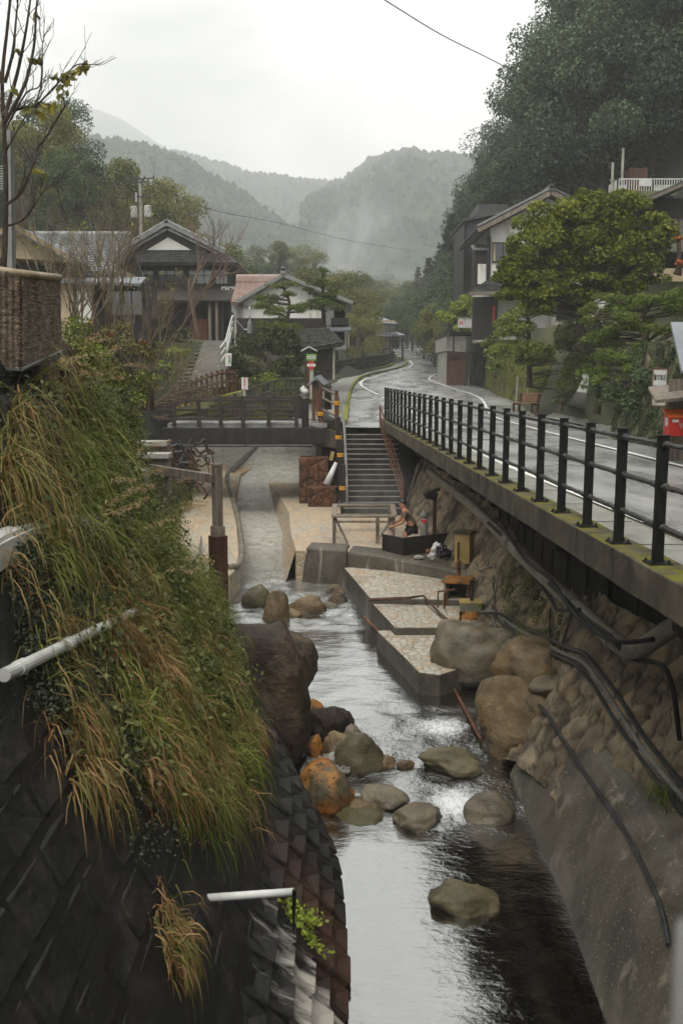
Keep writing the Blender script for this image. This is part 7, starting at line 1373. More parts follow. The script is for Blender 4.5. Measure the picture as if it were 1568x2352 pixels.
for y in np.arange(56, 178, 5.0):                   # wooded slope on the right
    xr = float(np.interp(y, *XR))
    for k in range(7):
        x = xr - .2 + k * 4.3 + rnd.uniform(-1.4, 1.4); yy = y + rnd.uniform(-2, 2)
        if y < 78 and x < (18 if y < 68 else 13): continue
        kind = rnd.choice(['oak1', 'oak2', 'oak1', 'oak2', 'oak3', 'oak4']); s = rnd.uniform(.85, 1.25) * (1.12 if x > xr + 4 else .85); z = hz(x, yy); pj = proj((x, yy, z + 8 * s)); pb_ = proj((x, yy, z + 2))
        if yy < 70 and pj[0] > 1330 and pj[1] < 460 and pb_[1] > 300: continue
        if pj[0] > 1720 or pb_[1] < -60 or pj[0] < 1020: continue
        gy = kind in ('oak1', 'oak2'); nT[0] += 1
        tree(kind, 'evergreen_tree', x, yy, z - .6, s, 'grey green evergreen tree in the dense wood on the right slope' if gy else 'dark green evergreen tree in the dense wood on the right slope', 'tree', 'grey green trees of the right slope wood' if gy else 'dark green trees of the right slope wood', rnd)
for y in np.arange(74, 250, 7.5):                   # wooded slope on the left
    xv = float(np.interp(y, *XV))
    for k in range(9):
        x = xv + 1.5 - k * 6.2 + rnd.uniform(-2.2, 2.2); yy = y + rnd.uniform(-3, 3); z = hz(x, yy); pj = proj((x, yy, z + 8)); pb_ = proj((x, yy, z + 1))
        if pj[0] < -90 or pj[0] > 930 or y < 84 and k < 1: continue
        kind = rnd.choice(['ol1', 'ol2', 'oak3', 'oak4', 'ol1', 'ol2', 'ced1']) if k < 5 else rnd.choice(['oak3', 'oak4', 'ced1', 'ced2', 'ol2']); s = rnd.uniform(.72, 1.1) * (.85 if kind[0] == 'c' else 1); nT[1] += 1
        t_ = {'o': 'dark evergreen', 'c': 'conical cedar'}[kind[0]] if kind[:2] != 'ol' else 'olive green broadleaf'
        tree(kind, 'cedar_tree' if kind[0] == 'c' else 'hillside_tree', x, yy, z - .5, s, t_ + ' tree on the misty wooded slope at left', 'tree', t_ + ' trees of the left slope', rnd)
def at_px(kind, px, top, Y, hgt, label, group, z=None, name='valley_tree'):
    t = PX(px, top, Y); H0 = {'oak1': 11.6, 'oak2': 12.6, 'oak3': 10.5, 'oak4': 11.6, 'ol1': 8.6, 'ol2': 9.5, 'ced1': 14, 'ced2': 15}[kind]; s = hgt / H0; nT[2] += 1
    return tree(kind, name, t.x, Y, t.z - hgt, s, label, 'tree', group, rnd)
for px, top, Y, h in ((1038, 488, 98, 15), (1062, 545, 94, 12), (1012, 560, 120, 14), (1045, 600, 88, 9), (985, 590, 150, 14), (960, 612, 175, 13), (818, 628, 150, 10), (648, 572, 130, 11)):
    at_px('ced1' if px % 4 else 'ced2', px, top, Y, h, 'tall pointed cedar standing among the valley trees by the road', 'pointed cedars in the valley', name='cedar_tree')
for px, top, Y, h, kd in ((1020, 690, 86, 6, 'ol1'), (1000, 668, 105, 8, 'oak3'), (1062, 690, 80, 5.5, 'ol1'), (975, 660, 130, 9, 'oak4'), (948, 655, 150, 9, 'oak3'), (925, 668, 165, 9, 'ol2'), (900, 655, 185, 10, 'ol1'), (870, 652, 175, 9, 'ol2'), (842, 655, 150, 8, 'ol1'), (820, 668, 128, 8, 'ol1'), (798, 640, 110, 8, 'ol2'), (775, 615, 95, 8, 'ol1'), (740, 600, 100, 9, 'ol2'), (815, 690, 90, 6, 'ol2'), (830, 715, 86, 5, 'ol1'), (925, 680, 128, 8, 'oak4'), (880, 690, 140, 7, 'oak3'), (985, 700, 150, 7, 'oak4'), (1005, 720, 140, 5, 'oak3'),
                          (960, 640, 200, 12, 'oak3'), (930, 640, 215, 12, 'ol2'), (890, 640, 230, 12, 'ol1'), (860, 628, 220, 12, 'ol2'), (830, 618, 200, 12, 'oak4'), (1000, 640, 190, 12, 'oak4'), (700, 560, 190, 10, 'ol1'), (620, 545, 170, 10, 'ol2')):
    g = 'yellowish green' if kd[:2] == 'ol' else 'deep green'
    at_px(kd, px, top, Y, h, g + ' rounded tree in the valley beyond the bend of the road', g + ' rounded trees in the valley')
# ---- single garden trees
def padtree(name, label, cat, base, pads, lmat, leaf, asp, per, trunk, bark='bark', up=.6, dens=1.0, seed=1, limbs=True):
    """tree from leaf pads: PADS = (centre, radii); TRUNK = list of points"""
    rng = np.random.default_rng(seed); rnd = random.Random(seed); o = thing(name, label, cat, base); P, Dn = [], []
    tb = MB(); tq = spline(trunk, 5); n = len(tq); tb.tube(tq, [.5 * (trunk_r(label) * (1 - .75 * i / n)) for i in range(n)], 8, cap=False)
    for c, r in pads:
        vol = (r[0] * r[1] + r[0] * r[2] + r[1] * r[2]); p, d = ball(rng, int(per * vol * dens), c, r, 4); k = d[:, 2] > -.6; P.append(p[k]); Dn.append(d[k])
        if limbs: q = min(tq, key=lambda t: (t - Vector(c)).length + (1.5 if t.z > c[2] else 0)); limb(tb, q, Vector(c), .03 if cat == 'tree' else .012, .01 if cat == 'tree' else .004, rnd, .12, 4, 5)
    P = np.concatenate(P); q = quads('crown', leafq(P, leaf, rng, up, asp, np.concatenate(Dn) * .8), M[lmat], o); q.matrix_parent_inverse = Matrix.Translation(o.location).inverted()
    tb.obj('trunk', M[bark], o); return o
def trunk_r(l): return .34 if 'maple' in l else .3
def pad(px, py, Y, w, h, d=None):                   # a pad from its middle and size in the picture
    s = (.99 * Y) / F; return (tuple(PX(px, py, Y)), (w * s / 2, (d or w * s * .9) / 2, h * s / 2))
rr = random.Random(4)
def cloud(pads, n, k=.55):                          # breaks each pad into smaller ones
    res = []
    for c, r in pads:
        for i in range(n):
            a = rr.uniform(0, 6.28); f = rr.random() ** .5; res.append(((c[0] + math.cos(a) * r[0] * f * .8, c[1] + math.sin(a) * r[1] * f * .8, c[2] + rr.uniform(-.7, .7) * r[2]), (r[0] * k * rr.uniform(.7, 1.2), r[1] * k * rr.uniform(.7, 1.2), r[2] * k * rr.uniform(.8, 1.3))))
    return res
mpads = [pad(*p) for p in ((1255, 520, 40, 150, 90), (1330, 490, 40.5, 150, 80), (1420, 510, 40, 150, 90), (1495, 540, 40, 110, 80), (1200, 600, 39, 130, 80), (1290, 590, 39.5, 150, 90), (1390, 590, 39.5, 160, 90), (1470, 620, 39.5, 120, 70), (1180, 655, 38.6, 90, 60), (1240, 660, 38.6, 120, 60), (1340, 660, 39, 150, 60), (1425, 670, 39, 110, 50), (1300, 540, 41.5, 160, 90), (1400, 470, 41, 110, 50), (1240, 700, 38.6, 90, 36))]
padtree('maple_tree', 'spreading yellow green maple with layered branches in front of the white house', 'tree', PX(1335, 790, 40), cloud([(c, (r[0], r[1], r[2] * 1.35)) for c, r in mpads], 20, .36), 'l_maple', .14, .8, 620, [PX(1335, 800, 40), PX(1330, 730, 40), PX(1345, 660, 40), PX(1320, 570, 40), PX(1330, 500, 40)], seed=3)
tp = [pad(*p) for p in ((1212, 705, 46, 110, 46), (1205, 752, 45.6, 125, 56), (1190, 800, 45.2, 140, 60), (1250, 815, 45, 120, 60), (1300, 850, 44.6, 80, 70), (1308, 885, 44, 70, 40))]
padtree('topiary_tree', 'layered clipped round shrub tree on the mossy embankment', 'tree', PX(1215, 890, 45.5), cloud(tp, 6, .55), 'l_topiary', .12, .65, 900, [PX(1215, 890, 45.5), PX(1215, 800, 45.8), PX(1210, 700, 46)], seed=4)
pp = [pad(*p) for p in ((1500, 690, 29, 150, 44), (1420, 700, 30, 120, 50), (1560, 700, 28, 110, 60), (1450, 745, 29, 150, 56), (1540, 760, 28, 130, 60), (1390, 780, 30, 110, 60), (1480, 805, 28.5, 150, 60), (1560, 830, 27.5, 90, 60), (1420, 830, 29, 120, 60), (1375, 720, 31, 90, 50), (1360, 840, 30.5, 70, 50), (1470, 860, 27.5, 120, 46), (1400, 870, 28.5, 90, 40))]
padtree('pine_tree', 'broad dark pine spreading above the roadside stone wall at right', 'tree', PX(1520, 900, 28.5), cloud(pp, 8, .42), 'l_pine', .2, .16, 1000, [PX(1520, 900, 28.5), PX(1490, 800, 28.6), PX(1470, 740, 29), PX(1500, 690, 29)], seed=5)
p1 = [pad(*p) for p in ((648, 656, 50, 66, 16), (612, 684, 50, 60, 26), (668, 676, 50, 50, 18), (600, 712, 50, 70, 30), (650, 712, 49.6, 90, 34), (690, 708, 50, 50, 24), (632, 742, 49.4, 80, 34), (672, 760, 49.2, 70, 34), (622, 690, 51, 50, 30))]
padtree('pine_tree', 'cloud pruned dark pine in front of the white house gable', 'tree', PX(645, 800, 50), cloud(p1, 5, .5), 'l_pine', .2, .14, 900, [PX(650, 810, 50), PX(655, 750, 50), PX(665, 700, 50), PX(650, 660, 50)], seed=6)
p2_ = [pad(*p) for p in ((742, 626, 52, 34, 20), (738, 650, 52, 60, 24), (722, 672, 52, 56, 22), (765, 676, 52, 60, 26), (745, 700, 51.6, 90, 26), (712, 694, 52, 50, 22))]
padtree('pine_tree', 'upright dark pine beside the grey gable roof above the shed', 'tree', PX(744, 770, 52), cloud(p2_, 5, .5), 'l_pine', .2, .14, 900, [PX(744, 775, 52), PX(742, 700, 52), PX(741, 620, 52)], seed=7)
def shrub(label, px, lmat, seed, leaf=.14, asp=.55, per=420, k=7, kk=.5, Y0=None, name='shrub', bark='bark'):
    pd = [pad(*p) for p in px]; c = pd[len(pd) // 2][0]; z0 = min(q[0][2] - q[1][2] for q in pd); b = Vector((c[0], c[1], z0 - .2))
    return padtree(name, label, 'shrub', b, cloud(pd, k, kk), lmat, leaf, asp, per, [b, b + Vector((.05, 0, .3)), Vector(c)], bark, seed=seed)
shrub('big dark hedge mound below the pines behind the bridge', ((560, 800, 46, 70, 60), (610, 790, 46, 90, 80), (665, 800, 46, 80, 80), (560, 850, 44, 60, 70), (610, 850, 44, 90, 70), (660, 850, 44, 80, 70), (540, 835, 44, 40, 60), (640, 775, 47, 80, 50), (690, 820, 46, 40, 60)), 'l_hedge', 11, .16, k=8)
shrub('bright fern like bush at the foot of the dark hedge mound', ((600, 872, 43.2, 60, 26), (570, 876, 43, 40, 22), (640, 880, 43, 50, 20)), 'l_bright', 12, .16, .3, 300)
shrub('light green creeper bush hanging over the garage terrace', ((1050, 715, 66, 60, 50), (1085, 705, 66, 70, 50), (1030, 735, 67, 50, 40), (1105, 730, 65, 60, 40), (1060, 750, 65.5, 50, 24)), 'l_bright', 13, .2, k=8)
shrub('mixed garden bushes between the topiary and the pine', ((1340, 790, 42, 110, 80), (1320, 740, 43, 90, 60), (1380, 760, 40, 80, 80), (1300, 780, 44, 60, 60)), 'l_hedge', 14, .14, k=8)
shrub('leafy bush on the embankment beside the garage', ((1130, 830, 56, 50, 60), (1135, 790, 58, 60, 50)), 'l_topiary', 15, .14)
shrub('round clipped bush at the foot of the path beside the embankment', ((1310, 905, 37, 64, 40), (1285, 918, 37, 50, 30), (1330, 885, 37.5, 50, 36)), 'l_hedge', 16, .1)
shrub('dark climbing foliage hanging over the top of the roadside wall', ((1400, 905, 27.5, 90, 60), (1450, 920, 26, 90, 50), (1370, 880, 29, 60, 60), (1500, 880, 25, 90, 60), (1550, 880, 24, 80, 60)), 'l_oak', 17, .12, k=8)
shrub('orange leaved maple sapling at the right edge beside the dark house', ((1562, 602, 35, 26, 16), (1558, 548, 36, 22, 10)), 'l_red', 18, .13, .7)
shrub('green bushes behind the park ramp beside the inn', ((420, 765, 56, 50, 30), (400, 790, 54, 60, 36), (440, 795, 52, 50, 26), (380, 775, 55, 50, 50)), 'l_hedge', 19, .2)
shrub('leafy planting along the left edge of the garden steps', ((395, 815, 46, 50, 40), (380, 850, 42, 50, 50), (420, 810, 47, 40, 24)), 'l_topiary', 20, .16)
shrub('low bushes between the shed and the lattice fence', ((700, 862, 44, 40, 24), (720, 850, 46, 30, 30)), 'l_hedge', 21, .14)
# ---- leafy undergrowth on the near left bank
for k, (px, lm, lb) in enumerate(((((190, 770, 15, 110, 90), (230, 820, 14.5, 110, 90), (160, 830, 14, 80, 80), (300, 900, 14, 90, 90), (270, 960, 13, 100, 80)), 'l_topiary', 'leafy green bush right of the wicker screen'), (((300, 800, 16, 90, 80), (270, 860, 14, 100, 80), (330, 870, 15, 70, 80), (350, 820, 17, 60, 70), (250, 770, 17, 80, 60)), 'g_olive', 'olive twiggy bush on the brow of the left bank'), (((252, 770, 17, 26, 16), (205, 745, 17, 16, 12), (322, 790, 18, 24, 14)), 'l_red', 'small reddening sprays on the bushes of the left bank'), (((130, 900, 11, 90, 80), (210, 920, 12, 110, 80), (60, 920, 10.5, 90, 70), (290, 930, 13, 100, 80), (240, 980, 12, 90, 60)), 'l_hedge', 'dark bush below the wicker screen'))):
    shrub(lb, px, lm, 30 + k, .05, .4, 2600 if k != 1 else 1900, 6, .55)
# ---- bare trees and shrubs
def branch(mb, p, d, L, r, depth, rnd, tips, up=.25, spread=.6):
    n = 4; q = [Vector(p)]; d = d.normalized()
    for i in range(n): d = (d + Vector((rnd.gauss(0, .13), rnd.gauss(0, .13), rnd.gauss(up * .2, .1)))).normalized(); q.append(q[-1] + d * L / n)
    mb.tube(q, [max(.0016, r * (1 - .45 * i / n)) for i in range(n + 1)], 5 if depth > 1 else 4, cap=False)
    if depth == 0: tips.append(q[-1]); return
    for k in range(rnd.choice((2, 3, 3))):
        i = rnd.choice((2, 3, 4)); nd = (d + Vector((rnd.uniform(-1, 1), rnd.uniform(-1, 1), rnd.uniform(-.3, .8) + up)) * spread).normalized(); branch(mb, q[i], nd, L * rnd.uniform(.55, .85), r * .55, depth - 1, rnd, tips, up, spread)
def bare(label, name, base, stems, L, r, depth, seed, mat, spread=.6, leafmat=None, nleaf=0, leaf=.06, lean=(0, 0, 1), up=.25, keep=.0):
    rnd = random.Random(seed); mb = MB(); tips = []; o = thing(name, label, 'tree' if depth > 3 else 'shrub', base)
    for k in range(stems):
        a = rnd.uniform(0, 6.28); d = Vector(lean) + Vector((math.cos(a), math.sin(a), 0)) * spread * .7 * (0 if stems == 1 else 1); branch(mb, Vector(base) + Vector((math.cos(a), math.sin(a), 0)) * .08, d, L * rnd.uniform(.8, 1.15), r, depth, rnd, tips, up, spread)
    mb.obj('branches', M[mat], o)
    if leafmat:
        rng = np.random.default_rng(seed); T = np.array([tuple(tips[int(i)]) for i in rng.integers(0, len(tips), nleaf)]) + rng.normal(0, leaf * .8, (nleaf, 3)); q = quads('leaves', leafq(T, leaf, rng, .2, .45), M[leafmat], o); q.matrix_parent_inverse = Matrix.Translation(o.location).inverted()
    return o
bare('bare many stemmed shrub in front of the grey tiled house', 'bare_shrub', PX(185, 800, 17), 9, .95, .02, 4, 3, 'barkl', .42, 'l_bright', 60, .07)
bare('tall thin bare shrub left of the inn', 'bare_shrub', PX(250, 790, 19), 9, 1.15, .022, 4, 5, 'barkl', .4, 'l_bright', 40, .07)
bare('low bare shrub leaning over the brow of the bank', 'bare_shrub', PX(330, 850, 17), 8, .75, .016, 4, 8, 'barkl', .6, 'g_olive', 160, .05, (.5, 0, .8))
bare('bare shrub beside the wicker screen', 'bare_shrub', PX(110, 700, 14), 5, .7, .012, 4, 9, 'barkl', .45, 'l_yel', 40, .06)
bare('spreading bare twig shrub drooping toward the bridge end', 'bare_shrub', PX(350, 930, 16.5), 8, .62, .01, 4, 12, 'barkl', .7, 'g_olive', 220, .045, (.9, .2, .35), .0)
bare('reddish bare tree with thick trunk before the inn', 'bare_tree', PX(452, 775, 50), 1, 2.8, .13, 5, 14, 'barkr', .72, None, 0, .1, (0, 0, 1), .12)
bt = thing('bare_tree', 'tall nearly leafless tree with upswept branches cut by the left edge', 'tree', PX(8, 640, 11)); mb = MB(); rnd = random.Random(21); tips = []
tk = [PX(4, 700, 11), PX(12, 560, 11), PX(14, 420, 11), PX(10, 300, 11), PX(6, 180, 11), PX(18, 60, 11), PX(30, -60, 11)]; tq = spline(tk, 5); mb.tube(tq, [.036 * (1 - .66 * i / len(tq)) for i in range(len(tq))], 8, cap=False)
for pts, r in (([(10, 270), (40, 170), (62, 60), (75, -40)], .024), ([(10, 285), (55, 200), (78, 110), (84, 20), (90, -40)], .022), ([(12, 300), (60, 215), (92, 196), (96, 130)], .012), ([(14, 350), (24, 330), (70, 250), (92, 226)], .012), ([(28, 255), (60, 246), (82, 244), (130, 195), (172, 152), (200, 146)], .017), ([(80, 244), (96, 190), (98, 110), (104, 78)], .011), ([(16, 470), (50, 440), (75, 380), (84, 345), (110, 310), (140, 260), (156, 235)], .018), ([(14, 520), (60, 500), (100, 440), (125, 420)], .012), ([(6, 200), (-10, 120), (-20, 60)], .02), ([(12, 190), (30, 120), (38, 40), (44, -20)], .02)):
    q = spline([PX(a, c, 11 + .1 * math.sin(a)) for a, c in pts], 5); n = len(q); mb.tube(q, [max(.003, r * (1 - .75 * i / n)) for i in range(n)], 6, cap=False)
    for i in range(3, n, 2):
        d = (q[i] - q[i - 1]).normalized(); branch(mb, q[i], d + Vector((rnd.uniform(-.8, .8), rnd.uniform(-.6, .6), rnd.uniform(-.2, .9))), rnd.uniform(.12, .3), .005, 1, rnd, tips, .2, .6)
mb.obj('branches', M['bark'], bt)
rng = np.random.default_rng(3); LP = [(196, 147), (190, 150), (180, 158), (168, 160), (172, 172), (150, 168), (146, 178), (156, 186), (140, 196), (150, 206), (128, 172), (140, 216), (108, 236), (112, 244), (104, 240), (94, 258), (76, 132), (90, 134), (60, 244), (84, 252), (128, 236), (40, 112), (100, 392), (88, 386), (96, 400), (84, 30), (30, 200)]
Pv = np.array([tuple(PX(a + dx, c + dy, 11 + .1 * math.sin(a))) for a, c in LP for dx, dy in ((0, 4), (5, 10), (-5, 8))]); q = quads('leaves', leafq(Pv, .12, rng, -.1, .5, np.tile([0, -1.2, 0], (len(Pv), 1))), M['l_yel'], bt); q.matrix_parent_inverse = Matrix.Translation(bt.location).inverted()
# ------------------------------------------------------------------ grass and ground cover on the left bank
rng = np.random.default_rng(12)
def inpoly(x, y, P):
    ins = False; j = len(P) - 1
    for i in range(len(P)):
        if (P[i][1] > y) != (P[j][1] > y) and x < (P[j][0] - P[i][0]) * (y - P[i][1]) / (P[j][1] - P[i][1]) + P[i][0]: ins = not ins
        j = i
    return ins
def scatter(P, n):
    xs_, ys_ = [p[0] for p in P], [p[1] for p in P]; res = []; tries = 0
    while len(res) < n and tries < n * 6:
        tries += 1; x, y = rng.uniform(min(xs_), max(xs_)), rng.uniform(min(ys_), max(ys_))
        if inpoly(x, y, P):
            h_ = hit(BL, x, y)
            if h_ is not None and h_.y < 22: res.append(tuple(h_))
    return np.array(res)
GV, GI = [], []
def tuft(roots, mi, L, W_, arch, dirv=(.55, -.25, .75), spread=.45, segs=4):
    n = len(roots); d = np.array(dirv) + rng.normal(0, spread, (n, 3)); GV.append(blades(np.array(roots), d, L * rng.uniform(.55, 1.2, n), W_ * rng.uniform(.7, 1.3, n), rng, arch * rng.uniform(.7, 1.3, n), segs).reshape(n, segs, 4, 3)); GI.append(np.full(n, mi))
A1 = [(190, 850), (350, 820), (372, 1000), (392, 1120), (420, 1230), (500, 1330), (590, 1420), (622, 1470), (560, 1545), (470, 1480), (330, 1300), (200, 1200), (150, 1000)]
A2 = [(0, 860), (200, 860), (260, 1060), (120, 1180), (0, 1160)]
A3_ = [(180, 1280), (420, 1260), (560, 1440), (580, 1560), (590, 1680), (560, 1800), (470, 1900), (330, 1800), (250, 1600), (200, 1450)]
def clumps(P, nc, per, mi, L, W_, arch, rad=.12, **k):
    C_ = scatter(P, nc)
    for c in C_:
        n = int(per * rng.uniform(.6, 1.4)); r = c + np.stack([rng.normal(0, rad * .4, n), rng.normal(0, rad, n), rng.normal(0, rad, n)], 1); tuft(r, mi if not isinstance(mi, tuple) else int(rng.choice(mi)), L * rng.uniform(.6, 1.3), W_ * rng.uniform(.7, 1.5), arch * rng.uniform(.7, 1.2), dirv=tuple(np.array([.5, -.25, .7]) + rng.normal(0, .33, 3)), **k)
clumps(A1, 110, 60, (0, 0, 1), .48, .0075, 1.7)
clumps([(400, 1240), (600, 1420), (640, 1470), (580, 1530), (480, 1430)], 40, 80, 0, .5, .008, 1.7)
clumps(A2, 26, 36, (0, 1, 1), .8, .009, 2.0)
clumps(A3_, 80, 60, (1, 0, 0, 2), .52, .008, 2.4)
clumps([(30, 1300), (330, 1400), (560, 1700), (560, 1880), (330, 1900), (120, 1800), (60, 1500)], 60, 26, (1, 1, 2, 0), .5, .008, 2.6)
clumps([(0, 1120), (260, 1120), (300, 1330), (0, 1330)], 40, 24, (1, 0, 1, 2), .6, .008, 2.2)
clumps([(90, 1230), (300, 1225), (300, 1290), (120, 1300)], 30, 40, (0, 1), .45, .008, 1.6)
clumps([(250, 1330), (520, 1400), (590, 1700), (480, 1880), (300, 1700)], 40, 50, (1, 0), .5, .009, 2.5)
clumps([(120, 830), (350, 790), (380, 930), (240, 1000), (60, 960)], 22, 36, (1, 1, 2), .45, .008, 1.6)
for px, py, n, L in ((295, 1325, 330, .62), (327, 1535, 380, .7), (127, 1462, 220, .42), (422, 1650, 420, .62), (174, 1655, 240, .55), (380, 1787, 330, .6), (475, 1750, 260, .6), (560, 1680, 220, .5), (185, 1776, 140, .6), (395, 2165, 300, .36), (370, 2085, 70, .4), (250, 1440, 160, .55), (480, 1560, 220, .5), (520, 1480, 160, .5), (40, 960, 200, .8), (20, 1090, 260, .9), (440, 1500, 200, .5), (350, 1700, 220, .55)):
    c = hit(BL, px, py)
    if c is None: continue
    r = np.array(c) + np.stack([rng.normal(0, .05, n), rng.normal(0, .11, n), rng.normal(0, .07, n)], 1); k = rng.random(n); dry = 2
    tuft(r[k < .6], dry, L, .0095, 2.6, (.5, -.3, .35), .42); tuft(r[(k >= .6)], 1, L, .009, 2.4, (.5, -.3, .5), .42)
V = np.concatenate(GV); I = np.concatenate(GI); tag(ribbon_mesh('grass', V, 4, [M['g_green'], M['g_olive'], M['g_dry']], I), 'long arching green and dry grass covering the left bank', 'grass', kind='stuff')
# seed plumes on long stems
pm = MB(); PV = []
for px, py in [(rng.uniform(0, 350), rng.uniform(830, 1010)) for i in range(16)] + [(rng.uniform(120, 420), rng.uniform(1150, 1420)) for i in range(14)]:
    c = hit(BL, px, py)
    if c is None: continue
    d = Vector((rng.uniform(.2, .9), rng.uniform(-.4, .3), 1)).normalized(); q = [c]; L = rng.uniform(.5, 1.0)
    for i in range(9): d = (d + Vector((.04, 0, -.045 - .02 * i))).normalized(); q.append(q[-1] + d * L / 9)
    pm.tube(q, .003, 4, cap=False); t0 = np.array(q[6]); t1 = np.array(q[9]); u = rng.uniform(0, 1, (70, 1)); PV.append(np.concatenate([t0 + (t1 - t0) * u + rng.normal(0, .012, (70, 3))]))
Pq = leafq(np.concatenate(PV), .045, rng, -.8, .14); o = join_mesh('grass_plumes', Pq, [M['plume'], M['g_olive']], pm); tag(o, 'feathery seed plumes on long stems above the grass', 'grass', kind='stuff')
# ivy and small leaves
IV = []
for P, n, s in (([(20, 1040), (230, 1060), (340, 1180), (330, 1290), (180, 1290), (20, 1330)], 9000, .032), ([(0, 860), (350, 840), (390, 1100), (560, 1400), (600, 1600), (420, 1850), (150, 1750), (40, 1400)], 9000, .035), ([(0, 1330), (250, 1330), (220, 1700), (60, 1640)], 4000, .026), ([(150, 1650), (450, 1800), (560, 1900), (300, 2000)], 1400, .024)):
    p = scatter(P, n); p += rng.normal(0, .03, p.shape) + np.array([.05, 0, .03]); IV.append(leafq(p, s, rng, .4, .6, np.tile([.8, -.3, .3], (len(p), 1))))
tag(quads('ivy', np.concatenate(IV), M['l_ivy']), 'small leaved ivy creeping over the left bank', 'ivy', kind='stuff')
BV = []
for c_ in scatter(A1, 34):
    p, d_ = ball(rng, 330, c_ + np.array([.14, -.03, .14]), rng.uniform(.13, .3, 3), 2.5); BV.append(leafq(p, .036, rng, .5, .5, d_))
for c_ in scatter(A3_, 16):
    p, d_ = ball(rng, 260, c_ + np.array([.1, -.03, .08]), rng.uniform(.1, .22, 3), 2.5); BV.append(leafq(p, .034, rng, .5, .5, d_))
for P, n, s in (([(150, 820), (380, 820), (400, 1150), (560, 1420), (590, 1560), (420, 1700), (250, 1400), (180, 1000)], 2600, .062), ([(20, 900), (300, 900), (300, 1300), (60, 1300)], 900, .055), ([(120, 1450), (560, 1500), (540, 1860), (200, 1840)], 900, .05)):
    p = scatter(P, n); p += np.array([.16, -.04, .12]) * rng.uniform(.2, 1.4, (len(p), 1)) + rng.normal(0, .04, p.shape); BV.append(leafq(p, s, rng, .5, .62, np.tile([.8, -.3, .4], (len(p), 1))))
tag(quads('broadleaf_weeds', np.concatenate(BV), M['l_hedge']), 'broad leaved weeds scattered through the grass of the left bank', 'weeds', kind='stuff')
W1 = [(636, 2076), (668, 2084), (744, 2118), (700, 2150), (742, 2196), (716, 2196), (672, 2140), (640, 2100)]
p = scatter(W1, 260); p += np.array([.06, 0, .04]) + rng.normal(0, .02, p.shape); sm_ = MB(); tq = [hit(BL, a, c, .05) for a, c in ((636, 2076), (668, 2100), (700, 2150), (738, 2192))]; sm_.tube([t for t in tq if t], .004, 5)
tag(join_mesh('creeper', leafq(p, .055, rng, .5, .6, np.tile([.7, -.5, .4], (len(p), 1))), [M['l_bright'], M['bark']], sm_), 'bright green creeper growing from the block wall', 'plant', kind='stuff')
# greenery on the far left bank beside the stream and on the rubble wall
B2 = hitset(bs_); GV, GI = [], []
for i in range(90):
    x, y = rng.uniform(380, 470), rng.uniform(980, 1260); c = hit(B2, x, y)
    if c is None: continue
    n = 50; r = np.array(c) + rng.normal(0, .12, (n, 3)); tuft(r, int(rng.choice([0, 1, 1, 2])), .5, .014, 2.0, (.6, -.3, .6))
for i in range(40):
    x, y = rng.uniform(1150, 1290), rng.uniform(1270, 1500); c = hit(BR, x, y)
    if c is None: continue
    n = 40; r = np.array(c) + rng.normal(0, .09, (n, 3)); tuft(r, int(rng.choice([0, 0, 1])), .22, .008, 2.2, (-.5, -.2, .2), .5)
for px, py in ((1255, 1556), (1262, 1570), (1245, 1580), (1500, 1830), (1520, 1850), (470, 1240), (480, 1130)):
    c = hit(BR, px, py) if px > 600 else hit(B2, px, py)
    if c is None: continue
    n = 60; r = np.array(c) + Vector((0, -.1, .15)) + rng.normal(0, .05, (n, 3)); tuft(r, int(rng.choice([0, 1, 2])), .22, .007, 1.8, (-.2, -.3, .7), .5)
tag(ribbon_mesh('weeds', np.concatenate(GV), 4, [M['g_green'], M['g_olive'], M['g_dry']], np.concatenate(GI)), 'weeds tufting on the far bank and rubble wall', 'weeds', kind='stuff')
MO = []
for i in range(5200):
    x, y = rng.uniform(1150, 1290), rng.uniform(1270, 1510)
    if fbm(x * .02, y * .015, 3) < -.05: continue
    c = hit(BR, x, y, .03)
    if c is not None: MO.append(tuple(c))
MO = np.array(MO); tag(quads('wall_moss', leafq(MO + rng.normal(0, .015, MO.shape), .05, rng, .3, .5, np.tile([-.8, -.3, .3], (len(MO), 1))), M['l_hedge']), 'green moss hanging on the rubble wall', 'moss', kind='stuff')
EM = []
for i in range(9000):
    u, v = rng.uniform(0, 1), rng.uniform(.15, 1) ** .7; p = emb(u, v); EM.append((p.x - .05, p.y - .08, p.z + .02))
EM = np.array(EM); tag(quads('embankment_moss', leafq(EM + rng.normal(0, .03, EM.shape), .09, rng, -.4, .35, np.tile([-.4, -.8, .1], (len(EM), 1))), M['l_topiary']), 'moss and fern leaves hanging on the garden embankment', 'moss', kind='stuff')
WM = []
for i in range(9000):
    u, v = rng.uniform(.35, 1), rng.uniform(0, 1)
    if fbm(u * 22, v * 2.5, 8) + v * .3 < .12: continue
    p = wal(u, v); WM.append((p.x - .06, p.y, p.z))
WM = np.array(WM); tag(quads('wall_ivy', leafq(WM + rng.normal(0, .03, WM.shape), .08, rng, -.3, .45, np.tile([-.8, -.3, .1], (len(WM), 1))), M['l_oak']), 'dark creeper leaves on the roadside stone wall', 'ivy', kind='stuff')
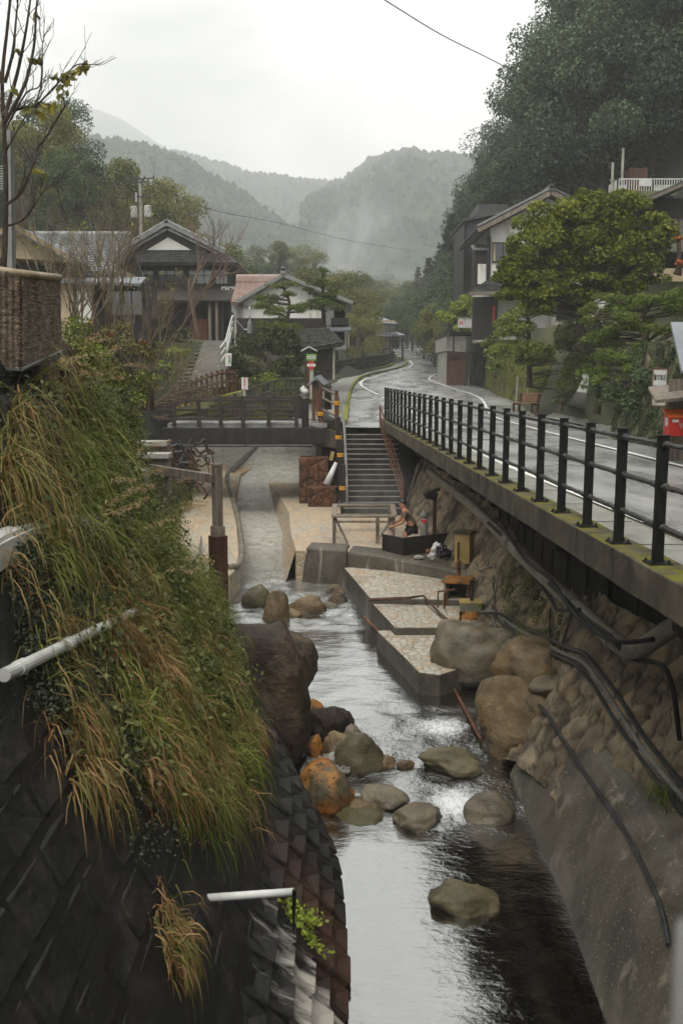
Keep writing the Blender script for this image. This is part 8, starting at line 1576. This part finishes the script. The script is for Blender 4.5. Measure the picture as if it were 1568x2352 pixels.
# ------------------------------------------------------------------ far mountains with woodland, and the misty air
def mountain(sil, Y, base_px, depth, seed, name='mountain', bumps=1.0, nu=220, nv=60):
    """ridge whose skyline follows SIL at distance Y, falling toward the viewer over DEPTH metres and behind"""
    X0, X1 = PX(sil[0][0], 600, Y).x, PX(sil[-1][0], 600, Y).x; px = [p[0] for p in sil]; pz = [PX(784, p[1], Y).z for p in sil]; mb = MB()
    zb = PX(784, base_px, Y - depth).z - 6
    def fn(u, v):
        x = X0 + (X1 - X0) * u; zr_ = float(np.interp(px[0] + (px[-1] - px[0]) * u, px, pz)); t = v * 1.35
        y = Y - depth + depth * t
        f = t ** .85 if t < 1 else 1 - (t - 1) * .9
        spur = .16 * depth * fbm(x / depth * 2.2 + seed, t * .6, seed) * math.sin(math.pi * min(t, 1))
        z = zb + (zr_ - zb) * f + spur * .45 + bumps * (1.6 * abs(fbm(x * .11, y * .11, seed)) + 1.2 * fbm(x * .3, y * .3, seed))
        return Vector((x + spur * .25, y, z))
    mb.grid(fn, nu, nv); o = mb.obj(name, M['farwood'], smooth=True); tag(o, kind='structure'); return mb, nu, nv
MTS = [mountain([(90, 335), (150, 320), (200, 322), (260, 330), (330, 338), (430, 372), (500, 415), (560, 450), (640, 512), (720, 556), (800, 600), (860, 640)], 650, 640, 260, 1),
       mountain([(700, 470), (760, 435), (800, 415), (850, 376), (905, 358), (935, 353), (965, 362), (1010, 359), (1060, 366), (1110, 380), (1200, 400), (1330, 430)], 900, 640, 380, 2),
       mountain([(380, 350), (440, 362), (500, 378), (560, 398), (640, 410), (720, 420), (800, 424), (860, 440)], 1250, 600, 450, 3),
       mountain([(-200, 300), (0, 262), (110, 238), (170, 236), (230, 248), (290, 272), (330, 300), (400, 348), (480, 400), (560, 440)], 2100, 560, 700, 4)]
rnd = random.Random(31); mb = MB()
for k, (m, nu, nv) in enumerate(MTS[:3]):
    n = (2600, 2600, 1200)[k]; s0 = (3.2, 4.0, 5.2)[k]
    for i in range(n):
        v = rnd.random() ** .7 * .78; u = rnd.random()
        if i < n * .16: v = rnd.uniform(.70, .76)
        p = Vector(m.v[int(round(v * nv)) * (nu + 1) + int(round(u * nu))]) + Vector((rnd.uniform(-3, 3), rnd.uniform(-4, 4), 0)); h = s0 * rnd.uniform(.7, 1.5); r = h * rnd.uniform(.32, .62); a0 = rnd.random() * 6
        ring = [(p.x + r * math.cos(a0 + j * 1.047), p.y + r * math.sin(a0 + j * 1.047), p.z + h * .15 + rnd.uniform(-.3, .3)) for j in range(6)]; ri2 = [(p.x + r * .7 * math.cos(a0 + j * 1.047), p.y + r * .7 * math.sin(a0 + j * 1.047), p.z + h * rnd.uniform(.5, .75)) for j in range(6)]
        mb.add(ring + ri2 + [(p.x, p.y, p.z + h)], [(j, (j + 1) % 6, 6 + (j + 1) % 6, 6 + j) for j in range(6)] + [(6 + j, 6 + (j + 1) % 6, 12) for j in range(6)])
tag(mb.obj('forest', M['farwood']), 'distant woodland covering the misty mountains', 'forest', kind='stuff')
def volume(name, dens, col=(1, 1, 1), aniso=.0):
    m = bpy.data.materials.new(name); m.use_nodes = True; t = m.node_tree; t.nodes.clear(); o = N(t, 'ShaderNodeOutputMaterial'); v = N(t, 'ShaderNodeVolumePrincipled'); v.inputs['Color'].default_value = (*col, 1); v.inputs['Density'].default_value = dens; v.inputs['Anisotropy'].default_value = aniso
    t.links.new(v.outputs[0], o.inputs['Volume']); return m
hb = MB(); hb.box((0, 1450, 286), (3600, 3100, 588)); hz_ = hb.obj('haze', volume('pale misty air', .00086)); tag(hz_, kind='stuff')

def puff(name, label, c, dim, dens, scale, seed, lo=.42):
    """a wisp of mist: noise fading out toward the edge of its ellipsoid"""
    m = bpy.data.materials.new(name); m.use_nodes = True; t = m.node_tree; t.nodes.clear(); o = N(t, 'ShaderNodeOutputMaterial'); v = N(t, 'ShaderNodeVolumePrincipled'); v.inputs['Color'].default_value = (1, 1, 1, 1)
    tc = N(t, 'ShaderNodeTexCoord'); ln = N(t, 'ShaderNodeVectorMath', operation='LENGTH'); t.links.new(tc.outputs['Object'], ln.inputs[0])
    n = noisen(t, coords(t, (1, 1, .7)), scale, 3, .6, .6); mr = N(t, 'ShaderNodeMapRange'); t.links.new(n, mr.inputs[0]); mr.inputs[1].default_value = lo; mr.inputs[2].default_value = .72
    f = N(t, 'ShaderNodeMapRange'); t.links.new(ln.outputs['Value'], f.inputs[0]); f.inputs[1].default_value = 1.0; f.inputs[2].default_value = .25
    a = N(t, 'ShaderNodeMath', operation='MULTIPLY'); t.links.new(mr.outputs[0], a.inputs[0]); t.links.new(f.outputs[0], a.inputs[1]); b = N(t, 'ShaderNodeMath', operation='MULTIPLY'); t.links.new(a.outputs[0], b.inputs[0]); b.inputs[1].default_value = dens
    t.links.new(b.outputs[0], v.inputs['Density']); t.links.new(v.outputs[0], o.inputs['Volume'])
    bm = bmesh.new(); bmesh.ops.create_icosphere(bm, subdivisions=2, radius=1); me = bpy.data.meshes.new(name); bm.to_mesh(me); bm.free(); me.materials.append(m); ob = link(name, me); ob.location = c; ob.scale = dim; ob.rotation_euler = (0, seed * .15 - .1, 0); return tag(ob, label, 'mist', kind='stuff')
puff('mist', 'white mist rising from the wooded valley', PX(820, 545, 300), (16, 22, 17), .05, 1.7, 1)
puff('mist', 'low mist along the foot of the far hills', PX(740, 620, 280), (40, 24, 9), .03, 2.2, 2)
puff('mist', 'low cloud brushing the upper left mountain', PX(180, 285, 1300), (150, 60, 42), .006, 1.8, 0, .36)
puff('mist', 'mist drifting off the right hand mountain', PX(880, 400, 780), (110, 50, 40), .011, 1.8, 4, .38)
puff('steam', 'thin steam over the spring below the steps', PX(890, 1140, 28.5), (1.5, 1.6, 1.4), .16, 1.6, 3)
